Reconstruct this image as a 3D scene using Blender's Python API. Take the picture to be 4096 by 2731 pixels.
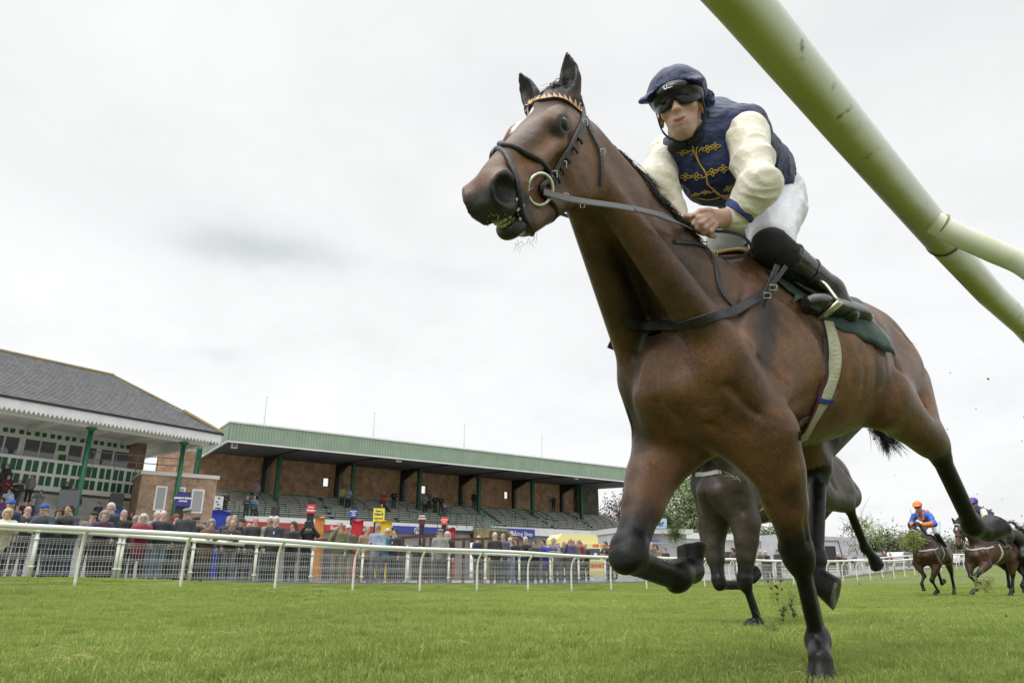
import bpy, math, random
import numpy as np
from mathutils import Vector, Matrix
for o in list(bpy.data.objects): bpy.data.objects.remove(o)
SC = bpy.context.scene
# ------------------------------------------------------------------ camera
CF = 2786.0                      # focal length in pixels of the 4096 px photo
PITCH, ROLL, CH = math.radians(18.8), math.radians(0.1), 0.33
FW = np.array([0, math.cos(PITCH), math.sin(PITCH)])
_u = np.array([0, -math.sin(PITCH), math.cos(PITCH)]); _r = np.array([1., 0, 0])
RT = _r*math.cos(ROLL) - _u*math.sin(ROLL); UP = _u*math.cos(ROLL) + _r*math.sin(ROLL)
CAMP = np.array([0, 0, CH])
cam = bpy.data.objects.new('camera', bpy.data.cameras.new('camera'))
SC.collection.objects.link(cam)
cam.data.sensor_width = 36; cam.data.lens = 36*CF/4096
cam.data.clip_start = 0.05; cam.data.clip_end = 5000
cam.matrix_world = Matrix(((RT[0], UP[0], -FW[0], 0), (RT[1], UP[1], -FW[1], 0), (RT[2], UP[2], -FW[2], CH), (0, 0, 0, 1)))
SC.camera = cam
def ray(x, y): return FW + RT*((x-2048)/CF) + UP*((1365.5-y)/CF)
def at(x, y, d): return CAMP + ray(x, y)*d
def on_plane(x, y, n, c):        # ray through a photo pixel meets the plane n.p = c
    r = ray(x, y); n = np.array(n, float); return CAMP + r*((c - n@CAMP)/(n@r))
# ------------------------------------------------------------------ light: overcast daylight
SUN_EL, SUN_AZ = 48, 215
w = bpy.data.worlds.new('World'); SC.world = w; w.use_nodes = True
nt = w.node_tree; nt.nodes.clear()
def N(t, loc=None, **k):
    n = nt.nodes.new(t)
    for a, b in k.items(): setattr(n, a, b)
    return n
sky = N('ShaderNodeTexSky', sky_type='NISHITA', sun_disc=False, sun_elevation=math.radians(SUN_EL), sun_rotation=math.radians(SUN_AZ), air_density=1.0, dust_density=3.0)
bgs = N('ShaderNodeBackground'); bgs.inputs[1].default_value = 0.05
nt.links.new(sky.outputs[0], bgs.inputs[0])
tc = N('ShaderNodeTexCoord'); sep = N('ShaderNodeSeparateXYZ'); nt.links.new(tc.outputs['Generated'], sep.inputs[0])
# cloud layer: view direction projected on a flat ceiling, like real stratus
dz = N('ShaderNodeMath', operation='MAXIMUM'); nt.links.new(sep.outputs[2], dz.inputs[0]); dz.inputs[1].default_value = 0.0
dz2 = N('ShaderNodeMath', operation='ADD'); nt.links.new(dz.outputs[0], dz2.inputs[0]); dz2.inputs[1].default_value = 0.22
dv = N('ShaderNodeVectorMath', operation='DIVIDE'); nt.links.new(tc.outputs['Generated'], dv.inputs[0])
cb = N('ShaderNodeCombineXYZ'); [nt.links.new(dz2.outputs[0], cb.inputs[i]) for i in range(3)]; nt.links.new(cb.outputs[0], dv.inputs[1])
def noise(scale, det, rough, off):
    mp = N('ShaderNodeMapping'); mp.inputs['Location'].default_value = off; nt.links.new(dv.outputs[0], mp.inputs[0])
    n = N('ShaderNodeTexNoise'); n.inputs['Scale'].default_value = scale; n.inputs['Detail'].default_value = det; n.inputs['Roughness'].default_value = rough
    nt.links.new(mp.outputs[0], n.inputs['Vector']); return n
n1 = noise(0.75, 5, .55, (3.1, 1.7, 0)); n1.inputs['Distortion'].default_value = .6; n2 = noise(2.6, 7, .62, (0.4, 5.3, 0))
ramp1 = N('ShaderNodeMapRange'); nt.links.new(n1.outputs[0], ramp1.inputs[0])
ramp1.inputs[1].default_value = .3; ramp1.inputs[2].default_value = .7; ramp1.inputs[3].default_value = .91; ramp1.inputs[4].default_value = 1.05
ramp2 = N('ShaderNodeMapRange'); nt.links.new(n2.outputs[0], ramp2.inputs[0])
ramp2.inputs[1].default_value = .3; ramp2.inputs[2].default_value = .56; ramp2.inputs[3].default_value = .935; ramp2.inputs[4].default_value = 1.0
# a few small darker scud clouds at fixed sky directions
def blob(px, py, sx, sy, depth):
    d = ray(px, py); d = d/np.linalg.norm(d)
    rtv = np.cross(d, (0, 0, 1)); rtv /= np.linalg.norm(rtv); upv = np.cross(rtv, d)
    def dot(v, off):
        a = N('ShaderNodeVectorMath', operation='DOT_PRODUCT'); nt.links.new(wob.outputs[0], a.inputs[0]); a.inputs[1].default_value = v
        return a
    a = dot(rtv/sx, 0); b = dot(upv/sy, 0); c = dot(d, 0)
    p = N('ShaderNodeMath', operation='POWER'); nt.links.new(a.outputs['Value'], p.inputs[0]); p.inputs[1].default_value = 2
    q = N('ShaderNodeMath', operation='POWER'); nt.links.new(b.outputs['Value'], q.inputs[0]); q.inputs[1].default_value = 2
    s = N('ShaderNodeMath', operation='ADD'); nt.links.new(p.outputs[0], s.inputs[0]); nt.links.new(q.outputs[0], s.inputs[1])
    e = N('ShaderNodeMath', operation='MULTIPLY'); nt.links.new(s.outputs[0], e.inputs[0]); e.inputs[1].default_value = -1
    g = N('ShaderNodeMath', operation='EXPONENT'); nt.links.new(e.outputs[0], g.inputs[0])
    pos = N('ShaderNodeMath', operation='GREATER_THAN'); nt.links.new(c.outputs['Value'], pos.inputs[0]); pos.inputs[1].default_value = 0
    m = N('ShaderNodeMath', operation='MULTIPLY'); nt.links.new(g.outputs[0], m.inputs[0]); nt.links.new(pos.outputs[0], m.inputs[1])
    m2 = N('ShaderNodeMath', operation='MULTIPLY'); nt.links.new(m.outputs[0], m2.inputs[0]); m2.inputs[1].default_value = depth
    return m2
nw = N('ShaderNodeTexNoise'); nw.inputs['Scale'].default_value = 9; nw.inputs['Detail'].default_value = 4; nt.links.new(tc.outputs['Generated'], nw.inputs['Vector'])
ws = N('ShaderNodeVectorMath', operation='SUBTRACT'); nt.links.new(nw.outputs['Color'], ws.inputs[0]); ws.inputs[1].default_value = (.5, .5, .5)
wsc = N('ShaderNodeVectorMath', operation='SCALE'); nt.links.new(ws.outputs[0], wsc.inputs[0]); wsc.inputs['Scale'].default_value = .07
wob = N('ShaderNodeVectorMath', operation='ADD'); nt.links.new(tc.outputs['Generated'], wob.inputs[0]); nt.links.new(wsc.outputs[0], wob.inputs[1])
tot = None
for bb in [(960, 992, .055, .018, .24), (1120, 1012, .075, .020, .22), (800, 1005, .06, .015, .14), (1010, 950, .10, .030, .12), (1290, 1045, .06, .014, .12), (1790, 1130, .07, .016, .12), (860, 1432, .035, .010, .24), (2100, 370, .12, .05, .07), (3640, 40, .2, .05, .10), (2900, 250, .12, .05, .08)]:
    m = blob(*bb)
    if tot is None: tot = m
    else:
        a = N('ShaderNodeMath', operation='ADD'); nt.links.new(tot.outputs[0], a.inputs[0]); nt.links.new(m.outputs[0], a.inputs[1]); tot = a
# wispy edge
det = N('ShaderNodeMapRange'); nt.links.new(n2.outputs[0], det.inputs[0]); det.inputs[1].default_value = .35; det.inputs[2].default_value = .62; det.inputs[3].default_value = .55; det.inputs[4].default_value = 1.1
tm = N('ShaderNodeMath', operation='MULTIPLY'); nt.links.new(tot.outputs[0], tm.inputs[0]); nt.links.new(det.outputs[0], tm.inputs[1])
# luminance by elevation: overcast skies are brightest overhead
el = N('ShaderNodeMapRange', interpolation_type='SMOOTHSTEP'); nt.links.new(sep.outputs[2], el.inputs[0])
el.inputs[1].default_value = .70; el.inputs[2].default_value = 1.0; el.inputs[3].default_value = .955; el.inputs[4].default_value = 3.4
mul = N('ShaderNodeMath', operation='MULTIPLY'); nt.links.new(ramp1.outputs[0], mul.inputs[0]); nt.links.new(ramp2.outputs[0], mul.inputs[1])
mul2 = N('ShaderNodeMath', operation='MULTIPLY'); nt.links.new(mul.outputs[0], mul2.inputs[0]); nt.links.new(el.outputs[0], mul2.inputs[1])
mixc = N('ShaderNodeMix', data_type='RGBA'); nt.links.new(tm.outputs[0], mixc.inputs[0])
mixc.inputs[6].default_value = (.985, 1, 1.005, 1); mixc.inputs[7].default_value = (.34, .42, .48, 1)
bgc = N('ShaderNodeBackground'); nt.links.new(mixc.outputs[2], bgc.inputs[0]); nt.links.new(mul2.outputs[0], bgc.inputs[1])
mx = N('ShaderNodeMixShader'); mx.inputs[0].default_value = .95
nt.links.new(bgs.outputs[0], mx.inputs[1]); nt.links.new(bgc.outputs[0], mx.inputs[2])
wo = N('ShaderNodeOutputWorld'); nt.links.new(mx.outputs[0], wo.inputs[0])
sl = bpy.data.lights.new('sun', 'SUN'); sl.energy = 1.5; sl.angle = math.radians(25); sl.color = (1, .97, .93)
so = bpy.data.objects.new('sun', sl); SC.collection.objects.link(so)
_az = math.radians(SUN_AZ)   # azimuth measured clockwise from +Y
sd = Vector((math.sin(_az)*math.cos(math.radians(SUN_EL)), math.cos(_az)*math.cos(math.radians(SUN_EL)), math.sin(math.radians(SUN_EL))))
so.rotation_euler = sd.to_track_quat('Z', 'Y').to_euler()
SC.view_settings.view_transform = 'Standard'; SC.view_settings.look = 'None'
SC.view_settings.exposure = 0.12; SC.view_settings.gamma = 1
SC.cycles.max_bounces = 6; SC.cycles.transparent_max_bounces = 12
# ------------------------------------------------------------------ helpers
rnd = random.Random(7); RS = np.random.RandomState(3)
COL = SC.collection
def link(name, me, mat=None, parent=None, smooth=False):
    o = bpy.data.objects.new(name, me); COL.objects.link(o)
    if mat is not None:
        for m in (mat if isinstance(mat, (list, tuple)) else [mat]): me.materials.append(m)
    if parent is not None: o.parent = parent
    if smooth and me is not None: me.shade_smooth()
    return o
def tag(o, label=None, cat=None, group=None, kind=None):
    if label: o['label'] = label
    if cat: o['category'] = cat
    if group: o['group'] = group
    if kind: o['kind'] = kind
    return o
def thing(name, label, cat, loc=(0, 0, 0), rz=0, group=None):
    o = bpy.data.objects.new(name, None); COL.objects.link(o); o.location = loc; o.rotation_euler = (0, 0, rz)
    o.empty_display_size = .1
    return tag(o, label, cat, group)
def copy_tree(o, parent=None):
    c = o.copy(); COL.objects.link(c)
    if parent is not None: c.parent = parent
    for ch in o.children: copy_tree(ch, c)
    return c
# node materials
def mat(name, col, rough=.7, bump=0, bscale=50, var=0, vscale=5, metal=0, spec=.5, sheen=0, coat=0, objcol=False, col2=None, extra=None, detail=4, sub=0):
    m = bpy.data.materials.new(name); m.use_nodes = True; t = m.node_tree; b = t.nodes['Principled BSDF']
    b.inputs['Base Color'].default_value = (*col, 1); b.inputs['Roughness'].default_value = rough; b.inputs['Metallic'].default_value = metal
    b.inputs['Specular IOR Level'].default_value = spec
    if sheen: b.inputs['Sheen Weight'].default_value = sheen
    if coat: b.inputs['Coat Weight'].default_value = coat; b.inputs['Coat Roughness'].default_value = .15
    if sub: b.inputs['Subsurface Weight'].default_value = sub; b.inputs['Subsurface Radius'].default_value = (.01, .004, .002); b.inputs['Subsurface Scale'].default_value = .5
    tc = t.nodes.new('ShaderNodeTexCoord'); src = None
    if objcol:
        oi = t.nodes.new('ShaderNodeObjectInfo'); src = oi.outputs['Color']
    if var or col2:
        n = t.nodes.new('ShaderNodeTexNoise'); n.inputs['Scale'].default_value = vscale; n.inputs['Detail'].default_value = detail; n.inputs['Roughness'].default_value = .6
        t.links.new(tc.outputs['Object'], n.inputs['Vector'])
        mr = t.nodes.new('ShaderNodeMapRange'); t.links.new(n.outputs[0], mr.inputs[0]); mr.inputs[1].default_value = .35; mr.inputs[2].default_value = .65
        mx = t.nodes.new('ShaderNodeMix'); mx.data_type = 'RGBA'; t.links.new(mr.outputs[0], mx.inputs[0])
        if src is not None:
            d = t.nodes.new('ShaderNodeMix'); d.data_type = 'RGBA'; d.blend_type = 'MULTIPLY'; d.inputs[0].default_value = 1; t.links.new(src, d.inputs[6]); d.inputs[7].default_value = (1-var,)*3+(1,)
            t.links.new(src, mx.inputs[7]); t.links.new(d.outputs[2], mx.inputs[6])
        else:
            mx.inputs[7].default_value = (*col, 1); c2 = col2 or tuple(c*(1-var) for c in col); mx.inputs[6].default_value = (*c2, 1)
        src = mx.outputs[2]
    if src is not None: t.links.new(src, b.inputs['Base Color'])
    if bump:
        n = t.nodes.new('ShaderNodeTexNoise'); n.inputs['Scale'].default_value = bscale; n.inputs['Detail'].default_value = 5
        t.links.new(tc.outputs['Object'], n.inputs['Vector'])
        bp = t.nodes.new('ShaderNodeBump'); bp.inputs['Strength'].default_value = bump; bp.inputs['Distance'].default_value = .01
        t.links.new(n.outputs[0], bp.inputs['Height']); t.links.new(bp.outputs[0], b.inputs['Normal'])
    return m
class MB:                                   # collects simple shapes into ONE mesh
    def __init__(s): s.v = []; s.f = []; s.m = []
    def add(s, V, Fs, mi=0):
        n = len(s.v); s.v += [tuple(map(float, v)) for v in V]; s.f += [tuple(i+n for i in f) for f in Fs]; s.m += [mi]*len(Fs); return s
    def box(s, c, d, R=None, mi=0):
        c = np.array(c, float); hx, hy, hz = np.array(d)/2.
        V = np.array([[x, y, z] for x in (-hx, hx) for y in (-hy, hy) for z in (-hz, hz)])
        if R is not None: V = V@np.array(R).T
        return s.add(V+c, [(0, 1, 3, 2), (4, 6, 7, 5), (0, 4, 5, 1), (2, 3, 7, 6), (0, 2, 6, 4), (1, 5, 7, 3)], mi)
    def quad(s, a, b, c, d, mi=0): return s.add([a, b, c, d], [(0, 1, 2, 3)], mi)
    def prism(s, pts, off, mi=0):           # polygon pts extruded by off
        n = len(pts); P = [np.array(p, float) for p in pts]; off = np.array(off, float)
        V = P+[p+off for p in P]
        return s.add(V, [tuple(range(n-1, -1, -1)), tuple(range(n, 2*n))]+[(i, (i+1) % n, n+(i+1) % n, n+i) for i in range(n)], mi)
    def tube(s, pts, r, n=10, cap=True, mi=0, flat=None):
        P = np.array(pts, float); m = len(P); r = np.broadcast_to(r, (m,)) if np.ndim(r) < 1 or len(np.atleast_1d(r)) == 1 else np.array(r)
        T = np.gradient(P, axis=0); T /= np.linalg.norm(T, axis=1)[:, None]+1e-12
        a = np.array([0, 0, 1.]) if abs(T[0][2]) < .9 else np.array([1., 0, 0])
        if flat is not None: a = np.array(flat[0], float)
        V = []; u = a-T[0]*(a@T[0]); u /= np.linalg.norm(u)
        for i in range(m):
            u = u-T[i]*(u@T[i]) if flat is None else a-T[i]*(a@T[i]); u = u/(np.linalg.norm(u)+1e-12); w_ = np.cross(T[i], u)
            ru = r[i]*(flat[1] if flat is not None else 1)
            for k in range(n):
                an = 2*math.pi*k/n; V.append(P[i]+u*math.cos(an)*ru+w_*math.sin(an)*r[i])
        Fs = [(i*n+k, i*n+(k+1) % n, (i+1)*n+(k+1) % n, (i+1)*n+k) for i in range(m-1) for k in range(n)]
        if cap: Fs += [tuple(range(n-1, -1, -1)), tuple((m-1)*n+k for k in range(n))]
        return s.add(V, Fs, mi)
    def strap(s, pts, nor, w_, t=.003, mi=0):   # flat leather strap along pts; nor = outward normals
        P = np.array(pts, float); Nn = np.array(nor, float); Nn = np.broadcast_to(Nn, P.shape)
        T = np.gradient(P, axis=0); T /= np.linalg.norm(T, axis=1)[:, None]; V = []
        for i in range(len(P)):
            b = np.cross(T[i], Nn[i]); b /= np.linalg.norm(b)+1e-9; nn = np.cross(b, T[i])
            for (x, y) in ((-1, 0), (-.8, 1), (.8, 1), (1, 0), (.8, -1), (-.8, -1)): V.append(P[i]+b*x*w_/2+nn*y*t/2)
        m = len(P); n = 6
        Fs = [(i*n+k, i*n+(k+1) % n, (i+1)*n+(k+1) % n, (i+1)*n+k) for i in range(m-1) for k in range(n)]
        Fs += [tuple(range(n-1, -1, -1)), tuple((m-1)*n+k for k in range(n))]
        return s.add(V, Fs, mi)
    def mesh(s, name='m'):
        me = bpy.data.meshes.new(name); me.from_pydata(s.v, [], s.f); me.update()
        if any(s.m): me.polygons.foreach_set('material_index', s.m)
        return me
    def build(s, name, m, parent=None, smooth=False, recalc=False):
        me = s.mesh(name)
        if recalc:
            import bmesh
            b = bmesh.new(); b.from_mesh(me); bmesh.ops.recalc_face_normals(b, faces=b.faces); b.to_mesh(me); b.free()
        o = link(name, me, m, parent, smooth); return o
def spline(P, n=8):                         # Catmull-Rom through P
    P = np.array(P, float); Q = np.vstack([2*P[0]-P[1], P, 2*P[-1]-P[-2]]); out = []
    for i in range(1, len(Q)-2):
        for k in range(n):
            t = k/n; a, b, c, d = Q[i-1:i+3]
            out.append(.5*((2*b)+(-a+c)*t+(2*a-5*b+4*c-d)*t*t+(-a+3*b-3*c+d)*t**3))
    out.append(P[-1]); return np.array(out)
# ------------------------------------------------------------------ implicit surfaces
def V3(*a): return np.array(a, np.float32)
class Cap:                                   # tapered capsule, optionally flattened along n by s
    def __init__(s, a, b, ra, rb=None, n=None, fs=1.0):
        s.a = np.array(a, np.float32); s.b = np.array(b, np.float32); s.ra = ra; s.rb = ra if rb is None else rb
        s.n = None if n is None else (np.array(n, np.float32)/np.linalg.norm(n)).astype(np.float32); s.fs = fs
        R = max(s.ra, s.rb)*max(1, fs); s.lo = np.minimum(s.a, s.b)-R; s.hi = np.maximum(s.a, s.b)+R
    def __call__(s, p):
        q = p-s.a; ba = s.b-s.a
        if s.n is not None:
            k = (1/s.fs-1); q = q+np.outer(q@s.n, s.n)*k; ba = ba+s.n*(ba@s.n)*k
        L = float(ba@ba)+1e-12; t = np.clip((q@ba)/L, 0, 1)
        d = np.sqrt(((q-t[:, None]*ba)**2).sum(1)+1e-12)-(s.ra+(s.rb-s.ra)*t)
        return d*(min(1, s.fs)*.5+.5) if s.n is not None else d
class Ell:                                   # ellipsoid centre c, radii r, axes rows A
    def __init__(s, c, r, A=None):
        s.c = np.array(c, np.float32); s.r = np.array(r, np.float32); s.A = np.eye(3, dtype=np.float32) if A is None else np.array(A, np.float32)
        R = float(max(r)); s.lo = s.c-R; s.hi = s.c+R
    def __call__(s, p):
        q = (p-s.c)@s.A.T; k0 = np.sqrt(((q/s.r)**2).sum(1))+1e-9; k1 = np.sqrt(((q/s.r**2)**2).sum(1))+1e-9
        return k0*(k0-1)/k1
class Loft:                                  # straight axis, stations (t, centre_u, half_w, top, bottom [, centre_s])
    def __init__(s, o, A, U, st, e=2.0):
        s.o = np.array(o, np.float32); A = np.array(A, float); A /= np.linalg.norm(A); U = np.array(U, float); U -= A*(U@A); U /= np.linalg.norm(U)
        s.A = A.astype(np.float32); s.U = U.astype(np.float32); s.S = np.cross(A, U).astype(np.float32); s.e = e
        st = np.array(st, float); ts = np.linspace(st[0, 0], st[-1, 0], 160)
        # smooth interpolation (pchip-like through dense linear + blur)
        cols = []
        for c in range(1, st.shape[1]):
            y = np.interp(ts, st[:, 0], st[:, c]); k = np.hanning(13); k /= k.sum()
            yp = np.concatenate([2*y[0]-y[6:0:-1], y, 2*y[-1]-y[-2:-8:-1]]); cols.append(np.convolve(yp, k, 'valid'))
        s.ts = ts.astype(np.float32); s.c = [np.array(c, np.float32) for c in cols]
        W = max(s.c[1].max(), np.abs(s.c[0]).max()+max(s.c[2].max(), s.c[3].max()))*1.25
        E = np.vstack([s.o+s.A*ts[0], s.o+s.A*ts[-1]]); s.lo = E.min(0)-W; s.hi = E.max(0)+W
    def __call__(s, p):
        q = p-s.o; x = q@s.A; xc = np.clip(x, s.ts[0], s.ts[-1]); u = q@s.U; v = q@s.S
        g = [np.interp(xc, s.ts, c) for c in s.c]; u = u-g[0]
        if len(g) > 4: v = v-g[4]
        hw = g[1]; hu = np.where(u > 0, g[2], g[3])
        if s.e == 2.0:
            k0 = np.sqrt((v/hw)**2+(u/hu)**2)+1e-9; k1 = np.sqrt((v/hw**2)**2+(u/hu**2)**2)+1e-9; d = k0*(k0-1)/k1
        else:
            k0 = (np.abs(v/hw)**s.e+np.abs(u/hu)**s.e)**(1/s.e); d = (k0-1)*np.minimum(hw, hu)
        ax = np.abs(x-xc)
        return np.where(ax > 0, np.sqrt(np.maximum(d, 0)**2+ax**2), d)
class Seg:                                    # polyline distance, for grooves and veins
    def __init__(s, P, R):
        s.P = np.array(P, np.float32); s.lo = s.P.min(0)-R; s.hi = s.P.max(0)+R
    def __call__(s, p):
        d = None
        for a, b in zip(s.P[:-1], s.P[1:]):
            ba = b-a; t = np.clip(((p-a)@ba)/float(ba@ba), 0, 1); e = ((p-a-t[:, None]*ba)**2).sum(1); d = e if d is None else np.minimum(d, e)
        return np.sqrt(d)
def U_(p, k=.02): return ('u', p, k)
def S_(p, k=.01): return ('s', p, k)
def G_(pts, w_, dep): return ('g', Seg(pts, w_*2.6), (w_, dep))     # dep > 0 groove, < 0 ridge
def sdf_eval(ops, P, lo, hi):
    d = np.full(len(P), 1.0, np.float32)
    for op, pr, k in ops:
        kk = .03+(k if op != 'g' else 0)
        if (pr.lo-kk > hi).any() or (pr.hi+kk < lo).any(): continue
        e = pr(P)
        if op == 'u':
            h = np.maximum(k-np.abs(d-e), 0)/k; d = np.minimum(d, e)-h*h*k*.25
        elif op == 's':
            e = -e; h = np.maximum(k-np.abs(d-e), 0)/k; d = np.maximum(d, e)+h*h*k*.25
        elif op == 'g': d = d+k[1]*np.exp(-(e/k[0])**2)
        elif op == 'c':                      # cut by half space handled as intersection
            d = np.maximum(d, e)
    return d
def sdf_mesh(ops, h, pad=.02, smooth=1, disp=None):
    us = [o for o in ops if o[0] == 'u']
    lo = np.min([o[1].lo for o in us], 0)-pad; hi = np.max([o[1].hi for o in us], 0)+pad
    B = 8; nb = np.ceil((hi-lo)/(h*B)).astype(int); nn = nb*B+1
    F = np.full(nn, 1.0, np.float32)
    g = np.arange(B+1, dtype=np.float32)*h; gx, gy, gz = np.meshgrid(g, g, g, indexing='ij'); L = np.stack([gx.ravel(), gy.ravel(), gz.ravel()], 1)
    bs = h*B
    # coarse cull
    ii, jj, kk = np.meshgrid(*[np.arange(n) for n in nb], indexing='ij'); idx = np.stack([ii.ravel(), jj.ravel(), kk.ravel()], 1)
    keep = np.zeros(len(idx), bool); cc = (lo+(idx+.5)*bs).astype(np.float32)
    S = 16  # super-slabs for culling the coarse pass
    order = np.arange(len(idx))
    for s0 in range(0, len(idx), 4096):
        sl = order[s0:s0+4096]; P = cc[sl]; d = sdf_eval(ops, P, P.min(0)-bs, P.max(0)+bs); keep[sl] = np.abs(d) < bs*1.25
    for b in idx[keep]:
        o = (lo+b*bs).astype(np.float32); d = sdf_eval(ops, L+o, o, o+bs)
        i, j, k = b*B; F[i:i+B+1, j:j+B+1, k:k+B+1] = d.reshape(B+1, B+1, B+1)
    # inside of untouched blocks must be negative: coarse sign fill
    # surface nets
    s = F < 0
    cnt = np.zeros(np.array(nn)-1, np.uint8)
    for a in (0, 1):
        for b in (0, 1):
            for c in (0, 1): cnt += s[a:nn[0]-1+a, b:nn[1]-1+b, c:nn[2]-1+c]
    act = (cnt > 0) & (cnt < 8)
    # ignore false borders between evaluated and skipped blocks
    mask = np.zeros(nb, bool); mask[tuple(idx[keep].T)] = True
    act &= np.repeat(np.repeat(np.repeat(mask, B, 0), B, 1), B, 2)
    A = np.argwhere(act); vid = np.full(act.shape, -1, np.int32); vid[tuple(A.T)] = np.arange(len(A))
    acc = np.zeros((len(A), 3)); n = np.zeros(len(A))
    cs = [np.array(c) for c in np.ndindex(2, 2, 2)]
    vals = {tuple(c): F[tuple((A+c).T)] for c in cs}
    for c in cs:
        for ax in range(3):
            if c[ax]: continue
            e = c.copy(); e[ax] = 1; a = vals[tuple(c)]; b = vals[tuple(e)]; m = (a < 0) != (b < 0)
            t = np.where(m, a/np.where(m, a-b, 1), 0); p = np.tile(c.astype(float), (len(A), 1)); p[:, ax] = t
            acc[m] += p[m]; n += m
    V = lo+(A+acc/n[:, None])*h
    Q = []
    for ax in range(3):
        o1, o2 = [(1, 2), (2, 0), (0, 1)][ax]
        sl0 = [slice(1, -1)]*3; sl0[ax] = slice(0, -1); sl1 = list(sl0); sl1[ax] = slice(1, None)
        a = s[tuple(sl0)]; b = s[tuple(sl1)]; E_ = np.argwhere(a != b)
        off = np.ones(3, int); off[ax] = 0; E_ = E_+off; flip = s[tuple(E_.T)]
        d1 = np.zeros(3, int); d1[o1] = 1; d2 = np.zeros(3, int); d2[o2] = 1
        q = np.stack([vid[tuple((E_-d1-d2).T)], vid[tuple((E_-d2).T)], vid[tuple(E_.T)], vid[tuple((E_-d1).T)]], 1)
        ok = (q >= 0).all(1); q = q[ok]; fl = flip[ok]; q[~fl] = q[~fl][:, ::-1]; Q.append(q)
    Q = np.vstack(Q)
    for _ in range(smooth):                  # Laplacian smoothing
        Sx = np.zeros_like(V); c = np.zeros(len(V))
        for a in range(4):
            i, j = Q[:, a], Q[:, (a+1) % 4]
            for ax in range(3): Sx[:, ax] += np.bincount(i, V[j, ax], len(V))+np.bincount(j, V[i, ax], len(V))
            c += np.bincount(i, minlength=len(V))+np.bincount(j, minlength=len(V))
        V = V*.5+.5*Sx/np.maximum(c, 1)[:, None]
    return V, Q
def np_mesh(name, V, Q, attr=None, fmat=None):
    me = bpy.data.meshes.new(name); V = np.ascontiguousarray(V, np.float32); Q = np.ascontiguousarray(Q, np.int32); k = Q.shape[1]
    me.vertices.add(len(V)); me.vertices.foreach_set('co', V.ravel())
    me.loops.add(len(Q)*k); me.loops.foreach_set('vertex_index', Q.ravel())
    me.polygons.add(len(Q)); me.polygons.foreach_set('loop_start', np.arange(len(Q), dtype=np.int32)*k); me.polygons.foreach_set('loop_total', np.full(len(Q), k, np.int32))
    if fmat is not None: me.polygons.foreach_set('material_index', np.ascontiguousarray(fmat, np.int32))
    me.update(calc_edges=True); me.validate()
    for nm, arr in (attr or {}).items():
        if arr.ndim == 1: a = me.attributes.new(nm, 'FLOAT', 'POINT'); a.data.foreach_set('value', arr.astype(np.float32))
        else:
            a = me.attributes.new(nm, 'FLOAT_COLOR', 'POINT'); c4 = np.ones((len(V), 4), np.float32); c4[:, :3] = arr; a.data.foreach_set('color', c4.ravel())
    return me
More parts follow.
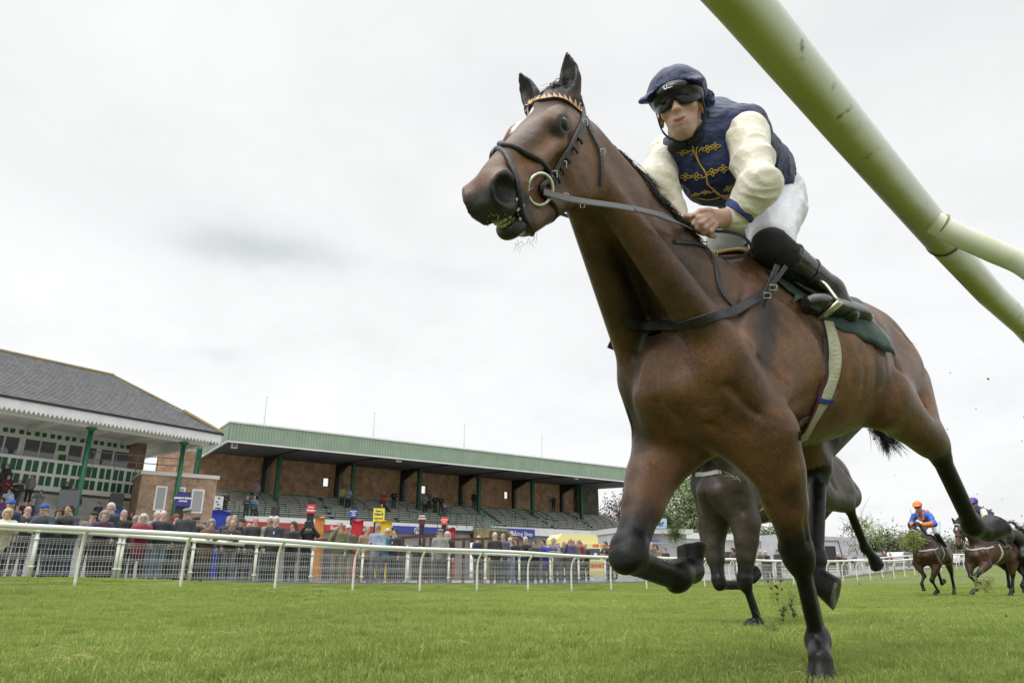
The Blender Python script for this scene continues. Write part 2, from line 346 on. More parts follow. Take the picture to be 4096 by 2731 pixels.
# ------------------------------------------------------------------ horse
def rotm(a, b, c):
    ca, sa, cb_, sb, cc, sc_ = math.cos(a), math.sin(a), math.cos(b), math.sin(b), math.cos(c), math.sin(c)
    return np.array([[ca, -sa, 0], [sa, ca, 0], [0, 0, 1]])@np.array([[cb_, 0, sb], [0, 1, 0], [-sb, 0, cb_]])@np.array([[1, 0, 0], [0, cc, -sc_], [0, sc_, cc]])
def hoof_ops(co, ax, toe, s=1.0):
    return [U_(Loft(co, ax, toe, [(-.012*s, -.005, .036*s, .038*s, .034*s), (0, 0, .043*s, .044*s, .042*s), (.035*s, .008*s, .050*s, .054*s, .046*s), (.072*s, .018*s, .058*s, .064*s, .048*s)]), .012)]
def horse_ops(J, head, ears, hoofs, open_mouth=True, detail=True):
    o = []; A = lambda n: np.array(J[n], float)
    # trunk: (x, centre, half width, top, bottom) along +x with withers at the origin
    st = [(-1.24, -.40, .03, .05, .05), (-1.19, -.37, .09, .14, .12), (-1.09, -.36, .14, .20, .15), (-.98, -.34, .185, .295, .20), (-.86, -.34, .215, .335, .22), (-.70, -.37, .262, .315, .255),
          (-.52, -.39, .315, .28, .285), (-.34, -.40, .308, .32, .305), (-.18, -.42, .255, .39, .30), (-.04, -.43, .225, .43, .30), (.08, -.44, .21, .40, .30), (.20, -.45, .195, .33, .29), (.30, -.46, .16, .24, .25), (.38, -.48, .11, .15, .16), (.43, -.50, .04, .06, .08)]
    o.append(U_(Loft((0, 0, 0), (1, 0, 0), (0, 0, 1), st), .02))
    for s, L in ((1, 'L'), (-1, 'R')):
        SH, EL, HP, SL, QL = A('SH'+L), A('E'+L), A('HP'+L), A('S'+L), A('Q'+L)
        # haunch and thigh
        o.append(U_(Ell((-.92, s*.105, -.31), (.22, .11, .22)), .05))
        o.append(U_(Ell((-.69, s*.140, -.20), (.07, .05, .07)), .10))           # point of hip
        o.append(U_(Cap(HP+[-.02, 0, 0], SL, .155, .105, n=(0, 1, 0), fs=.72), .035))
        bt = A('BT')*[1, s, 1]
        o.append(U_(Cap(bt+[.06, s*.01, .0], SL*.2+QL*.8+[-.03, 0, .03], .115, .072, n=(0, 1, 0), fs=.75), .07))
        o.append(U_(Cap(SL+(HP-SL)*.12, SL*.1+QL*.9, .115, .056), .06))
        # shoulder blade and upper arm
        o.append(U_(Cap((-.02, s*.09, -.12), SH+[-.04, -s*.01, 0], .085, .105, n=(0, 1, 0), fs=.8), .09))
        o.append(U_(Cap((-.14, s*.15, -.30), EL+[-.02, -s*.02, .06], .10, .085, n=(0, 1, 0), fs=.7), .08))   # triceps
        o.append(U_(Cap(SH+[-.01, 0, 0], EL, .088, .075), .06))
        # pectorals
        o.append(U_(Cap((.16, s*.08, -.70), EL*.72+A('K'+L)*.28, .075, .075), .05)); o.append(U_(Cap((.37, s*.055, -.56), EL+np.array([.02, -s*.07, .02]), .068, .07), .05))
    # neck
    nb = np.array([.10, 0, -.27]); PO = np.array(J['PO'], float); hA, hU = head['A'], head['U']; hs = head['s']
    def H(a, l, u): return head['o']+(hA*a+head['L']*l+hU*u)*hs
    ne = H(.07, 0, -.12); ax = ne-nb; Ln = np.linalg.norm(ax); ax /= Ln
    up = np.array([0, 0, 1.])-ax*ax[2]; up /= np.linalg.norm(up)
    o.append(U_(Loft(nb, ax, up, [(-.12, -.02, .12, .20, .22), (.04, 0, .150, .225, .250), (Ln*.25, .005, .122, .205, .172), (Ln*.5, .03, .090, .170, .118), (Ln*.75, .045, .074, .145, .112), (Ln*.93, .05, .07, .13, .105), (Ln, .04, .065, .105, .08)]), .07))
    if detail:
        n0 = nb+ax*.15; n1 = ne-ax*.08; sd = np.cross(ax, up)
        for s in (1, -1):                    # brachiocephalic muscle, jugular groove
            sv = np.array([0, s*1., 0]); sv = sv-ax*(sv@ax); sv /= np.linalg.norm(sv)
            a = A('SH'+('L' if s > 0 else 'R'))+[0, 0, .06]
            o.append(U_(Cap(a, n1+sv*.035-up*.02, .075, .04), .06))
            o.append(G_([a+[.045, -s*.05, .0], (a+n1)/2+sv*.03-up*.145, n1+sv*.04-up*.10], .020, .013))
            o.append(G_([(.03, s*.15, -.10), nb+ax*.30+sv*.11+up*.06, nb+ax*.5+sv*.085+up*.05], .03, .010))
    # head
    o.append(U_(Loft(H(0, 0, 0), hA, hU, [(t*hs, c*hs, w_*hs, a*hs, b*hs) for t, c, w_, a, b in [
        (-.06, -.07, .045, .055, .05), (-.02, -.07, .058, .085, .08), (.05, -.08, .070, .094, .10), (.12, -.09, .077, .094, .12), (.19, -.09, .078, .090, .125), (.25, -.088, .068, .084, .12), (.33, -.085, .056, .078, .105),
        (.41, -.083, .049, .071, .085), (.46, -.085, .051, .069, .068), (.515, -.092, .056, .066, .062), (.545, -.100, .051, .056, .052), (.575, -.108, .03, .03, .028)]], e=2.25), .03))
    o.append(U_(Cap(H(.10, .02, -.235), H(.44, .012, -.195), .045*hs, .030*hs), .04)); o.append(U_(Cap(H(.10, -.02, -.235), H(.44, -.012, -.195), .045*hs, .030*hs), .03))
    o.append(U_(Cap(H(-.03, 0, -.03), H(.05, 0, -.02), .05*hs, .03*hs), .04))
    for s in (1, -1):
        AX = np.array([hA, head['L'], hU])
        o.append(U_(Ell(H(.110, s*.054, -.175), np.array([.13, .036, .122])*hs, AX), .035))
        o.append(U_(Ell(H(.160, s*.066, -.024), np.array([.050, .024, .022])*hs, AX), .03))
        o.append(U_(Cap(H(.22, s*.078, -.085), H(.37, s*.046, -.10), .013*hs, .008*hs), .025))
        o.append(U_(Ell(H(.525, s*.040, -.078), np.array([.055, .026, .044])*hs, AX), .02))
        # eye: socket, then lids
        ec = H(.186, s*.080, -.052)
        o.append(U_(Ell(ec, np.array([.036, .022, .028])*hs, AX), .02))
        o.append(S_(Ell(H(.186, s*.098, -.052), np.array([.023, .022, .0155])*hs, AX), .006))
        if detail:
            o.append(G_([H(.146, s*.084, -.034), H(.171, s*.093, -.022), H(.198, s*.091, -.024), H(.218, s*.083, -.040)], .006, -.005))
            o.append(G_([H(.151, s*.086, -.060), H(.176, s*.091, -.077), H(.206, s*.085, -.074), H(.221, s*.081, -.056)], .006, -.004))
            o.append(G_([H(.136, s*.080, -.014), H(.166, s*.086, -.003), H(.196, s*.082, -.005)], .007, .004))
            o.append(G_([H(.25, s*.07, -.05), H(.34, s*.05, -.055), H(.45, s*.045, -.055)], .016, .006))
            o.append(G_([H(.26, s*.075, -.11), H(.34, s*.055, -.125), H(.44, s*.047, -.115)], .014, .004))
            o.append(G_([H(.24, s*.082, -.13), H(.30, s*.068, -.15), H(.36, s*.05, -.14), H(.43, s*.05, -.10)], .0045, -.0035))   # facial vein
            o.append(G_([H(.30, s*.068, -.15), H(.27, s*.07, -.20), H(.24, s*.06, -.245)], .0045, -.0030))
        ro = np.array([hA*.92+hU*.38, head['L'], -hA*.38+hU*.92])
        o.append(S_(Ell(H(.537, s*.062, -.076), np.array([.046, .030, .036])*hs, ro), .012))
        if detail: o.append(G_([H(.490, s*.05, -.045), H(.512, s*.060, -.032), H(.548, s*.048, -.036), H(.566, s*.044, -.06), H(.548, s*.05, -.09), H(.512, s*.058, -.098)], .008, -.006))
    # chin and lips
    o.append(U_(Ell(H(.500, 0, -.176), np.array([.052, .037, .027])*hs, np.array([hA, head['L'], hU])), .035))
    if open_mouth:
        o.append(S_(Cap(H(.44, .0, -.150), H(.60, 0, -.146), .006*hs, .016*hs, n=head['L'], fs=3.2), .006))
    else: o.append(G_([H(.45, .05, -.125), H(.55, .055, -.135), H(.62, 0, -.135), H(.55, -.055, -.135), H(.45, -.05, -.125)], .006, .006))
    # ears
    for (b, t, fr) in ears:
        b, t, fr = [np.array(q, float) for q in (b, t, fr)]; ax_ = t-b; Le = np.linalg.norm(ax_); ax_ /= Le; fr = fr-ax_*(fr@ax_); fr /= np.linalg.norm(fr)
        o.append(U_(Loft(b-ax_*.01, ax_, fr, [(0, 0, .024, .022, .022), (Le*.2, 0, .031, .025, .025), (Le*.45, 0, .037, .022, .022), (Le*.7, .002, .029, .016, .016), (Le*.9, .006, .012, .008, .008), (Le, .009, .003, .003, .003)]), .015))
        o.append(S_(Loft(b+ax_*.03, ax_, fr, [(0, .024, .006, .008, .010), (Le*.2, .02, .022, .02, .024), (Le*.45, .018, .026, .02, .02), (Le*.68, .02, .006, .012, .012)]), .006))
    # limbs
    for s, L in ((1, 'L'), (-1, 'R')):
        m_ = J.get('rf', 1.) if L == 'R' else 1.08; m2 = J.get('rc', 1.1) if L == 'R' else 1.1
        E_, K, Fq, C_ = A('E'+L), A('K'+L), A('F'+L), A('H'+L)
        d = K-E_; d /= np.linalg.norm(d)
        back = np.array(J.get('back'+L, (-1., 0, 0)), float); kb = (E_-K)/np.linalg.norm(E_-K)+(Fq-K)/np.linalg.norm(Fq-K)
        if np.linalg.norm(kb) > .5: back = kb-d*(kb@d)
        else: back = np.array([-1., 0, -.1]); back -= d*(back@d)
        back /= np.linalg.norm(back)
        side = np.cross(d, back)
        o.append(U_(Cap(E_+d*.0, E_+(K-E_)*.55, .092, .068), .05)); o.append(U_(Cap(E_+(K-E_)*.4, K-d*.03, .068, .045*m_), .03))
        o.append(U_(Cap(E_-back*.025+d*.04, E_+(K-E_)*.5-back*.018, .055, .036), .03))
        o.append(U_(Cap(E_+back*.025+d*.02, E_+(K-E_)*.45+back*.012, .058, .035), .03))
        o.append(U_(Ell(K-back*.004, (.054*m_, .044*m_, .050*m_), np.array([d, back, side])), .018)); o.append(G_([K+d*.045-back*.04+side*.03, K+d*.05-back*.048, K+d*.045-back*.04-side*.03], .010, .005)); o.append(U_(Cap(K-d*.035-back*.018+side*.022, K-d*.035-back*.018-side*.022, .026*m_, .026*m_), .015)); o.append(U_(Cap(K-d*.028+back*.0, K+(Fq-K)*.1, .046*m_, .040*m_), .02))
        o.append(U_(Cap(K+back*.038-d*.015, K+back*.030+(Fq-K)*.08, .016, .014), .018))
        if detail:
            o.append(G_([K-d*.01-back*.05+side*.02, K-d*.0-back*.055-side*.02], .01, .004))
            o.append(G_([E_+d*.10+side*.075, E_+(K-E_)*.5+side*.058, E_+(K-E_)*.85+side*.042], .012, .007)); o.append(G_([E_+d*.10-side*.075, E_+(K-E_)*.5-side*.058, E_+(K-E_)*.85-side*.042], .012, .007))
        c = Fq-K; c /= np.linalg.norm(c); cb2 = back-c*(back@c); cb2 /= np.linalg.norm(cb2)+1e-9
        limb_low(o, K, Fq, C_, cb2, hoofs[L+'f'], .0245, m2)
        # hind
        SL, Q, Gt, JJ = A('S'+L), A('Q'+L), A('G'+L), A('J'+L); d = Q-SL; d /= np.linalg.norm(d); c = Gt-Q; c /= np.linalg.norm(c)
        fr = (SL-Q)/np.linalg.norm(SL-Q)+(Gt-Q)/np.linalg.norm(Gt-Q); bk = -fr/(np.linalg.norm(fr)+1e-9)
        bk2 = bk-c*(bk@c); bk2 /= np.linalg.norm(bk2)
        tip = Q+bk2*.045-c*.065                                     # point of hock
        sdv = np.cross(c, bk2)
        o.append(U_(Cap(Q-c*.02+bk2*.01, Q+c*.05, .044, .036), .03)); o.append(U_(Cap(tip, Q+bk2*.025+c*.05, .021, .022), .03)); o.append(U_(Cap(Q-d*.06, Q, .042, .044), .03))
        o.append(U_(Cap(SL*.45+Q*.55+bk*.045, tip, .026, .016), .025))   # Achilles tendon
        limb_low(o, Q+c*.04, Gt, JJ, bk2, hoofs[L+'h'], .031, 1.16)
    if detail:                                # muscle relief on trunk and limbs
        GX = lambda p, w_, d: G_(p, w_*.85, d*1.45)
        for s, L in ((1, 'L'), (-1, 'R')):
            SH, EL, SL = A('SH'+L), A('E'+L), A('S'+L)
            y = lambda x, yy, z: (x, s*yy, z)
            o.append(GX([y(.0, .16, -.14), y(-.10, .215, -.24), y(-.20, .245, -.36), y(-.22, .25, -.52), EL+[-.10, s*.04, .08]], .028, .014))   # behind the shoulder
            o.append(GX([y(.05, .14, -.12), y(.16, .18, -.26), SH+[-.02, s*.075, .10]], .022, .010))
            o.append(GX([SH+[-.10, s*.07, .02], EL+[-.10, s*.07, .14], EL+[-.14, s*.05, .06]], .018, .010))     # triceps / arm
            o.append(GX([SH+[.03, s*.04, -.08], (SH+EL)/2+[.05, s*.04, -.03], EL+[.06, s*.04, .02]], .018, .010))
            o.append(GX([SH+[.06, -s*.075, .03], SH+[.06, -s*.06, -.08], SH+[.05, -s*.045, -.13]], .020, .004))
            o.append(GX([y(-.66, .26, -.26), y(-.72, .25, -.42), SL+[.09, s*.03, .12]], .03, .020))              # flank fold
            o.append(GX([A('BT')*[1, s, 1]+[.09, s*.09, .08], A('BT')*[1, s, 1]+[.12, s*.07, -.12], SL*.6+A('Q'+L)*.4+[-.05, s*.05, .03]], .018, .012))
            o.append(GX([SH+[.0, s*.085, .14], SH+[-.06, s*.09, .0], EL+[-.05, s*.085, .16]], .02, .009)); o.append(GX([y(.30, .10, -.40), y(.34, .13, -.52), y(.28, .15, -.64)], .018, .004)); o.append(GX([y(.34, .06, -.60), y(.27, .13, -.72), y(.20, .17, -.80)], .013, .010))
            o.append(GX([y(-.25, .30, -.50), y(-.42, .31, -.58), y(-.60, .27, -.60)], .02, .006)); o.append(GX([y(.12, .19, -.30), y(.10, .21, -.42), y(.03, .22, -.52)], .005, -.0025)); o.append(GX([y(-.80, .22, -.10), y(-.95, .22, -.22), y(-1.02, .20, -.42)], .022, .010)); o.append(GX([y(-.98, .18, -.12), y(-1.10, .18, -.28), y(-1.10, .17, -.50)], .015, .008))
            for x in (-.30, -.38, -.46, -.54): o.append(G_([y(x, .30, -.28), y(x-.05, .315, -.42), y(x-.08, .26, -.58)], .016, .003))
            o.append(GX([y(-.20, .24, -.66), y(-.35, .24, -.62), y(-.5, .28, -.52)], .006, -.004))                # spur vein
            o.append(GX([EL+[.07, s*.03, .05], EL*.7+A('K'+L)*.3+[.06, -s*.02, 0], EL*.3+A('K'+L)*.7+[.045, -s*.025, 0]], .005, -.003))
        o.append(GX([(.42, 0, -.45), (.42, 0, -.58), (.33, 0, -.72), (.15, 0, -.78)], .024, .016))
    return o
def limb_low(o, K, Fq, C_, bk, hoof, r, m=1.1):
    c = Fq-K; c /= np.linalg.norm(c)
    o.append(U_(Cap(K, Fq-c*.03, r*m, r*.95*m), .02))
    o.append(U_(Cap(K+bk*.026*m+c*.04, Fq+bk*.024*m-c*.03, .0135*m, .0145*m), .012))        # flexor tendons
    o.append(U_(Ell(Fq, (.042*m, .040*m, .037*m), np.array([c, bk, np.cross(c, bk)])), .02)); o.append(U_(Cap(Fq+bk*.022*m-c*.01, Fq+bk*.02*m+c*.015, .022*m, .015*m), .02))
    co, ax, toe = [np.array(q, float) for q in hoof]; ax = ax/np.linalg.norm(ax)
    o.append(U_(Cap(Fq, co-ax*.015, .031*m, .034*m), .02)); o += hoof_ops(co, ax, toe, m**.5*(.86 if abs(ax[2]) > .97 else 1))
def fast_noise(V, sc, seed=0):                # cheap smooth value noise on vertices
    R = np.random.RandomState(seed); out = np.zeros(len(V))
    for i in range(7):
        k = R.normal(size=3)*sc; out += np.sin(V@k+R.uniform(0, 6.28)+1.3*np.sin(V@(R.normal(size=3)*sc*.7)))
    return out/7
def near_path(V, P, r):                       # soft mask round a polyline, r = radius per point
    P = np.array(P, float); best = np.full(len(V), 9.)
    for i in range(len(P)-1):
        a, b = P[i], P[i+1]; ba = b-a; t = np.clip(((V-a)@ba)/(ba@ba), 0, 1); d = np.linalg.norm(V-a-t[:, None]*ba, axis=1)/(r[i]+(r[i+1]-r[i])*t); best = np.minimum(best, d)
    return best
def sstep(x, a, b):
    t = np.clip((x-a)/(b-a), 0, 1); return t*t*(3-2*t)
def coat_colors(V, J, head, hoofs, base, dark, black=(.0065, .006, .0055), star=None):
    H0 = lambda a, l, u: head['o']+(head['A']*a+head['L']*l+head['U']*u)*head['s']
    A = lambda n: np.array(J[n], float); n = fast_noise(V, 9, 1); n2 = fast_noise(V, 25, 2)
    c = np.tile(np.array(base, float), (len(V), 1))
    def mixin(col, w_): 
        w_ = np.clip(w_, 0, 1)[:, None]; c[:] = c*(1-w_)+np.array(col)*w_
    n4 = fast_noise(V, 16, 7); mixin(dark, sstep(n+.6*n2+.4*n4, -.15, .6)*.55)
    # darker topline, neck and shoulder patches, warmer barrel and haunch
    mixin(dark, sstep(V[:, 2], -.22, .0)*sstep(-np.abs(V[:, 0]+.4), -1.2, -.2)*.5)
    hd = near_path(V, [(.12, 0, -.3), (.45, .05, -.1), A('PO')], [.28, .22, .16]); mixin(dark, (1-sstep(hd, .7, 1.15))*(.35+.4*sstep(n, -.3, .6)))
    def H(a, l, u): return head['o']+(head['A']*a+head['L']*l+head['U']*u)*head['s']
    if base[0] > .1:
        warm = (base[0]*1.25, base[1]*1.22, base[2]*1.0)
        for P_, r_ in (([(-.12, .2, -.45), (-.30, .3, -.45)], [.16, .16]), ([(-.95, .2, -.45), (-1.0, .2, -.3)], [.14, .12]), ([A('EL'), A('EL')*.6+A('KL')*.4], [.10, .08]), ([A('ER'), A('ER')*.6+A('KR')*.4], [.12, .09]), ([H0(.12, .05, -.15), H0(.42, .04, -.06)], [.13, .08])): mixin(warm, (1-sstep(near_path(V, P_, r_)+.25*n2, .3, 1.25))*.6)
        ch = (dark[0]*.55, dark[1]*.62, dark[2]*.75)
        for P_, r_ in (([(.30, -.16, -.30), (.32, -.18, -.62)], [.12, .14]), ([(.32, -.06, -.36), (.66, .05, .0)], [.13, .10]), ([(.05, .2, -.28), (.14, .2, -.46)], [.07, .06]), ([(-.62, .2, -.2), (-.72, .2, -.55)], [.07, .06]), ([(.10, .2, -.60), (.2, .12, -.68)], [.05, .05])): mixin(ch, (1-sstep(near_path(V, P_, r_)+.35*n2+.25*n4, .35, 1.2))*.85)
    # black points
    for L in 'LR':
        E_, K, Fq = A('E'+L), A('K'+L), A('F'+L); C_ = np.array(hoofs[L+'f'][0], float)
        u = E_+(K-E_)*.62; m = near_path(V, [u, K, Fq, C_, C_+(C_-Fq)*.5], [.10, .085, .07, .09, .1]); t = ((V-E_)@(K-E_))/((K-E_)@(K-E_))
        tt = np.where(near_path(V, [K, Fq, C_], [.075, .075, .1]) < 1, 2, t)
        mixin(black, (1-sstep(m, 1.0, 1.25))*sstep(tt+.08*n2, .55, .86))
        S_L, Q, Gt = A('S'+L), A('Q'+L), A('G'+L); JJ = np.array(hoofs[L+'h'][0], float)
        t = ((V-S_L)@(Q-S_L))/((Q-S_L)@(Q-S_L)); m = near_path(V, [Q+(S_L-Q)*.1, Q, Gt, JJ, JJ+(JJ-Gt)*.6], [.09, .09, .07, .09, .1]); tt = np.where(near_path(V, [Q+(Gt-Q)*.1, Gt, JJ], [.07, .08, .1]) < 1, 2, t)
        mixin(black, (1-sstep(m, 1., 1.2))*sstep(tt+.05*n2, .86, 1.0))
    # muzzle, eyes, ears, groin
    mixin((.004, .003, .003), (1-sstep(near_path(V, [H(.53, .05, -.076), H(.53, -.05, -.076)], [.03, .03]), .5, 1.))); mixin((.032, .028, .028), (1-sstep(near_path(V, [H(.50, 0, -.145), H(.58, 0, -.11)], [.092, .092])+.15*n2, .62, 1.08))); mixin((.012, .010, .010), 1-sstep(near_path(V, [H(.52, .06, -.076), H(.56, .05, -.07)], [.05, .04]), .6, 1.1)); mixin((.003, .002, .002), (1-sstep(near_path(V, [H(.53, .045, -.076), H(.53, -.045, -.076)], [.028, .028]), .6, 1.1)))
    mixin((.016, .013, .012), (1-sstep(near_path(V, [H(.16, .09, -.052), H(.215, .085, -.052)], [.04, .032]), .6, 1.3))*.9)
    mixin((.02, .016, .014), (1-sstep(near_path(V, [H(.24, .05, -.02), H(.40, .03, -.01)], [.05, .04]), .3, 1.1))*.55)
    mixin((.014, .011, .010), (1-sstep(near_path(V, [H(-.02, .065, .04), H(-.1, .075, .16)], [.06, .07]), .8, 1.2))); mixin((.014, .011, .010), (1-sstep(near_path(V, [H(-.02, -.065, .04), H(-.1, -.085, .16)], [.06, .07]), .8, 1.2)))
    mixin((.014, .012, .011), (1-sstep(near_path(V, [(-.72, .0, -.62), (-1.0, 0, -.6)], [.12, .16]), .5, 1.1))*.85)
    mixin(black, (1-sstep(near_path(V, [(-1.22, 0, -.2), (-1.3, 0, -.4)], [.06, .06]), .6, 1.2)))
    if star is not None: mixin((.72, .70, .68), 1-sstep(near_path(V, star, [.024, .018, .010])+.25*n2, .7, 1.0))
    hoof = np.zeros(len(V))
    for k, (co, ax, toe) in hoofs.items():
        co, ax = np.array(co, float), np.array(ax, float); ax = ax/np.linalg.norm(ax); q = V-co; t = q@ax; rr = np.linalg.norm(q-np.outer(t, ax), axis=1)
        m = sstep(t, -.004, .004)*(1-sstep(rr, .085, .09))*(1-sstep(t, .11, .12)); mixin((.009, .008, .008), m*(.95+.2*n)); hoof = np.maximum(hoof, m)
        mixin((.20, .19, .16), m*sstep(t, .066, .071)*sstep(rr, .046, .052)*.8)
    return np.clip(c, 0, 1), hoof
def horse_mat(name, rough=.40, fur=.5):
    m = bpy.data.materials.new(name); m.use_nodes = True; t = m.node_tree; b = t.nodes['Principled BSDF']
    a = t.nodes.new('ShaderNodeAttribute'); a.attribute_name = 'coat'
    tc = t.nodes.new('ShaderNodeTexCoord')
    n = t.nodes.new('ShaderNodeTexNoise'); n.inputs['Scale'].default_value = 11; n.inputs['Detail'].default_value = 8; n.inputs['Roughness'].default_value = .7; t.links.new(tc.outputs['Object'], n.inputs[0])
    mr = t.nodes.new('ShaderNodeMapRange'); t.links.new(n.outputs[0], mr.inputs[0]); mr.inputs[1].default_value = .3; mr.inputs[2].default_value = .7; mr.inputs[3].default_value = .55; mr.inputs[4].default_value = 1.30
    v = t.nodes.new('ShaderNodeVectorMath'); v.operation = 'SCALE'; t.links.new(a.outputs['Color'], v.inputs[0]); t.links.new(mr.outputs[0], v.inputs['Scale'])
    t.links.new(v.outputs[0], b.inputs['Base Color'])
    b.inputs['Sheen Weight'].default_value = .05; b.inputs['Sheen Roughness'].default_value = .4; b.inputs['Specular IOR Level'].default_value = .34
    n2 = t.nodes.new('ShaderNodeTexNoise'); n2.inputs['Scale'].default_value = 3.5; n2.inputs['Detail'].default_value = 5; t.links.new(tc.outputs['Object'], n2.inputs[0])
    r = t.nodes.new('ShaderNodeMapRange'); t.links.new(n2.outputs[0], r.inputs[0]); r.inputs[1].default_value = .3; r.inputs[2].default_value = .7; r.inputs[3].default_value = rough-.10; r.inputs[4].default_value = rough+.12; t.links.new(r.outputs[0], b.inputs['Roughness'])
    mp = t.nodes.new('ShaderNodeMapping'); mp.inputs['Scale'].default_value = (60, 60, 14); t.links.new(tc.outputs['Object'], mp.inputs[0])
    n3 = t.nodes.new('ShaderNodeTexNoise'); n3.inputs['Scale'].default_value = 4; n3.inputs['Detail'].default_value = 4; t.links.new(mp.outputs[0], n3.inputs[0])
    n4 = t.nodes.new('ShaderNodeTexNoise'); n4.inputs['Scale'].default_value = 16; n4.inputs['Detail'].default_value = 5; t.links.new(tc.outputs['Object'], n4.inputs[0])
    n5 = t.nodes.new('ShaderNodeTexNoise'); n5.inputs['Scale'].default_value = 150; n5.inputs['Detail'].default_value = 3; t.links.new(tc.outputs['Object'], n5.inputs[0])
    m5 = t.nodes.new('ShaderNodeMapRange'); t.links.new(n5.outputs[0], m5.inputs[0]); m5.inputs[1].default_value = .3; m5.inputs[2].default_value = .7; m5.inputs[3].default_value = .78; m5.inputs[4].default_value = 1.22
    v5 = t.nodes.new('ShaderNodeVectorMath'); v5.operation = 'SCALE'; t.links.new(v.outputs[0], v5.inputs[0]); t.links.new(m5.outputs[0], v5.inputs['Scale']); t.links.new(v5.outputs[0], b.inputs['Base Color'])
    b1 = t.nodes.new('ShaderNodeBump'); b1.inputs['Strength'].default_value = .5; b1.inputs['Distance'].default_value = .010; t.links.new(n4.outputs[0], b1.inputs['Height'])
    b2 = t.nodes.new('ShaderNodeBump'); b2.inputs['Strength'].default_value = fur; b2.inputs['Distance'].default_value = .003; t.links.new(n3.outputs[0], b2.inputs['Height']); t.links.new(b1.outputs[0], b2.inputs['Normal'])
    t.links.new(b2.outputs[0], b.inputs['Normal'])
    return m
# ---- the leading horse: joints in its own frame (x forward, y left, z up, withers at 0)
WO = np.array([.780, 2.408, 1.483]); WM = rotm(math.radians(216.4), math.radians(3.3), math.radians(-.8))
def loc(p): return WM.T@(np.array(p, float)-WO)
def ldir(d): return WM.T@np.array(d, float)
def wpt(p): return WO+WM@np.array(p, float)
J1 = dict(SHL=(.29, .165, -.49), SHR=(.29, -.165, -.49), HPL=(-.92, .14, -.36), HPR=(-.92, -.14, -.36), BT=(-1.19, .10, -.40),
  EL=(.115, .185, -.70), KL=(-.105, .092, -1.088), FL=(-.227, .040, -1.370), HL=(-.123, .103, -1.456), ER=(.20, -.20, -.71), KR=(.495, -.112, -1.062), FR=(.205, -.172, -1.135), HR=(.078, -.166, -1.059),
  SL=(-.64, .20, -.535), QL=(-1.045, .205, -.70), GL=(-1.325, .172, -1.015), JL=(-1.472, .181, -1.040), SR=(-.50, -.16, -.60), QR=(-.705, -.135, -.758), GR=(-.499, -.089, -1.109), JR=(-.432, -.029, -1.238), PO=loc((.125, 1.735, 1.69)), rf=1.17, rc=1.33)
HM = WM.T@rotm(math.radians(233.2), math.radians(49.8), 0)
HEAD1 = dict(o=loc(CAMP+(np.array([.115, 1.684, 1.646])-CAMP)*1.04), A=HM[:, 0], L=HM[:, 1], U=HM[:, 2], s=1.04)
def hp(a, l, u): return HEAD1['o']+(HEAD1['A']*a+HEAD1['L']*l+HEAD1['U']*u)*HEAD1['s']
# ------------------------------------------------------------------ the leading horse
EARS1 = [(hp(-.0, .055, -.03), loc(at(2271, 200, 2.12)), ldir((-.5, -.85, .1))), (hp(.0, -.06, -.03), loc(at(2078, 280, 2.20)), ldir((-.75, -.6, 0)))]
HOOFS1 = {'Lf': (np.array(J1['FL'])*.35+np.array(J1['HL'])*.65, ldir((.0, .0, -1)), ldir((-.8, -.55, 0))),
          'Rf': (loc(at(2762, 2262, 2.44)), ldir((-.12, .10, .98)), ldir((.95, .25, .15))),
          'Lh': (loc(at(3955, 2122, 3.07)), ldir((.75, .25, .55)), ldir((-.2, .3, -.75))),
          'Rh': (loc(at(3268, 2318, 2.66)), ldir((.70, -.45, -.30)), ldir((.25, -.2, -.9)))}
WM4 = Matrix([[*WM[i], WO[i]] for i in range(3)]+[[0, 0, 0, 1]])
V, Q = sdf_mesh(horse_ops(J1, HEAD1, EARS1, HOOFS1), .0065)
ccol, _h = coat_colors(V, J1, HEAD1, HOOFS1, (.155, .075, .035), (.042, .026, .018), star=[hp(.10, -.035, .0), hp(.15, -.04, .0), hp(.20, -.045, -.01)])
hero = thing('racehorse', 'brown bay racehorse galloping in front under a jockey in navy and cream', 'horse', tuple(wpt((0, 0, -1.45))), 0)
def put(o, parent):                          # keep world placement under an unrotated empty
    o.parent = parent; o.location = Vector(o.location)-Vector(parent.location); return o
MC = horse_mat('bay_coat')
hb = link('body', np_mesh('horse_body', V, Q, dict(coat=ccol)), MC, smooth=True); hb.matrix_world = WM4
hb.parent = hero; hb.matrix_parent_inverse = Matrix.Translation(-Vector(hero.location))
from mathutils.bvhtree import BVHTree
class Surf:
    def __init__(s, V, Q, R=None, O=None):
        W = V if R is None else V@np.array(R).T+O
        s.t = BVHTree.FromPolygons(W.tolist(), Q.tolist())
    def px(s, x, y):
        r = ray(x, y); h = s.t.ray_cast(Vector(CAMP), Vector(r)); 
        return None if h[0] is None else (np.array(h[0]), np.array(h[1]))
    def near(s, p):
        h = s.t.find_nearest(Vector(p)); return np.array(h[0]), np.array(h[1])
    def path(s, items, n=6, off=.004, resnap=True):
        P = []
        for it in items:
            if len(it) == 2:
                h = s.px(*it)
                if h is None: h = s.near(at(it[0], it[1], np.linalg.norm(P[-1]-CAMP)*.97 if P else 2.2))
                P.append(h[0])
            else: P.append(s.near(np.array(it, float))[0])
        C_ = spline(P, n); A, B = [], []
        for p in C_:
            q, nn = s.near(p) if resnap else (p, s.near(p)[1]); A.append(q+nn*off); B.append(nn)
        B = np.array(B); k = np.array([.25, .5, .25])
        A = np.array(A)
        for _ in range(7): A[1:-1] = A[:-2]*.25+A[1:-1]*.5+A[2:]*.25; B[1:-1] = B[:-2]*.25+B[1:-1]*.5+B[2:]*.25
        return A, B
HS = Surf(V, Q, WM, WO)
def hw(a, l, u): return wpt(hp(a, l, u))
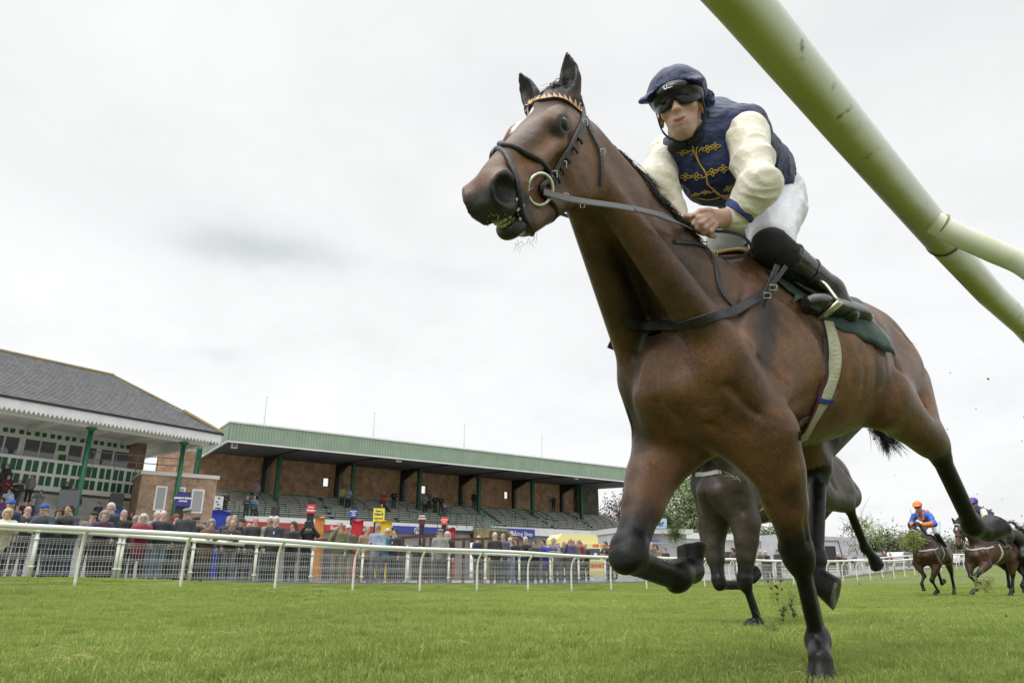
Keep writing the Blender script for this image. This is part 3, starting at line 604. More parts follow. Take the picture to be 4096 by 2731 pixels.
def hero_part(mb, name, m, smooth=False, label=None, parent=None, recalc=False):
    p = parent or hero; o = mb.build(name, m, None, smooth, recalc); o.parent = p
    if p is hero: o.matrix_parent_inverse = Matrix.Translation(-Vector(hero.location))
    else: o.matrix_parent_inverse = (Matrix.Translation(-Vector(hero.location)))
    if label: o['label'] = label
    return o
M_leather = mat('black_leather', (.018, .017, .018), .42, bump=.3, bscale=160, var=.4, vscale=14)
M_rubber = mat('grey_rein_rubber', (.060, .060, .062), .45, bump=.3, bscale=220)
M_metal = mat('polished_metal', (.62, .62, .58), .22, metal=1, bump=.05, bscale=30)
M_brass = mat('worn_metal', (.55, .52, .40), .3, metal=.8)
M_eye = mat('horse_eye', (.008, .005, .004), .12, spec=.4)
M_hair = mat('black_hair', (.012, .010, .010), .5)
M_green = mat('dark_green_cloth', (.016, .055, .042), .75, bump=.5, bscale=26, var=.35, vscale=9, sheen=.2)
M_cream = mat('cream_webbing', (.46, .46, .33), .8, bump=.3, bscale=120, var=.25, vscale=18)
M_navyband = mat('navy_band', (.02, .028, .09), .6); M_peach = mat('peach_band', (.75, .42, .18), .6)
M_blue = mat('blue_webbing', (.02, .04, .22), .7); M_red = mat('crimson_strap', (.12, .01, .04), .7)
# eyes
for s in (1, -1):
    c = hw(.186, s*.077, -.051); me = MB(); n = 20; V_ = []; F_ = []
    for i in range(n//2+1):
        for j in range(n):
            a, b = math.pi*i/(n//2), 2*math.pi*j/n; V_.append(c+.0275*np.array([math.sin(a)*math.cos(b), math.sin(a)*math.sin(b), math.cos(a)]))
    F_ = [(i*n+j, i*n+(j+1) % n, (i+1)*n+(j+1) % n, (i+1)*n+j) for i in range(n//2) for j in range(n)]
    me.add(V_, F_); hero_part(me, 'eye', M_eye, True)
# teeth with chewed grass in the open lips
me = MB()
for k in range(6):
    me.box(hw(.545-.003*(k-2.5)**2, (k-2.5)*.0085, -.139), (.010, .0078, .016), WM@HM); me.box(hw(.534-.003*(k-2.5)**2, (k-2.5)*.0085, -.158), (.010, .0078, .012), WM@HM)
hero_part(me, 'teeth', mat('teeth', (.66, .62, .46), .4, col2=(.56, .54, .30), var=.3, vscale=30))
me = MB(); R_ = np.random.RandomState(5)
for k in range(26):
    h = HS.px(1945+R_.rand()*110, 880+R_.rand()*30-((k % 2)*25))
    if h: p = h[0]; d = R_.normal(size=3)*.006; me.tube([p+h[1]*.001, p+h[1]*.004+d*.5, p+h[1]*.003+d], .0011, 4)
for k in range(16):
    h = HS.px(2050+R_.rand()*40, 800+R_.rand()*80)
    if h: me.add([h[0]+h[1]*.004+np.array(v)*(.003+.004*R_.rand()) for v in [(1, 0, 0), (-1, 0, 0), (0, 1, 0), (0, -1, 0), (0, 0, 1), (0, 0, -1)]], [(0, 2, 4), (2, 1, 4), (1, 3, 4), (3, 0, 4), (2, 0, 5), (1, 2, 5), (3, 1, 5), (0, 3, 5)], 1)
hero_part(me, 'mouth_froth', [mat('chewed_grass', (.16, .2, .05), .6), mat('foam', (.55, .57, .52), .5)])
# ---- bridle
br = MB()
nb_path, nn = HS.path([hw(.34, -.06, -.06), hw(.31, -.04, .0), (2000, 590), (2070, 600), (2145, 640), (2195, 695), (2178, 730), (2150, 760), hw(.34, .04, -.22), hw(.34, -.04, -.22), hw(.34, -.06, -.12), hw(.34, -.06, -.06)], off=.006)
br.tube(nb_path, .0085, 10); noseband_n = len(br.v)
hero_part(br, 'noseband', M_leather, True)
br = MB(); p, n_ = HS.path([hw(.40, -.05, -.12), hw(.38, -.04, -.02), (1962, 600), (1975, 590), (2030, 640), (2062, 710), (2076, 790), (2084, 870), hw(.43, .0, -.235), hw(.40, -.05, -.12)], off=.006)
br.tube(p, .0078, 10); hero_part(br, 'flash_strap', M_leather, True)
br = MB(); p, n_ = HS.path([(2190, 745), (2222, 690), (2262, 620), (2300, 560), (2325, 500), (2343, 452), (2330, 415), (2312, 385), hw(-.055, 0, .03), hw(-.02, -.07, .0), hw(.05, -.075, -.04), hw(.2, -.07, -.10), hw(.33, -.06, -.12)], off=.006)
br.strap(p, n_, .020, .006); hero_part(br, 'cheek_strap', M_leather)
br = MB(); p, n_ = HS.path([(2205, 700), (2245, 625), (2283, 565), (2318, 500)], off=.011); br.strap(p, n_, .013, .005)
for (x, y) in [(2240, 680), (2262, 640), (2290, 600), (2308, 565), (2222, 715)]:
    q, m_ = HS.px(x, y) or HS.near(at(x, y, 2.05)); t = p[-1]-p[0]; t /= np.linalg.norm(t); b_ = np.cross(t, m_); b_ /= np.linalg.norm(b_); br.strap([q+m_*.010-b_*.014, q+m_*.013, q+m_*.010+b_*.014], m_, .013, .006)
hero_part(br, 'noseband_strap', M_leather)
br = MB(); p, n_ = HS.path([(2338, 470), (2360, 540), (2392, 600), (2402, 660), (2402, 700), (2398, 745)], off=.006); br.strap(p, n_, .014, .005); hero_part(br, 'throat_lash', M_leather)
# brow band with navy and peach triangles
br = MB(); p, n_ = HS.path([hw(.055, -.082, -.03), (2092, 445), (2125, 415), (2165, 398), (2215, 390), (2265, 402), (2310, 430), (2335, 465)], n=8, off=.006)
T_ = np.gradient(p, axis=0); T_ /= np.linalg.norm(T_, axis=1)[:, None]; w_ = .026
up_ = np.cross(n_, T_); up_ /= np.linalg.norm(up_, axis=1)[:, None]
br.strap(p, n_, w_, .005)
m_ = len(p); step = 3
for i in range(4, m_-4-step, step):
    a, b, c = p[i]-up_[i]*w_*.45, p[i+step]-up_[i+step]*w_*.45, p[(2*i+step)//2]+up_[(2*i+step)//2]*w_*.42
    o_ = n_[i]*.0035
    br.prism([a+o_, b+o_, c+o_], n_[i]*.0012, 1)
hero_part(br, 'brow_band', [M_navyband, M_peach], recalc=True)
# bit ring
def ring(c, nrm, R, r, n=40, sq=1.0, up=(0, 0, 1)):
    nrm = np.array(nrm)/np.linalg.norm(nrm); a = np.cross(nrm, up); a /= np.linalg.norm(a); b = np.cross(a, nrm)
    return MB().tube([c+a*math.cos(t)*R*sq+b*math.sin(t)*R for t in np.linspace(0, 2*math.pi, n+1)], r, 8, cap=False)
q, m_ = HS.px(2140, 760); RN = q+m_*.016; ring(RN, -ray(2140, 760)*.6+m_*.4, .039, .0048, sq=.8)
hero_part(ring(RN, -ray(2140, 760)*.7+m_*.5, .041, .0048, sq=.85), 'bit_ring', M_metal, True)
bm = MB().tube([HS.px(2100, 770)[0]-m_*.01, RN-m_*.004+np.array([-.02, 0, 0]), RN+np.array([-.033, -.002, .0])], [.006, .008, .010], 8)
hero_part(bm, 'bit', M_brass, True)
# reins: bit ring -> along the neck -> hand, with a trailing loop
r0 = at(2178, 765, np.linalg.norm((RN-CAMP))/np.linalg.norm(ray(2178, 765))*.995); dR = (RN-CAMP)@FW
rein = spline([at(2176, 768, dR-.005), at(2250, 790, dR+.02), at(2330, 805, dR+.05), at(2480, 826, dR+.14), at(2620, 855, dR+.24), at(2700, 886, dR+.30), at(2770, 918, 2.40), at(2840, 938, 2.42)], 8)
hero_part(MB().strap(rein[:30], -FW*.8+UP*.3, .021, .004), 'rein', mat('grey_rein', (.12, .12, .125), .38), label='grey webbing front length of the near rein')
hero_part(MB().strap(rein[27:], -FW*.7+UP*.5, .030, .006), 'rein_grip', M_rubber)
lp = spline([at(2850, 925, 2.43), at(2910, 928, 2.44), at(2970, 945, 2.44), at(3005, 985, 2.45), at(2995, 1010, 2.46), at(2950, 1028, 2.47), at(2900, 1032, 2.48), at(2850, 1020, 2.49)], 8)
hero_part(MB().strap(lp, -FW, .011, .004), 'rein_loop', M_leather)
off = spline([hw(.38, -.06, -.14), hw(.2, -.12, -.2), wpt((.55, -.10, .05)), wpt((.25, -.10, .13)), at(2760, 885, 2.62), at(2830, 900, 2.60)], 8)
hero_part(MB().strap(off, (0, 0, 1), .02, .004), 'rein', M_rubber, label='rein on the far side of the neck')
for (x, y) in [(2250, 792), (2320, 806), (2245, 660), (2205, 700), (2328, 500), (2397, 615)]:
    hh = HS.px(x, y); c = (hh[0]+hh[1]*.012) if hh else at(x, y, dR+.03)
    hero_part(MB().tube([c+UP*a*.009+RT*b*.006 for a, b in ((1, 1), (1, -1), (-1, -1), (-1, 1), (1, 1))], .0018, 5), 'buckle', M_metal)
# ---- breastplate and girth
bp = MB(); p, n_ = HS.path([(2486, 1270), (2540, 1298), (2640, 1303), (2760, 1290), (2880, 1258), (2990, 1215), (3050, 1180), (3075, 1140)], off=.011, n=10); bp.strap(p, n_, .034, .005)
hero_part(bp, 'breast_strap', M_leather)
bp = MB(); p, n_ = HS.path([(2770, 930), (2815, 985), (2850, 1040), (2868, 1110), (2890, 1180), (2945, 1248)], off=.007); bp.strap(p, n_, .017, .004)
hero_part(bp, 'neck_strap', M_leather)
bp = MB(); bp.strap([at(3062, 1190, 2.36), at(3085, 1125, 2.38), at(3110, 1060, 2.40)], -FW, .020, .004); bp.strap([at(3080, 1150, 2.35), at(3120, 1100, 2.38), at(3145, 1065, 2.40)], -FW, .016, .004); bp.strap([at(3090, 1140, 2.345), at(3070, 1180, 2.34), at(3052, 1228, 2.34)], -FW, .012, .004)
hero_part(bp, 'buckle_strap', M_leather)
for (x, y, d) in [(3092, 1150, 2.33), (3068, 1182, 2.33), (2815, 978, 2.42), (2855, 1012, 2.42)]:
    c = at(x, y, d); hero_part(MB().tube([c+UP*a*.009+RT*b*.012 for a, b in ((1, 1), (1, -1), (-1, -1), (-1, 1), (1, 1))], .0025, 5), 'buckle', M_metal)
gt = MB(); p, n_ = HS.path([(3308, 1290), (3338, 1400), (3332, 1500), (3305, 1580), (3270, 1640), (3235, 1700), (3205, 1755)], off=.008); gt.strap(p, n_, .044, .007)
hero_part(gt, 'girth', M_cream)
gt = MB(); p, n_ = HS.path([(3300, 1290), (3310, 1400), (3308, 1480), (3295, 1540), (3262, 1610), (3232, 1680), (3195, 1745)], off=.005); gt.strap(p, n_, .030, .004); hero_part(gt, 'girth_strap', M_leather)
gt = MB(); p, n_ = HS.path([(3290, 1500), (3265, 1600), (3235, 1665), (3205, 1725)], off=.012); gt.strap(p, n_, .012, .003); hero_part(gt, 'surcingle', M_red)
gt = MB(); p, n_ = HS.path([(3262, 1598), (3295, 1604), (3322, 1600)], off=.016); gt.strap(p, n_, .018, .004); hero_part(gt, 'girth_clip', M_blue)
# ---- saddle cloth: a sheet lying on the back and flank, built in horse axes
def drape_grid(xs, ys, zfun, off, jit=.004, seed=1):
    """rows along the horse, columns over the back from left to right; snapped to the surface"""
    R_ = np.random.RandomState(seed); G = []
    for x in xs:
        row = []
        for a in ys:
            p = wpt(zfun(x, a)); q, nn_ = HS.near(p); row.append(q+nn_*(off+jit*math.sin(9*x+5*a)*abs(a)))
        G.append(row)
    return np.array(G)
def sheet(G, th, name, m, parent=None):
    a, b = G.shape[:2]; N_ = np.cross(np.gradient(G, axis=0), np.gradient(G, axis=1)); N_ /= np.linalg.norm(N_, axis=2)[:, :, None]+1e-9
    if (N_[a//2, b//2]@(G[a//2, b//2]-wpt((-.3, 0, -.4)))) < 0: N_ = -N_
    V_ = np.vstack([(G+N_*th).reshape(-1, 3), G.reshape(-1, 3)]); n = a*b; F_ = []
    for i in range(a-1):
        for j in range(b-1):
            k = i*b+j; F_.append((k, k+1, k+b+1, k+b)); F_.append((n+k, n+k+b, n+k+b+1, n+k+1))
    ed = [(i, j) for i, j in [(i, 0) for i in range(a)]+[(a-1, j) for j in range(1, b)]+[(i, b-1) for i in range(a-2, -1, -1)]+[(0, j) for j in range(b-2, 0, -1)]]
    ed = [i*b+j for i, j in ed]; F_ += [(ed[i], ed[(i+1) % len(ed)], n+ed[(i+1) % len(ed)], n+ed[i]) for i in range(len(ed))]
    return hero_part(MB().add(V_, F_), name, m, True, parent=parent, recalc=True)
ang = lambda x, a, R0=.5: (x, math.sin(a)*R0, -.36+math.cos(a)*R0)
G = drape_grid(np.linspace(-.08, -.66, 26), np.linspace(-1.55, 1.55, 40), lambda x, a: ang(x+.03*abs(a), a*(.92+.13*sstep(-x, .3, .6)-.18*(1-sstep(-x, .08, .3)))), .010, .008)
cloth = sheet(G, .004, 'saddle_cloth', M_green)
G = drape_grid(np.linspace(-.06, -.50, 22), np.linspace(-1.05, 1.05, 30), lambda x, a: ang(x+.02, a*(1-.45*(1-sstep(-x, .05, .25)))), .022, .004, 2)
sad = sheet(G, .012, 'saddle', mat('saddle_leather', (.022, .020, .021), .33, bump=.25, bscale=90, var=.3, vscale=10))
# tan numnah pad in front of the saddle
G = drape_grid(np.linspace(.06, -.14, 10), np.linspace(-.3, .55, 14), lambda x, a: ang(x, a), .012, .002, 3)
sheet(G, .012, 'wither_pad', mat('tan_pad', (.42, .28, .12), .8, bump=.3, bscale=70, var=.3, vscale=12))
# ---- mane and tail: many fine curved strands
def strands(P0, dirs, L, n, r, seed, sag=.3, curl=.25, steps=6):
    R_ = np.random.RandomState(seed); Vs = []; Qs = []; c = 0
    for k in range(n):
        u = R_.rand()*(len(P0)-1); i = int(u); f = u-i; p = P0[i]*(1-f)+P0[min(i+1, len(P0)-1)]*f; d = dirs[i]*(1-f)+dirs[min(i+1, len(P0)-1)]*f
        d = d/np.linalg.norm(d)+R_.normal(size=3)*curl; d /= np.linalg.norm(d); l = L*(.5+.7*R_.rand()); p = p+R_.normal(size=3)*.008; w = R_.normal(size=3)*curl*.8
        s_ = np.cross(d, R_.normal(size=3)); s_ /= np.linalg.norm(s_)
        for t in range(steps+1):
            x = t/steps; rr = r*(1-x)**.7+.0002; Vs += [p-s_*rr, p+s_*rr]
            d = d+(w*.35+np.array([0, 0, -sag])*.35)*1.0/steps*3; d /= np.linalg.norm(d); p = p+d*l/steps
            if t < steps: Qs.append((c, c+1, c+3, c+2)); c += 2
        c += 2
    return np.array(Vs), np.array(Qs)
crest = HS.path([(2360, 440), (2423, 528), (2472, 588), (2530, 665), (2570, 724), (2640, 805), (2700, 870), (2760, 905)], n=5, off=-.004)[0]
inn = np.array([.55, .45, .35]); ct = np.gradient(crest, axis=0); ct /= np.linalg.norm(ct, axis=1)[:, None]
Vm, Qm = strands(crest[8:]+np.array([.012, .02, .0]), np.array([inn*.55+1.2*t for t in ct[8:]]), .085, 4200, .0010, 11, sag=.45, curl=.13)
me_ = link('mane', np_mesh('mane', Vm, Qm), M_hair); me_.parent = hero; me_.matrix_parent_inverse = Matrix.Translation(-Vector(hero.location))
pl = np.array([hw(-.03, -.03, .02), hw(-.02, .03, .02), hw(.02, .0, .02)]); Vm, Qm = strands(pl, np.array([UP*.3+RT*.6+FW*.3]*3), .05, 220, .0009, 12, sag=.4, curl=.25)
me_ = link('forelock', np_mesh('forelock', Vm, Qm), M_hair); me_.parent = hero; me_.matrix_parent_inverse = Matrix.Translation(-Vector(hero.location))
Vm, Qm = strands(np.array([hw(.50, .0, -.225), hw(.44, .01, -.235), hw(.53, .02, -.20)]), np.array([(-.2, -.2, -1.)]*3), .045, 22, .00035, 14, sag=.1, curl=.3)
me_ = link('whiskers', np_mesh('whiskers', Vm, Qm), M_hair); me_.parent = hero; me_.matrix_parent_inverse = Matrix.Translation(-Vector(hero.location))
# tail: dock then hair streaming back and down between the hind legs
tl = spline([wpt((-1.16, 0, -.10)), wpt((-1.32, 0, -.16)), at(3600, 1560, 3.75), at(3540, 1700, 3.65), at(3530, 1740, 3.6)], 8)
td = np.gradient(tl, axis=0); td /= np.linalg.norm(td, axis=1)[:, None]
Vm, Qm = strands(tl, td+np.array([.25, 0, -.1]), .14, 1300, .0012, 13, sag=.2, curl=.07)
V2, Q2 = strands(np.array([at(3470, 1700, 3.55), at(3560, 1750, 3.55)]), np.array([RT*.8-UP*.6]*2),   .12, 420, .0010, 15, sag=.2, curl=.28)
me_ = link('tail', np_mesh('tail', np.vstack([Vm, V2]), np.vstack([Qm, Q2+len(Vm)])), M_hair); me_.parent = hero; me_.matrix_parent_inverse = Matrix.Translation(-Vector(hero.location))
# ------------------------------------------------------------------ jockey of the leading horse (world coordinates)
JP = {k: at(*v) for k, v in dict(nb=(2838, 520, 2.72), sL=(2982, 535, 2.62), sR=(2675, 618, 2.86), eL=(3036, 748, 2.42), wL=(2945, 862, 2.45), eR=(2628, 735, 2.66), wR=(2712, 885, 2.62), pel=(3085, 800, 3.10),
      hL=(3098, 835, 2.98), kL=(3082, 985, 2.50), aL=(3318, 1160, 2.60), toe=(3250, 1222, 2.46), heel=(3440, 1268, 2.60), hR=(2990, 860, 3.20), kR=(2900, 965, 2.95), aR=(3120, 1150, 3.1)).items()}
hf = np.array([-.42, -.84, -.30]); hf /= np.linalg.norm(hf)
hu_ = UP*math.cos(math.radians(13))-RT*math.sin(math.radians(13)); hu_ -= hf*(hu_@hf); hu_ /= np.linalg.norm(hu_); hl = np.cross(hu_, hf)    # left ear direction
if hl@RT < 0: hl = -hl
HC = at(2722, 442, 2.62)
def F(f, l, u): return HC+hf*f+hl*l+hu_*u
HAX = np.array([hf, hl, hu_])
jockey = thing('person', 'jockey in navy silks with gold braid and cream sleeves crouched on the leading horse', 'jockey', tuple(wpt((-.25, 0, .1))))
def jp(o, parent=None, label=None):
    o.parent = jockey; o.matrix_parent_inverse = Matrix.Translation(-Vector(jockey.location))
    if label: o['label'] = label
    return o
def face_ops(F, AX, s=1.0):
    o = [U_(Ell(F(-.012*s, 0, .03*s), np.array([.098, .076, .092])*s, AX), .02), U_(Ell(F(.022*s, 0, -.042*s), np.array([.066, .056, .080])*s, AX), .03),
         U_(Ell(F(.052*s, 0, -.092*s), np.array([.030, .028, .026])*s, AX), .02), U_(Cap(F(.070*s, 0, .028*s), F(.098*s, 0, -.022*s), .009*s, .0125*s), .014),
         U_(Ell(F(.062*s, 0, -.060*s), np.array([.026, .034, .028])*s, AX), .02), U_(Cap(F(-.06*s, 0, -.02*s), F(-.075*s, 0, -.14*s), .055*s, .060*s), .03)]
    for t in (1, -1):
        o += [U_(Ell(F(.050*s, t*.040*s, -.012*s), np.array([.026, .026, .022])*s, AX), .015), U_(Ell(F(.090*s, t*.012*s, -.024*s), np.array([.011, .009, .009])*s, AX), .006),
              U_(Cap(F(-.02*s, t*.045*s, -.07*s), F(.045*s, t*.018*s, -.098*s), .022*s, .018*s), .02), U_(Ell(F(-.008*s, t*.079*s, -.012*s), np.array([.016, .009, .030])*s, AX), .006),
              S_(Ell(F(.088*s, t*.031*s, .014*s), np.array([.016, .020, .013])*s, AX), .012), U_(Ell(F(.070*s, t*.031*s, .013*s), np.array([.014, .014, .012])*s, AX), .004),
              U_(Cap(F(.080*s, t*.016*s, .036*s), F(.070*s, t*.046*s, .036*s), .008*s, .006*s), .01),
              S_(Ell(F(.103*s, t*.007*s, -.034*s), np.array([.006, .0045, .004])*s, AX), .003),
              G_([F(.092*s, t*.018*s, -.030*s), F(.076*s, t*.034*s, -.062*s)], .006*s, .0022*s)]
    for t in (1, -1):
        o += [U_(Cap(F(.087*s, 0, -.0610*s), F(.079*s, t*.021*s, -.0560*s), .0048*s, .0038*s), .006), U_(Cap(F(.086*s, 0, -.0735*s), F(.079*s, t*.019*s, -.0640*s), .0058*s, .0040*s), .006)]
    for t in (1, -1): o.append(S_(Cap(F(.096*s, 0, -.0670*s), F(.088*s, t*.019*s, -.0600*s), .0050*s, .0030*s), .003))
    o.append(G_([F(.080*s, -.02*s, -.084*s), F(.082*s, 0, -.086*s), F(.080*s, .02*s, -.084*s)], .006*s, .0015*s))
    return o
def finger(o, pts, r0, r1, k=.004):
    for i in range(len(pts)-1):
        a = r0+(r1-r0)*i/(len(pts)-1); b = r0+(r1-r0)*(i+1)/(len(pts)-1); o.append(U_(Cap(pts[i], pts[i+1], a, b), k if i else .008))
ops = face_ops(F, HAX)
A_ = JP
for a, b, r1, r2 in [('nb', 'pel', .055, .09), ('sL', 'sR', .04, .04), ('sL', 'eL', .050, .042), ('eL', 'wL', .042, .028), ('sR', 'eR', .050, .042), ('eR', 'wR', .042, .028), ('hL', 'kL', .085, .055), ('kL', 'aL', .050, .035), ('hR', 'kR', .085, .055), ('kR', 'aR', .05, .035), ('pel', 'hL', .1, .09), ('pel', 'hR', .1, .09)]:
    ops.append(U_(Cap(A_[a], A_[b], r1, r2), .03))
# left hand closed on the rein
w0 = A_['wL']; pc = at(2868, 880, 2.41)
ops += [U_(Cap(w0, at(2895, 872, 2.43), .027, .028), .02), U_(Cap(at(2895, 862, 2.43), at(2838, 866, 2.40), .024, .019), .015), U_(Cap(at(2898, 885, 2.43), at(2845, 898, 2.40), .024, .018), .015)]
for (kx, ky, kd), (mx_, my, md), (tx, ty, td_), (ex, ey, ed) in [((2832, 858, 2.385), (2795, 872, 2.36), (2775, 898, 2.37), (2790, 915, 2.395)), ((2838, 872, 2.38), (2803, 892, 2.355), (2790, 915, 2.365), (2808, 930, 2.39)), ((2848, 888, 2.38), (2818, 912, 2.36), (2812, 930, 2.37), (2832, 938, 2.395)), ((2862, 902, 2.385), (2842, 926, 2.37), (2842, 942, 2.38), (2858, 944, 2.40))]:
    finger(ops, [at(kx, ky, kd), at(mx_, my, md), at(tx, ty, td_), at(ex, ey, ed)], .0115, .0090)
finger(ops, [at(2872, 856, 2.42), at(2835, 843, 2.39), at(2800, 846, 2.37), at(2778, 862, 2.365)], .0125, .0095)
# right hand beyond the neck, fingertips on the rein
w1 = A_['wR']
ops += [U_(Cap(w1, at(2745, 884, 2.60), .026, .025), .02)]
for dy, dx in ((-10, 0), (0, 4), (11, 6), (21, 4)): finger(ops, [at(2752, 880+dy, 2.58), at(2772+dx, 872+dy, 2.55), at(2786+dx, 884+dy, 2.54), at(2778+dx, 898+dy, 2.55)], .010, .008)
finger(ops, [at(2742, 868, 2.58), at(2748, 862, 2.54), at(2768, 866, 2.52)], .011, .009)
V, Q = sdf_mesh(ops, .0036)
def skin_mat(name, col=(.46, .25, .18)):
    return mat(name, col, .5, bump=.12, bscale=180, col2=tuple(c*k for c, k in zip(col, (1.1, .78, .72))), vscale=22, sub=.12)
M_skin = skin_mat('skin')
sc_ = np.tile(np.array([.53, .34, .26]), (len(V), 1)); q_ = (V-HC)@HAX.T; nn_ = fast_noise(V, 60, 3)
def tint(c, m): sc_[:] = sc_*(1-np.clip(m, 0, 1)[:, None])+np.array(c)*np.clip(m, 0, 1)[:, None]
tint((.42, .20, .15), (1-sstep(np.linalg.norm((q_-[.06, .045, -.03])/[.05, .03, .03], axis=1), .3, 1.1))*.6+(1-sstep(np.linalg.norm((q_-[.06, -.045, -.03])/[.05, .03, .03], axis=1), .3, 1.1))*.6)
tint((.30, .22, .18), sstep(-q_[:, 2], .045, .075)*sstep(q_[:, 0], .0, .04)*.45*(.8+nn_)); tint((.36, .12, .11), 1-sstep(np.linalg.norm((q_-[.088, 0, -.0665]+np.stack([q_[:, 0]*0, q_[:, 0]*0, -8*q_[:, 1]**2], 1)*[0, 0, 2])/[.03, .024, .0100], axis=1), .75, 1.15)); tint((.05, .015, .015), 1-sstep(np.linalg.norm((q_-[.086, 0, -.0668]+np.stack([q_[:, 0]*0, q_[:, 0]*0, -16*q_[:, 1]**2], 1))/[.03, .019, .0036], axis=1), .7, 1.1))
tint((.40, .18, .13), (np.linalg.norm(V-HC, axis=1) > .2)*(.35+.5*nn_))
M_fskin = mat('jockey_skin', (.5, .3, .2), .48, bump=.15, bscale=160, sub=.1); _t = M_fskin.node_tree; _a = _t.nodes.new('ShaderNodeAttribute'); _a.attribute_name = 'tone'; _t.links.new(_a.outputs['Color'], _t.nodes['Principled BSDF'].inputs['Base Color'])
jp(link('body', np_mesh('jockey_body', V, Q, dict(tone=sc_)), M_fskin, smooth=True))
def cloth_noise(V, Q, amp, sc, seed, dirv=None):
    me = V; N_ = np.zeros_like(V); a, b, c, d = [V[Q[:, i]] for i in range(4)]; fn = np.cross(c-a, d-b)
    for i in range(4):
        for ax in range(3): N_[:, ax] += np.bincount(Q[:, i], fn[:, ax], len(V))
    N_ /= np.linalg.norm(N_, axis=1)[:, None]+1e-12
    X = V.copy()
    if dirv is not None: dv_ = np.array(dirv)/np.linalg.norm(dirv); X = V-np.outer(V@dv_, dv_)*.65
    n = np.zeros(len(V))
    for k, (s, w_) in enumerate([(sc, 1), (sc*2.1, .55), (sc*4.3, .28)]):
        m = fast_noise(X, s, seed+k); n += w_*(1-np.abs(m)*3.2)           # ridged: creases
    return V+N_*(n*amp)[:, None]
def clothing(name, ops, h, m, amp=.003, sc=22, seed=1, dirv=None, label=None, keep=False):
    V, Q = sdf_mesh(ops, h); V = cloth_noise(V, Q, amp, sc, seed, dirv); o = jp(link(name, np_mesh(name, V, Q), m, smooth=True), label=label)
    return (o, V, Q)
M_navy = mat('navy_satin', (.014, .024, .088), .48, spec=.3, bump=.45, bscale=38, var=.3, vscale=10, sheen=.03)
M_creams = mat('cream_satin', (.72, .68, .56), .45, bump=.5, bscale=34, var=.06, vscale=8, sheen=.2)
M_white = mat('white_breeches', (.70, .71, .76), .55, bump=.3, bscale=40, var=.05, vscale=9)
M_boot = mat('black_boot', (.012, .012, .013), .22, bump=.12, bscale=30, coat=.4)
M_sock = mat('black_knit', (.008, .008, .009), .85, bump=.4, bscale=200)
M_gold = mat('gold_braid', (.52, .36, .05), .45, bump=.4, bscale=300, metal=.25)
pl_, so_ = A_['pel'], A_
torso = [U_(Cap(at(2850, 590, 2.74), at(3050, 735, 2.98), .145, .135), .05), U_(Cap(at(2965, 520, 2.68), at(2700, 612, 2.84), .078, .068), .06), U_(Cap(at(2770, 615, 2.76), at(2820, 715, 2.70), .100, .085), .06),
         U_(Cap(at(2860, 690, 2.68), at(2930, 730, 2.78), .105, .11), .06), U_(Cap(at(2985, 568, 2.75), at(3085, 665, 2.98), .095, .082), .05), U_(Cap(at(3070, 655, 3.0), at(3095, 690, 3.06), .082, .078), .04), U_(Cap(at(2838, 500, 2.74), at(2880, 455, 2.80), .075, .06), .04), U_(Cap(at(2850, 480, 2.78), at(2985, 500, 2.72), .058, .07), .05)]
torso.append(U_(Cap(at(2835, 540, 2.70), at(2790, 575, 2.66), .085, .07), .05))
_, TV, TQ = clothing('silks', torso, .005, M_navy, .0042, 17, 3)
TS = Surf(TV, TQ)
jp(MB().tube(np.array([F(-.05+.062*math.cos(t), .066*math.sin(t), -.115-.012*math.cos(t)) for t in np.linspace(0, 2*math.pi, 25)]), .020, 10, cap=False).build('neck_warmer', M_sock, None, True))
def sleeve(name, s, e, w_, rs, re, rw, seed):
    d = (w_-e)/np.linalg.norm(w_-e)
    return clothing(name, [U_(Cap(s, e, rs, re), .04), U_(Cap(e, w_-d*.03, re*.97, rw), .04), U_(Cap(w_-d*.045, w_-d*.015, rw*1.02, rw*.88), .012), U_(Cap(w_-d*.002, w_+d*.012, rw*.80, rw*.98), .008)], .0045, M_creams, .0072, 13, seed, np.cross(e-s, FW))
sleeve('sleeve', A_['sL'], A_['eL'], A_['wL'], .076, .067, .047, 5); sleeve('sleeve', A_['sR'], A_['eR'], A_['wR'], .074, .066, .044, 6)
d_ = (A_['wL']-A_['eL']); d_ /= np.linalg.norm(d_); c0 = A_['wL']-d_*.020; a_ = np.cross(d_, UP); a_ /= np.linalg.norm(a_); b_ = np.cross(a_, d_)
jp(MB().strap([c0+(a_*math.cos(t)+b_*math.sin(t))*.0555 for t in np.linspace(0, 2*math.pi, 33)], [(a_*math.cos(t)+b_*math.sin(t)) for t in np.linspace(0, 2*math.pi, 33)], .026, .004).build('cuff_band', mat('royal_blue', (.02, .035, .17), .5), None, False))
# breeches, socks, boots
clothing('breeches', [U_(Ell(at(3098, 795, 3.04), (.13, .145, .12)), .05), U_(Cap(A_['hL'], A_['kL']+(A_['hL']-A_['kL'])*.10, .122, .078), .05), U_(Cap(A_['hR'], A_['kR'], .115, .075), .05), U_(Ell(at(3122, 850, 2.92), (.09, .1, .08)), .05)], .0055, M_white, .0065, 11, 8, A_['kL']-A_['hL'])
kd = A_['aL']-A_['kL']
clothing('sock', [U_(Cap(A_['kL'], A_['kL']+kd*.4, .068, .060), .02)], .0045, M_sock, .0012, 30, 9)
bt_ = [U_(Cap(A_['kL']+kd*.30, A_['aL'], .063, .046), .02), U_(Cap(A_['aL'], (A_['heel']*.75+A_['toe']*.25), .044, .036), .03)]
clothing('boot', bt_, .0045, M_boot, .0012, 24, 10, kd)
sl_ = A_['heel']-A_['toe']; sn = -FW*.62-UP*.45-RT*.25; sn -= sl_*(sn@sl_)/(sl_@sl_); sn /= np.linalg.norm(sn)
A0 = A_['toe']-sl_*.12
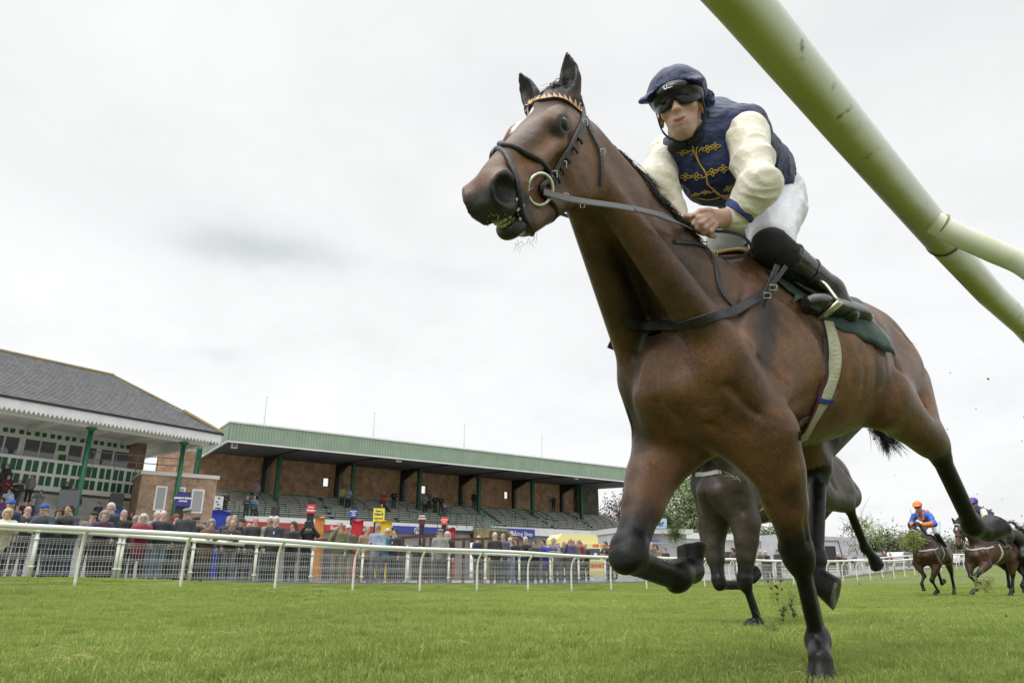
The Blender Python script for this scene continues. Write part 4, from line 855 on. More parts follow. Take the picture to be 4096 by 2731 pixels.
Ls = np.linalg.norm(sl_)*1.32
_, FV, FQ = clothing('shoe', [U_(Loft(A0, sl_, sn, [(0, 0, .020, .012, .03), (Ls*.08, 0, .040, .014, .042), (Ls*.28, 0, .051, .016, .055), (Ls*.5, 0, .042, .016, .060), (Ls*.7, 0, .040, .017, .060), (Ls*.9, 0, .038, .018, .05), (Ls, 0, .022, .014, .03)], e=2.6), .01)], .0045, M_boot, .0005, 20, 11)
ft = A_['toe']+sl_*.24; sd_ = np.cross(sl_/np.linalg.norm(sl_), sn)
arch = [ft+sd_*.056*math.cos(t)-sn*(.028+.105*max(0, math.sin(t)))+sn*.045*(1 if abs(math.cos(t)) > .98 else 0) for t in np.linspace(0, math.pi, 17)]
hero_part(MB().tube(arch, .0065, 8).strap([ft+sd_*.060+sn*.022, ft-sd_*.060+sn*.022], sn, .034, .012), 'stirrup', M_brass, True)
jp(MB().strap([A_['kL']+kd*.30+x for x in (-UP*.0, )]*1+[A_['kL']+kd*.32], -FW, .01, .01).build('boot_tab', M_boot)) if False else None
cuff = A_['kL']+kd*.36; kdn = kd/np.linalg.norm(kd); a_ = np.cross(kdn, UP); a_ /= np.linalg.norm(a_); b_ = np.cross(a_, kdn)
for fr_, rr in ((.30, .0655), (.60, .0595)):
    c0 = A_['kL']+kd*fr_; jp(MB().tube([c0+(a_*math.cos(t)+b_*math.sin(t))*rr for t in np.linspace(0, 2*math.pi, 33)], .003, 6, cap=False).build('boot_seam', M_boot, None, True))
clothing('far_boot', [U_(Cap(A_['kR'], A_['aR'], .062, .05), .02), U_(Cap(A_['aR'], A_['aR']+np.array([-.10, -.08, -.06]), .045, .035), .02)], .007, M_boot, .001, 24, 12)
# helmet: shell, cap silk with peak, pompom, goggles, strap
clothing('helmet', [U_(Ell(F(-.012, 0, .058), (.118, .098, .088), HAX), .01), U_(Ell(F(.02, 0, .050), (.110, .092, .045), HAX), .02), S_(Ell(F(.03, 0, -.035), (.16, .089, .060), HAX), .01)], .0042, mat('black_helmet', (.010, .010, .012), .3, bump=.1, bscale=60), .0003, 20, 13)
R1 = np.array([hf*.93-hu_*.36, hl, hf*.36+hu_*.93])
clothing('cap_silk', [U_(Ell(F(-.018, 0, .075), (.128, .108, .095), HAX), .01), U_(Ell(F(.078, -.008, .056), (.085, .122, .022), R1), .03), S_(Ell(F(.060, 0, .030), (.16, .100, .042), HAX), .008), S_(Ell(F(-.02, 0, .0), (.13, .092, .07), HAX), .01), G_([F(-.14, 0, .06), F(-.08, 0, .155), F(0, 0, .175), F(.09, 0, .13)], .004, .004), G_([F(-.08, .10, .08), F(-.03, .06, .16), F(0, 0, .175)], .004, .003), G_([F(-.08, -.10, .08), F(-.03, -.06, .16), F(0, 0, .175)], .004, .003)], .0042, M_navy, .0022, 24, 14)
clothing('pompom', [U_(Ell(F(-.105, .070, .045), (.045, .045, .05), HAX), .01)], .005, M_navy, .006, 45, 15)
# goggles wrap the face on an ellipse
def gpt(a, u, R=1.0): return F(-.004+.105*R*math.cos(a), .088*R*math.sin(a), u)
V_ = []; na = 34; nu = 7
for i in range(na):
    a = math.radians(-70+140*i/(na-1)); c = abs(a)/math.radians(70)
    top = .037-.006*c; bot = -.016+.030*math.exp(-(a/.16)**2)+.022*max(0, c-.55)/.45
    for j in range(nu):
        u = bot+(top-bot)*j/(nu-1); V_.append(gpt(a, u, 1.0+.02*math.sin(math.pi*j/(nu-1))))
o = link('goggles', np_mesh('goggles', np.array(V_), np.array([(i*nu+j, (i+1)*nu+j, (i+1)*nu+j+1, i*nu+j+1) for i in range(na-1) for j in range(nu-1)])), mat('dark_lens', (.006, .006, .008), .18, spec=.35), smooth=True)
sm = o.modifiers.new('thick', 'SOLIDIFY'); sm.thickness = .003; jp(o)
for s in (1, -1):
    pts = [F(.02, s*.086, .012), F(.0, s*.086, -.03), F(.01, s*.074, -.07), F(.035, s*.045, -.108), F(.045, 0, -.118)]; pts = spline(pts, 5)
    jp(MB().strap(pts, [p-F(-.02, 0, -.03) for p in pts], .016, .004).build('chin_strap', M_sock))
jp(MB().strap([gpt(math.radians(a), .018, .98) for a in range(66, 150, 8)], [gpt(math.radians(a), .018, 1.2)-HC for a in range(66, 150, 8)], .028, .003).build('goggle_strap', M_sock))
# white lettering on the front of the helmet
def text_on(txt, origin, xdir, ydir, size, m, name='lettering', off=.0015, extr=.0008, font_bold=.0, center=True):
    cu = bpy.data.curves.new(name, 'FONT'); cu.body = txt; cu.size = size; cu.extrude = extr; cu.offset = font_bold; cu.space_line = .95
    if center: cu.align_x = 'CENTER'; cu.align_y = 'CENTER'
    o = bpy.data.objects.new(name, cu); COL.objects.link(o); bpy.context.view_layer.update()
    dg = bpy.context.evaluated_depsgraph_get(); me = bpy.data.meshes.new_from_object(o.evaluated_get(dg)); bpy.data.objects.remove(o)
    x = np.array(xdir, float); x /= np.linalg.norm(x); y = np.array(ydir, float); y -= x*(y@x); y /= np.linalg.norm(y); z = np.cross(x, y); p = np.array(origin, float)+z*off
    o = bpy.data.objects.new(name, me); COL.objects.link(o); me.materials.append(m) if not me.materials else None
    for q in range(len(me.materials)): me.materials[q] = m
    o.matrix_world = Matrix([[x[i], y[i], z[i], p[i]] for i in range(3)]+[[0, 0, 0, 1]]); return o
M_wtext = mat('white_lettering', (.75, .75, .75), .6)
tc_ = F(.124, -.008, .052); jp(text_on('Uof', tc_, hl, hu_*.93-hf*.3, .022, M_wtext, font_bold=.0006, off=.004))
# gold braid laid on the chest
def braid(pts, r=.0022, n=6):
    P = []
    for x, y in pts:
        h = TS.px(x, y)
        if h: P.append(h[0]+h[1]*.003)
    if len(P) > 2:
        P = spline(P, n); gb.tube([p for p in P], r, 5)
gb = MB()
braid([(2770, 583), (2782, 620), (2795, 650), (2823, 695), (2834, 736), (2855, 760), (2876, 781)]); braid([(2790, 588), (2786, 610), (2800, 655), (2822, 690), (2830, 735), (2850, 752), (2880, 778)])
def knot(cx, cy, ang, s=1.0, sq=1.0):
    ca, sa = math.cos(ang), math.sin(ang)
    for k in range(4):
        t0_ = k*math.pi/2; L_ = (19 if k % 2 == 0 else 13)*s
        pts = []
        for t in np.linspace(0, 2*math.pi, 10):
            u = L_*(1-math.cos(t))/2*1.15; v = 5.2*s*math.sin(t); x = u*math.cos(t0_)-v*math.sin(t0_); y = (u*math.sin(t0_)+v*math.cos(t0_))*sq
            pts.append((cx+x*ca-y*sa, cy+x*sa+y*ca))
        braid(pts, .0019, 3)
knot(2732, 606, .05); knot(2829, 597, -.2); knot(2860, 587, -.1); knot(2744, 708, .05); knot(2788, 706, 0); knot(2849, 690, -.25); knot(2893, 677, -.1); knot(2783, 779, -.2, .8, .6); knot(2821, 769, -.15, .8, .6); knot(2910, 754, -.4, .8, .8); knot(2946, 732, -.5, .8); knot(2946, 770, -.3, .8); knot(2905, 790, .1, .8, .6)
for L_ in ([(2752, 610), (2768, 602), (2774, 612), (2764, 622)], [(2795, 610), (2805, 592), (2815, 598)], [(2808, 712), (2822, 708), (2832, 700)], [(2835, 772), (2858, 766), (2872, 780)], [(2880, 782), (2920, 778), (2940, 772)], [(2876, 760), (2895, 758)], [(2790, 790), (2830, 797), (2870, 790), (2890, 778)], [(2880, 782), (2900, 788), (2915, 800)]): braid(L_)
jp(gb.build('gold_braid', M_gold, None, True))

# the whip, held in the far hand and hanging beyond the neck
wp_ = MB().tube([at(2748, 880, 2.58), at(2600, 1130, 2.70), at(2478, 1290, 2.72)], [.008, .007, .006], 8).strap([at(2485, 1280, 2.72), at(2462, 1345, 2.72), at(2440, 1395, 2.72)], -FW, .026, .006).build('whip', M_leather)
tag(wp_, 'black riding whip whose flat tip shows left of the leading horse chest', 'whip')
# ------------------------------------------------------------------ ground: one terrain sheet to the horizon
_S = [-60, 2, 4.3, 6.2, 8.1, 9.8, 12.3, 14.2, 16.6, 19.4, 21.6, 26.3, 34.3, 50.4, 64.6, 85, 110, 200]
_Z = [.2, .2, .18, .13, .06, -.01, -.03, -.04, -.06, -.10, -.10, -.06, -.02, .22, .9, 1.5, 1.9, 2.0]
def zt(x, y):
    x = np.asarray(x, float); y = np.asarray(y, float); s = (x+y)/math.sqrt(2); t = (y-x)/math.sqrt(2)
    p = (np.interp(s-.8, _S, _Z)+np.interp(s, _S, _Z)+np.interp(s+.8, _S, _Z))/3
    z = p*sstep(t, 5, 15)+.17*sstep(t, 16.2, 18.6)*(1-sstep(s, 30, 60))
    z = z-.15*np.exp(-((x-10.3)**2/40+(y-16.8)**2/16))-.05*np.exp(-((x-2.2)**2+(y-6.6)**2)/4.)+.025*np.sin(x*.55+.4)*np.sin(y*.4)*sstep(y, 3.2, 6)*(1-sstep(y, 14, 20))
    return z
xs = np.concatenate([-np.geomspace(1, 3000, 60)[::-1]-.0, np.linspace(-.9, .9, 7), np.geomspace(1, 3000, 90)]); ys = np.concatenate([[-60, -20, -6, -3], np.linspace(-1, 12, 80), np.geomspace(12.2, 4000, 130)])
xs = np.unique(np.concatenate([xs, np.linspace(-45, 45, 120)]))
X, Y = np.meshgrid(xs, ys, indexing='ij'); Z = zt(X, Y); nx, ny = X.shape
Vg = np.stack([X.ravel(), Y.ravel(), Z.ravel()], 1); ii, jj = np.meshgrid(np.arange(nx-1), np.arange(ny-1), indexing='ij'); k = (ii*ny+jj).ravel()
def grass_mat(name, a, b, c, rough=.7, trans=0, far=False):
    m = bpy.data.materials.new(name); m.use_nodes = True; t = m.node_tree; p = t.nodes['Principled BSDF']; p.inputs['Roughness'].default_value = rough; p.inputs['Specular IOR Level'].default_value = .3
    g = t.nodes.new('ShaderNodeNewGeometry')
    def ns(sc, dt=4, vec=None):
        n = t.nodes.new('ShaderNodeTexNoise'); n.inputs['Scale'].default_value = sc; n.inputs['Detail'].default_value = dt; n.inputs['Roughness'].default_value = .65; t.links.new(g.outputs['Position'] if vec is None else vec, n.inputs['Vector']); return n
    n1 = ns(.8, 5); n2 = ns(9, 5); n3 = ns(.15, 3)
    m1 = t.nodes.new('ShaderNodeMapRange'); t.links.new(n1.outputs[0], m1.inputs[0]); m1.inputs[1].default_value = .35; m1.inputs[2].default_value = .65
    x1 = t.nodes.new('ShaderNodeMix'); x1.data_type = 'RGBA'; t.links.new(m1.outputs[0], x1.inputs[0]); x1.inputs[6].default_value = (*a, 1); x1.inputs[7].default_value = (*b, 1)
    m2 = t.nodes.new('ShaderNodeMapRange'); t.links.new(n2.outputs[0], m2.inputs[0]); m2.inputs[1].default_value = .52; m2.inputs[2].default_value = .72; m2.inputs[4].default_value = .5
    x2 = t.nodes.new('ShaderNodeMix'); x2.data_type = 'RGBA'; t.links.new(m2.outputs[0], x2.inputs[0]); t.links.new(x1.outputs[2], x2.inputs[6]); x2.inputs[7].default_value = (*c, 1)
    m3 = t.nodes.new('ShaderNodeMapRange'); t.links.new(n3.outputs[0], m3.inputs[0]); m3.inputs[1].default_value = .35; m3.inputs[2].default_value = .65; m3.inputs[3].default_value = .88; m3.inputs[4].default_value = 1.12
    v = t.nodes.new('ShaderNodeVectorMath'); v.operation = 'SCALE'; t.links.new(x2.outputs[2], v.inputs[0]); t.links.new(m3.outputs[0], v.inputs['Scale']); t.links.new(v.outputs[0], p.inputs['Base Color'])
    if far:
        nb_ = ns(40, 6); bp = t.nodes.new('ShaderNodeBump'); bp.inputs['Strength'].default_value = .6; bp.inputs['Distance'].default_value = .03; t.links.new(nb_.outputs[0], bp.inputs['Height']); t.links.new(bp.outputs[0], p.inputs['Normal'])
    if trans:
        tr = t.nodes.new('ShaderNodeBsdfTranslucent'); t.links.new(v.outputs[0], tr.inputs[0]); ms = t.nodes.new('ShaderNodeMixShader'); ms.inputs[0].default_value = trans
        t.links.new(p.outputs[0], ms.inputs[1]); t.links.new(tr.outputs[0], ms.inputs[2]); t.links.new(ms.outputs[0], t.nodes['Material Output'].inputs[0])
    return m
M_turf = grass_mat('turf', (.120, .152, .038), (.146, .176, .046), (.090, .114, .031), .85, far=True)
tag(link('ground', np_mesh('ground', Vg, np.stack([k, k+ny, k+ny+1, k+1], 1)), M_turf, smooth=True), kind='structure')
# grass blades: tuft patches instanced over the track near the camera
def blade_patch(n, size, h, w_, seed):
    R_ = np.random.RandomState(seed); cx, cy = R_.uniform(-size/2, size/2, (2, n)); cl = fast_noise(np.stack([cx, cy, cx*0], 1), 14, seed)
    hh = h*R_.uniform(.45, 1.15, n)*(1+.9*cl); a = R_.uniform(0, 6.283, n); ln = R_.uniform(.05, .75, n)*hh; wd = w_*R_.uniform(.6, 1.2, n); b = a+R_.normal(0, 1.2, n)+1.57
    dx, dy = np.cos(a), np.sin(a); sx, sy = np.cos(b)*wd/2, np.sin(b)*wd/2; V_ = np.zeros((n, 5, 3))
    V_[:, 0] = np.stack([cx-sx, cy-sy, cx*0-.01], 1); V_[:, 1] = np.stack([cx+sx, cy+sy, cx*0-.01], 1)
    mx_, my_ = cx+dx*ln*.35, cy+dy*ln*.35
    V_[:, 2] = np.stack([mx_+sx*.8, my_+sy*.8, hh*.6], 1); V_[:, 3] = np.stack([mx_-sx*.8, my_-sy*.8, hh*.6], 1)
    V_[:, 4] = np.stack([cx+dx*ln, cy+dy*ln, hh*(1-.3*ln/hh)], 1)
    i = np.arange(n)*5; Q_ = np.concatenate([np.stack([i, i+1, i+2, i+3], 1), np.stack([i+3, i+2, i+4, i+4], 1)])
    me = bpy.data.meshes.new('blades'); me.from_pydata(V_.reshape(-1, 3).tolist(), [], [tuple(q) if q[2] != q[3] else tuple(q[:3]) for q in Q_.tolist()]); return me
M_blade = grass_mat('grass_blade', (.278, .360, .080), (.350, .424, .110), (.240, .298, .069), .5, trans=.30)
def scatter(name, pts, scales, patches, label_seed):
    pc = bpy.data.collections.new(name+'_tufts')
    for i, me in enumerate(patches):
        o = bpy.data.objects.new('tuft', me); me.materials.append(M_blade); pc.objects.link(o)
    me = bpy.data.meshes.new(name); me.from_pydata(pts.tolist(), [], []); a = me.attributes.new('sc', 'FLOAT', 'POINT'); a.data.foreach_set('value', scales.astype(np.float32))
    o = link(name, me); gn = bpy.data.node_groups.new(name, 'GeometryNodeTree'); gn.interface.new_socket('Geometry', in_out='INPUT', socket_type='NodeSocketGeometry'); gn.interface.new_socket('Geometry', in_out='OUTPUT', socket_type='NodeSocketGeometry')
    gi = gn.nodes.new('NodeGroupInput'); go = gn.nodes.new('NodeGroupOutput'); ci = gn.nodes.new('GeometryNodeCollectionInfo'); ci.inputs[0].default_value = pc; ci.inputs['Separate Children'].default_value = True; ci.inputs['Reset Children'].default_value = True
    ip = gn.nodes.new('GeometryNodeInstanceOnPoints'); rv = gn.nodes.new('FunctionNodeRandomValue'); rv.data_type = 'FLOAT_VECTOR'; rv.inputs[0].default_value = (-.04, -.04, 0); rv.inputs[1].default_value = (.04, .04, 6.283)
    na = gn.nodes.new('GeometryNodeInputNamedAttribute'); na.data_type = 'FLOAT'; na.inputs[0].default_value = 'sc'
    ip.inputs['Pick Instance'].default_value = True
    gn.links.new(gi.outputs[0], ip.inputs['Points']); gn.links.new(ci.outputs[0], ip.inputs['Instance']); gn.links.new(rv.outputs[0], ip.inputs['Rotation']); gn.links.new(na.outputs[0], ip.inputs['Scale']); gn.links.new(ip.outputs[0], go.inputs[0])
    md = o.modifiers.new('scatter', 'NODES'); md.node_group = gn; return o
R_ = np.random.RandomState(21); P_ = []
for yy in np.arange(1.0, 9.5, .36):
    for xx in np.arange(-.85*yy-.6, .85*yy+.6, .36): P_.append((xx+R_.uniform(-.1, .1), yy+R_.uniform(-.1, .1)))
P_ = np.array(P_); pts = np.column_stack([P_, zt(P_[:, 0], P_[:, 1])])
tag(scatter('grass', pts, R_.uniform(.8, 1.15, len(pts)), [blade_patch(2600, .5, .042, .0042, 30+i) for i in range(6)], 0), kind='stuff')
d_ = 2.2+9*R_.rand(420)**1.4; x_ = R_.uniform(-.8, .8, 420)*d_; cl_ = fast_noise(np.stack([x_, d_, x_*0], 1), 1.6, 5); k_ = cl_ > -.08; pts = np.column_stack([x_, d_, zt(x_, d_)])[k_]
tag(scatter('long_grass', pts, R_.uniform(.6, 1.4, len(pts)), [blade_patch(90, .13, .075, .0050, 60+i) for i in range(5)], 0), kind='stuff')
P_ = []
for yy in np.arange(9.3, 36, .8):
    for xx in np.arange(-.85*yy-1, .85*yy+1, .8):
        if (yy-xx)/1.414 < 19.4: P_.append((xx+R_.uniform(-.2, .2), yy+R_.uniform(-.2, .2)))
P_ = np.array(P_); pts = np.column_stack([P_, zt(P_[:, 0], P_[:, 1])])
tag(scatter('grass', pts, R_.uniform(.8, 1.15, len(pts)), [blade_patch(2600, 1.1, .038, .009, 40+i) for i in range(4)], 0), kind='stuff')
# worn straw and torn bits lying in the turf
me = MB(); M_straw = mat('dry_straw', (.36, .30, .13), .8); 
for c in range(46):
    d = R_.uniform(2.4, 12); x0 = R_.uniform(-.75, .75)*d; nS = R_.randint(5, 18)
    for k_ in range(nS):
        p = np.array([x0+R_.normal()*.05, d+R_.normal()*.05, 0]); p[2] = zt(p[0], p[1])+.030+R_.rand()*.012; a = R_.uniform(0, 3.14); v = np.array([math.cos(a), math.sin(a), R_.uniform(-.2, .3)])*R_.uniform(.015, .045)
        me.tube([p-v, p+np.array([0, 0, .006]), p+v], .0011, 3)
tag(me.build('dead_grass', M_straw), kind='stuff')
me = MB()
for c in range(34):
    d = R_.uniform(2.5, 14); x0 = R_.uniform(-.7, .75)*d; z0 = zt(x0, d)+.012; r = R_.uniform(.008, .025); vv = [np.array([x0, d, z0])+r*np.array(q)*R_.uniform(.6, 1.3, 3) for q in [(1, 0, 0), (-1, 0, 0), (0, 1, 0), (0, -1, 0), (0, 0, 1.2), (0, 0, -1), (.7, .7, .3), (-.7, .6, .4)]]
    me.add(vv, [(0, 2, 4), (2, 1, 4), (1, 3, 4), (3, 0, 4), (2, 0, 5), (1, 2, 5), (3, 1, 5), (0, 3, 5)])
tag(me.build('soil_crumbs', mat('dark_soil', (.035, .024, .016), .9)), kind='stuff')
# ------------------------------------------------------------------ running rails
UT = np.array([math.cos(math.radians(45)), math.sin(math.radians(45)), 0]); NT = np.array([-UT[1], UT[0], 0])   # along / across the track
M_wplastic = mat('white_plastic', (.78, .79, .75), .35, col2=(.76, .76, .73), vscale=3, bump=.03, bscale=12)
M_wpost = mat('white_post', (.76, .77, .73), .4, col2=(.66, .68, .56), vscale=4)
def algae_mat():
    m = mat('algae_stained_white_plastic', (.80, .80, .78), .38, bump=.06, bscale=40); t = m.node_tree; b = t.nodes['Principled BSDF']
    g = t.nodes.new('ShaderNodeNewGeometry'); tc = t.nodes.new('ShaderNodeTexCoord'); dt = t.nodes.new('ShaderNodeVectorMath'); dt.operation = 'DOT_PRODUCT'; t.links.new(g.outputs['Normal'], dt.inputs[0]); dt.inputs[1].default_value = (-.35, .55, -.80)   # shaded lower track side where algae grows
    mp = t.nodes.new('ShaderNodeMapping'); mp.inputs['Rotation'].default_value = (0, 0, -math.radians(45)); mp.inputs['Scale'].default_value = (1.6, 9, 9); t.links.new(g.outputs['Position'], mp.inputs[0])
    n = t.nodes.new('ShaderNodeTexNoise'); n.inputs['Scale'].default_value = 2.2; n.inputs['Detail'].default_value = 7; n.inputs['Roughness'].default_value = .6; t.links.new(mp.outputs[0], n.inputs[0])
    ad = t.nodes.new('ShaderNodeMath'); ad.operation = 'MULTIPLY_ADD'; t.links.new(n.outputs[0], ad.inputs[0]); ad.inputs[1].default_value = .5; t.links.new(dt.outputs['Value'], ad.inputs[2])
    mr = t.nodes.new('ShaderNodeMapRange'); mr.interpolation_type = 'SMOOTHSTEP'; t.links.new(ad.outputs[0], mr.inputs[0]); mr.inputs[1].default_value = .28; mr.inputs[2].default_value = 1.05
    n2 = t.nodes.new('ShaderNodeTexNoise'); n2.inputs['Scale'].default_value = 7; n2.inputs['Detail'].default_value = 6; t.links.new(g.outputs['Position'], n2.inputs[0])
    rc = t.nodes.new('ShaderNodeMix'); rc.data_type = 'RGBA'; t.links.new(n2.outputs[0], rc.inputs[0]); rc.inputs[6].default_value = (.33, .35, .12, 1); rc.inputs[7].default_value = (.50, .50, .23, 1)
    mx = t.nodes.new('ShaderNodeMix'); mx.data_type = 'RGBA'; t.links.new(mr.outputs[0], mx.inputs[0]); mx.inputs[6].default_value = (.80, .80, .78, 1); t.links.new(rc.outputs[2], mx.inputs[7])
    n3 = t.nodes.new('ShaderNodeTexNoise'); n3.inputs['Scale'].default_value = 26; n3.inputs['Detail'].default_value = 3; t.links.new(g.outputs['Position'], n3.inputs[0])
    r3 = t.nodes.new('ShaderNodeMapRange'); t.links.new(n3.outputs[0], r3.inputs[0]); r3.inputs[1].default_value = .66; r3.inputs[2].default_value = .74; r3.inputs[4].default_value = .7
    m3 = t.nodes.new('ShaderNodeMix'); m3.data_type = 'RGBA'; t.links.new(r3.outputs[0], m3.inputs[0]); t.links.new(mx.outputs[2], m3.inputs[6]); m3.inputs[7].default_value = (.06, .07, .02, 1)
    t.links.new(m3.outputs[2], b.inputs['Base Color']); return m
M_algae = algae_mat()
# near rail passing just over the camera
A = on_plane(2962, 0, (0, 0, 1), 1.15); B = on_plane(4096, 1300, (0, 0, 1), 1.15); dn = (B-A); dn /= np.linalg.norm(dn)
nr = thing('running_rail', 'algae stained white plastic rail slanting overhead close to the camera', 'rail', (B[0], B[1], 0))
def under(o, root):
    o.parent = root; o.matrix_parent_inverse = Matrix.Translation(-Vector(root.location)); return o
jn = on_plane(3680, 862, (0, 0, 1), 1.15); je = jn+dn*.19
under(MB().tube([A-dn*1.6, A, (A+jn)/2, je], .0395, 40).build('rail_tube', M_algae, None, True), nr)
under(MB().tube([je-dn*.002, je+dn*.5, B, B+dn*6], .0385, 40).build('rail_tube', M_algae, None, True), nr)
under(MB().tube([je-dn*.006, je+dn*.002], .0412, 40).build('joint_seam', mat('dirt_line', (.06, .06, .02), .9), None, True), nr)
out = np.array([dn[1], -dn[0], 0]); pe = at(4120, 1075, 1.62)
pv = (pe-jn)/np.linalg.norm(pe-jn); pp = spline([jn, jn+(pe-jn)*.33-[0, 0, .004], jn+(pe-jn)*.66, pe, pe+(pe-jn)*.30-[0, 0, .06], pe+(pe-jn)*.42-[0, 0, .32], pe+(pe-jn)*.42-[0, 0, .95]], 10)
under(MB().tube(pp, .0270, 28).build('rail_post', mat('near_white_post', (.80, .80, .78), .36, col2=(.62, .66, .42), vscale=6, bump=.04, bscale=30), None, True), nr)
under(MB().tube([jn+pv*.050, jn+pv*.054], .0292, 28).build('post_collar', mat('collar_dirt', (.28, .28, .13), .9), None, True), nr)
for k_ in (-1, 1, 2):
    q = jn+dn*2.2*k_ if k_ != 0 else jn
    if k_ < 0: continue
    under(MB().tube(spline([q, q+out*.2-[0, 0, .05], q+out*.36-[0, 0, .35], q+out*.36-[0, 0, 1.15]], 8), .03, 16).build('rail_post', M_wpost, None, True), nr)
# far running rail
fr_root = thing('running_rail', 'white plastic running rail on curved posts in front of the mesh fence', 'rail', (0, 22.3, 0))
TR = 15.78
def trk(s, t, z=0): p = UT*s+NT*t; return np.array([p[0], p[1], zt(p[0], p[1])+z])
def s_at(px_, t_):                              # track coordinate s where photo column px_ meets the line t
    r = ray(px_, 2330); return ((CAMP+r*((t_-CAMP@NT)/(r@NT)))@UT)
ss = np.concatenate([np.linspace(-40, 80, 241), np.linspace(81, 150, 40)])
RZ = lambda s: 1.15+.012*math.sin(s*.9)-.06*(1-min(1, max(0, (s-3)/10)))
under(MB().tube([trk(s, TR, RZ(s)) for s in ss], .052, 12).build('rail_tube', M_wplastic, None, True), fr_root)
ps = [s_at(x, 16.07) for x in (300, 723, 1101, 1412, 1680, 1908, 2112, 2286, 2444, 2586, 2705, 2819)]
ps = [ps[0]-2*(ps[1]-ps[0]), ps[0]-(ps[1]-ps[0])]+ps; dp = (ps[-1]-ps[-4])/3
while ps[-1] < 75: ps.append(ps[-1]+dp)
for s in ps:
    b = trk(s, 16.07, -.02)
    o = MB().tube(spline([b, b+[0, 0, .55], b+[0, 0, .85]-NT*.03, b+[0, 0, 1.04]-NT*.13, trk(s, TR, RZ(s)-.03)], 4), .030, 10).build('rail_post', M_wpost, None, True); under(o, fr_root)
# crowd fence: white top rail, round posts, welded mesh panels, low concrete kerb
TF = 19.8
ff = thing('spectator_fence', 'white rail and mesh fence with the crowd leaning on it', 'fence', (-1.3, 26.2, 0))
under(MB().tube([trk(s, TF, 1.08) for s in np.linspace(-40, 9.1, 90)], .055, 12).build('top_rail', M_wplastic, None, True), ff)
under(MB().tube([trk(s, TF, 1.13) for s in np.linspace(8.9, 120, 200)], .055, 12).build('top_rail', M_wplastic, None, True), ff)
fp = [s_at(x, TF) for x in (110, 450, 466, 755, 1012, 1240, 1444, 1628, 1793, 1940, 2077, 2202, 2316, 2423)]; dp = 2.35
fp = [fp[0]-2.4*k_ for k_ in (3, 2, 1)]+fp
while fp[-1] < 90: fp.append(fp[-1]+dp)
pm = bpy.data.meshes.new('x')
pb = MB().tube([(0, 0, -.05), (0, 0, 1.06)], .042, 12)
for z in (.26, .88): pb.tube([(0, 0, z-.02), (0, 0, z+.02)], .066, 12)
for k_ in range(4):                           # flared cap under the rail
    pb.tube([(0, 0, 1.0+.015*k_), (0, 0, 1.015+.015*k_)], .045+.012*k_, 12)
pm = pb.mesh('fence_post'); pm.materials.append(M_wpost); pm.shade_smooth()
for s in fp:
    o = bpy.data.objects.new('fence_post', pm); COL.objects.link(o); b = trk(s, TF); o.location = b; under(o, ff)
M_wire = mat('galvanised_wire', (.48, .49, .49), .45, metal=.3)
for a, b in zip(fp[:-1], fp[1:]):
    if b-a < .5 or a > 70: continue
    mb = MB(); n = max(3, int(round((b-a-.12)/.075))) if a < 22 else max(3, int((b-a)/.15)); A_0, B_0 = a+.06, b-.06; rw = .0055 if a < 22 else .008
    za = trk((a+b)/2, TF)[2]
    for k_ in range(n+1):
        s = A_0+(B_0-A_0)*k_/n; p = trk(s, TF+.05); p[2] = za; zz = [0.02, .10, .14, .30, .46, .50, .54, .84, .88, .92]; oy = [0, 0, .035, 0, 0, .03, 0, 0, .035, 0]
        if a < 12: mb.tube([p+[0, 0, z]-NT*o_ for z, o_ in zip(zz, oy)], rw, 4, cap=False)
        else: mb.tube([p+[0, 0, .02], p+[0, 0, .92]], rw, 4, cap=False)
    for z, o_ in ((.03, 0), (.10, 0), (.14, .035), (.18, 0), (.30, 0), (.42, 0), (.46, .0), (.50, .03), (.54, 0), (.68, 0), (.80, 0), (.84, 0), (.88, .035), (.92, 0)):
        mb.tube([trk(A_0, TF+.05-o_)*[1, 1, 0]+[0, 0, za+z], trk(B_0, TF+.05-o_)*[1, 1, 0]+[0, 0, za+z]], rw*1.15, 4, cap=False)
    under(mb.build('mesh_panel', M_wire), ff)
# concrete kerb under the fence and the tarmac apron where the crowd stands
M_conc = mat('weathered_concrete', (.30, .29, .26), .85, bump=.4, bscale=18, col2=(.20, .195, .17), vscale=1.7)
kb = MB(); sk = np.linspace(8, 110, 120)
for a, b in zip(sk[:-1], sk[1:]):
    pa, pb_ = [trk(s, TF-.12) for s in (a, b)]; pc_, pd_ = [trk(s, TF+.20) for s in (b, a)]
    T = [p+[0, 0, .10] for p in (pa, pb_, pc_, pd_)]; kb.add([pa-[0, 0, .2], pb_-[0, 0, .2], T[1], T[0], T[2], T[3]], [(0, 1, 2, 3), (3, 2, 4, 5)])
tag(kb.build('kerb', M_conc), kind='structure')
ap = MB(); sk = np.linspace(-40, 150, 90)
for a, b in zip(sk[:-1], sk[1:]):
    T = [trk(s, t)*[1, 1, 0]+[0, 0, trk(s, TF+.2)[2]+.03] for s, t in ((a, TF+.20), (b, TF+.20), (b, TF+60), (a, TF+60))]; ap.quad(*T)
tag(ap.build('apron', mat('tarmac', (.34, .33, .31), .9, bump=.3, bscale=30, col2=(.25, .245, .23), vscale=.8)), kind='structure')
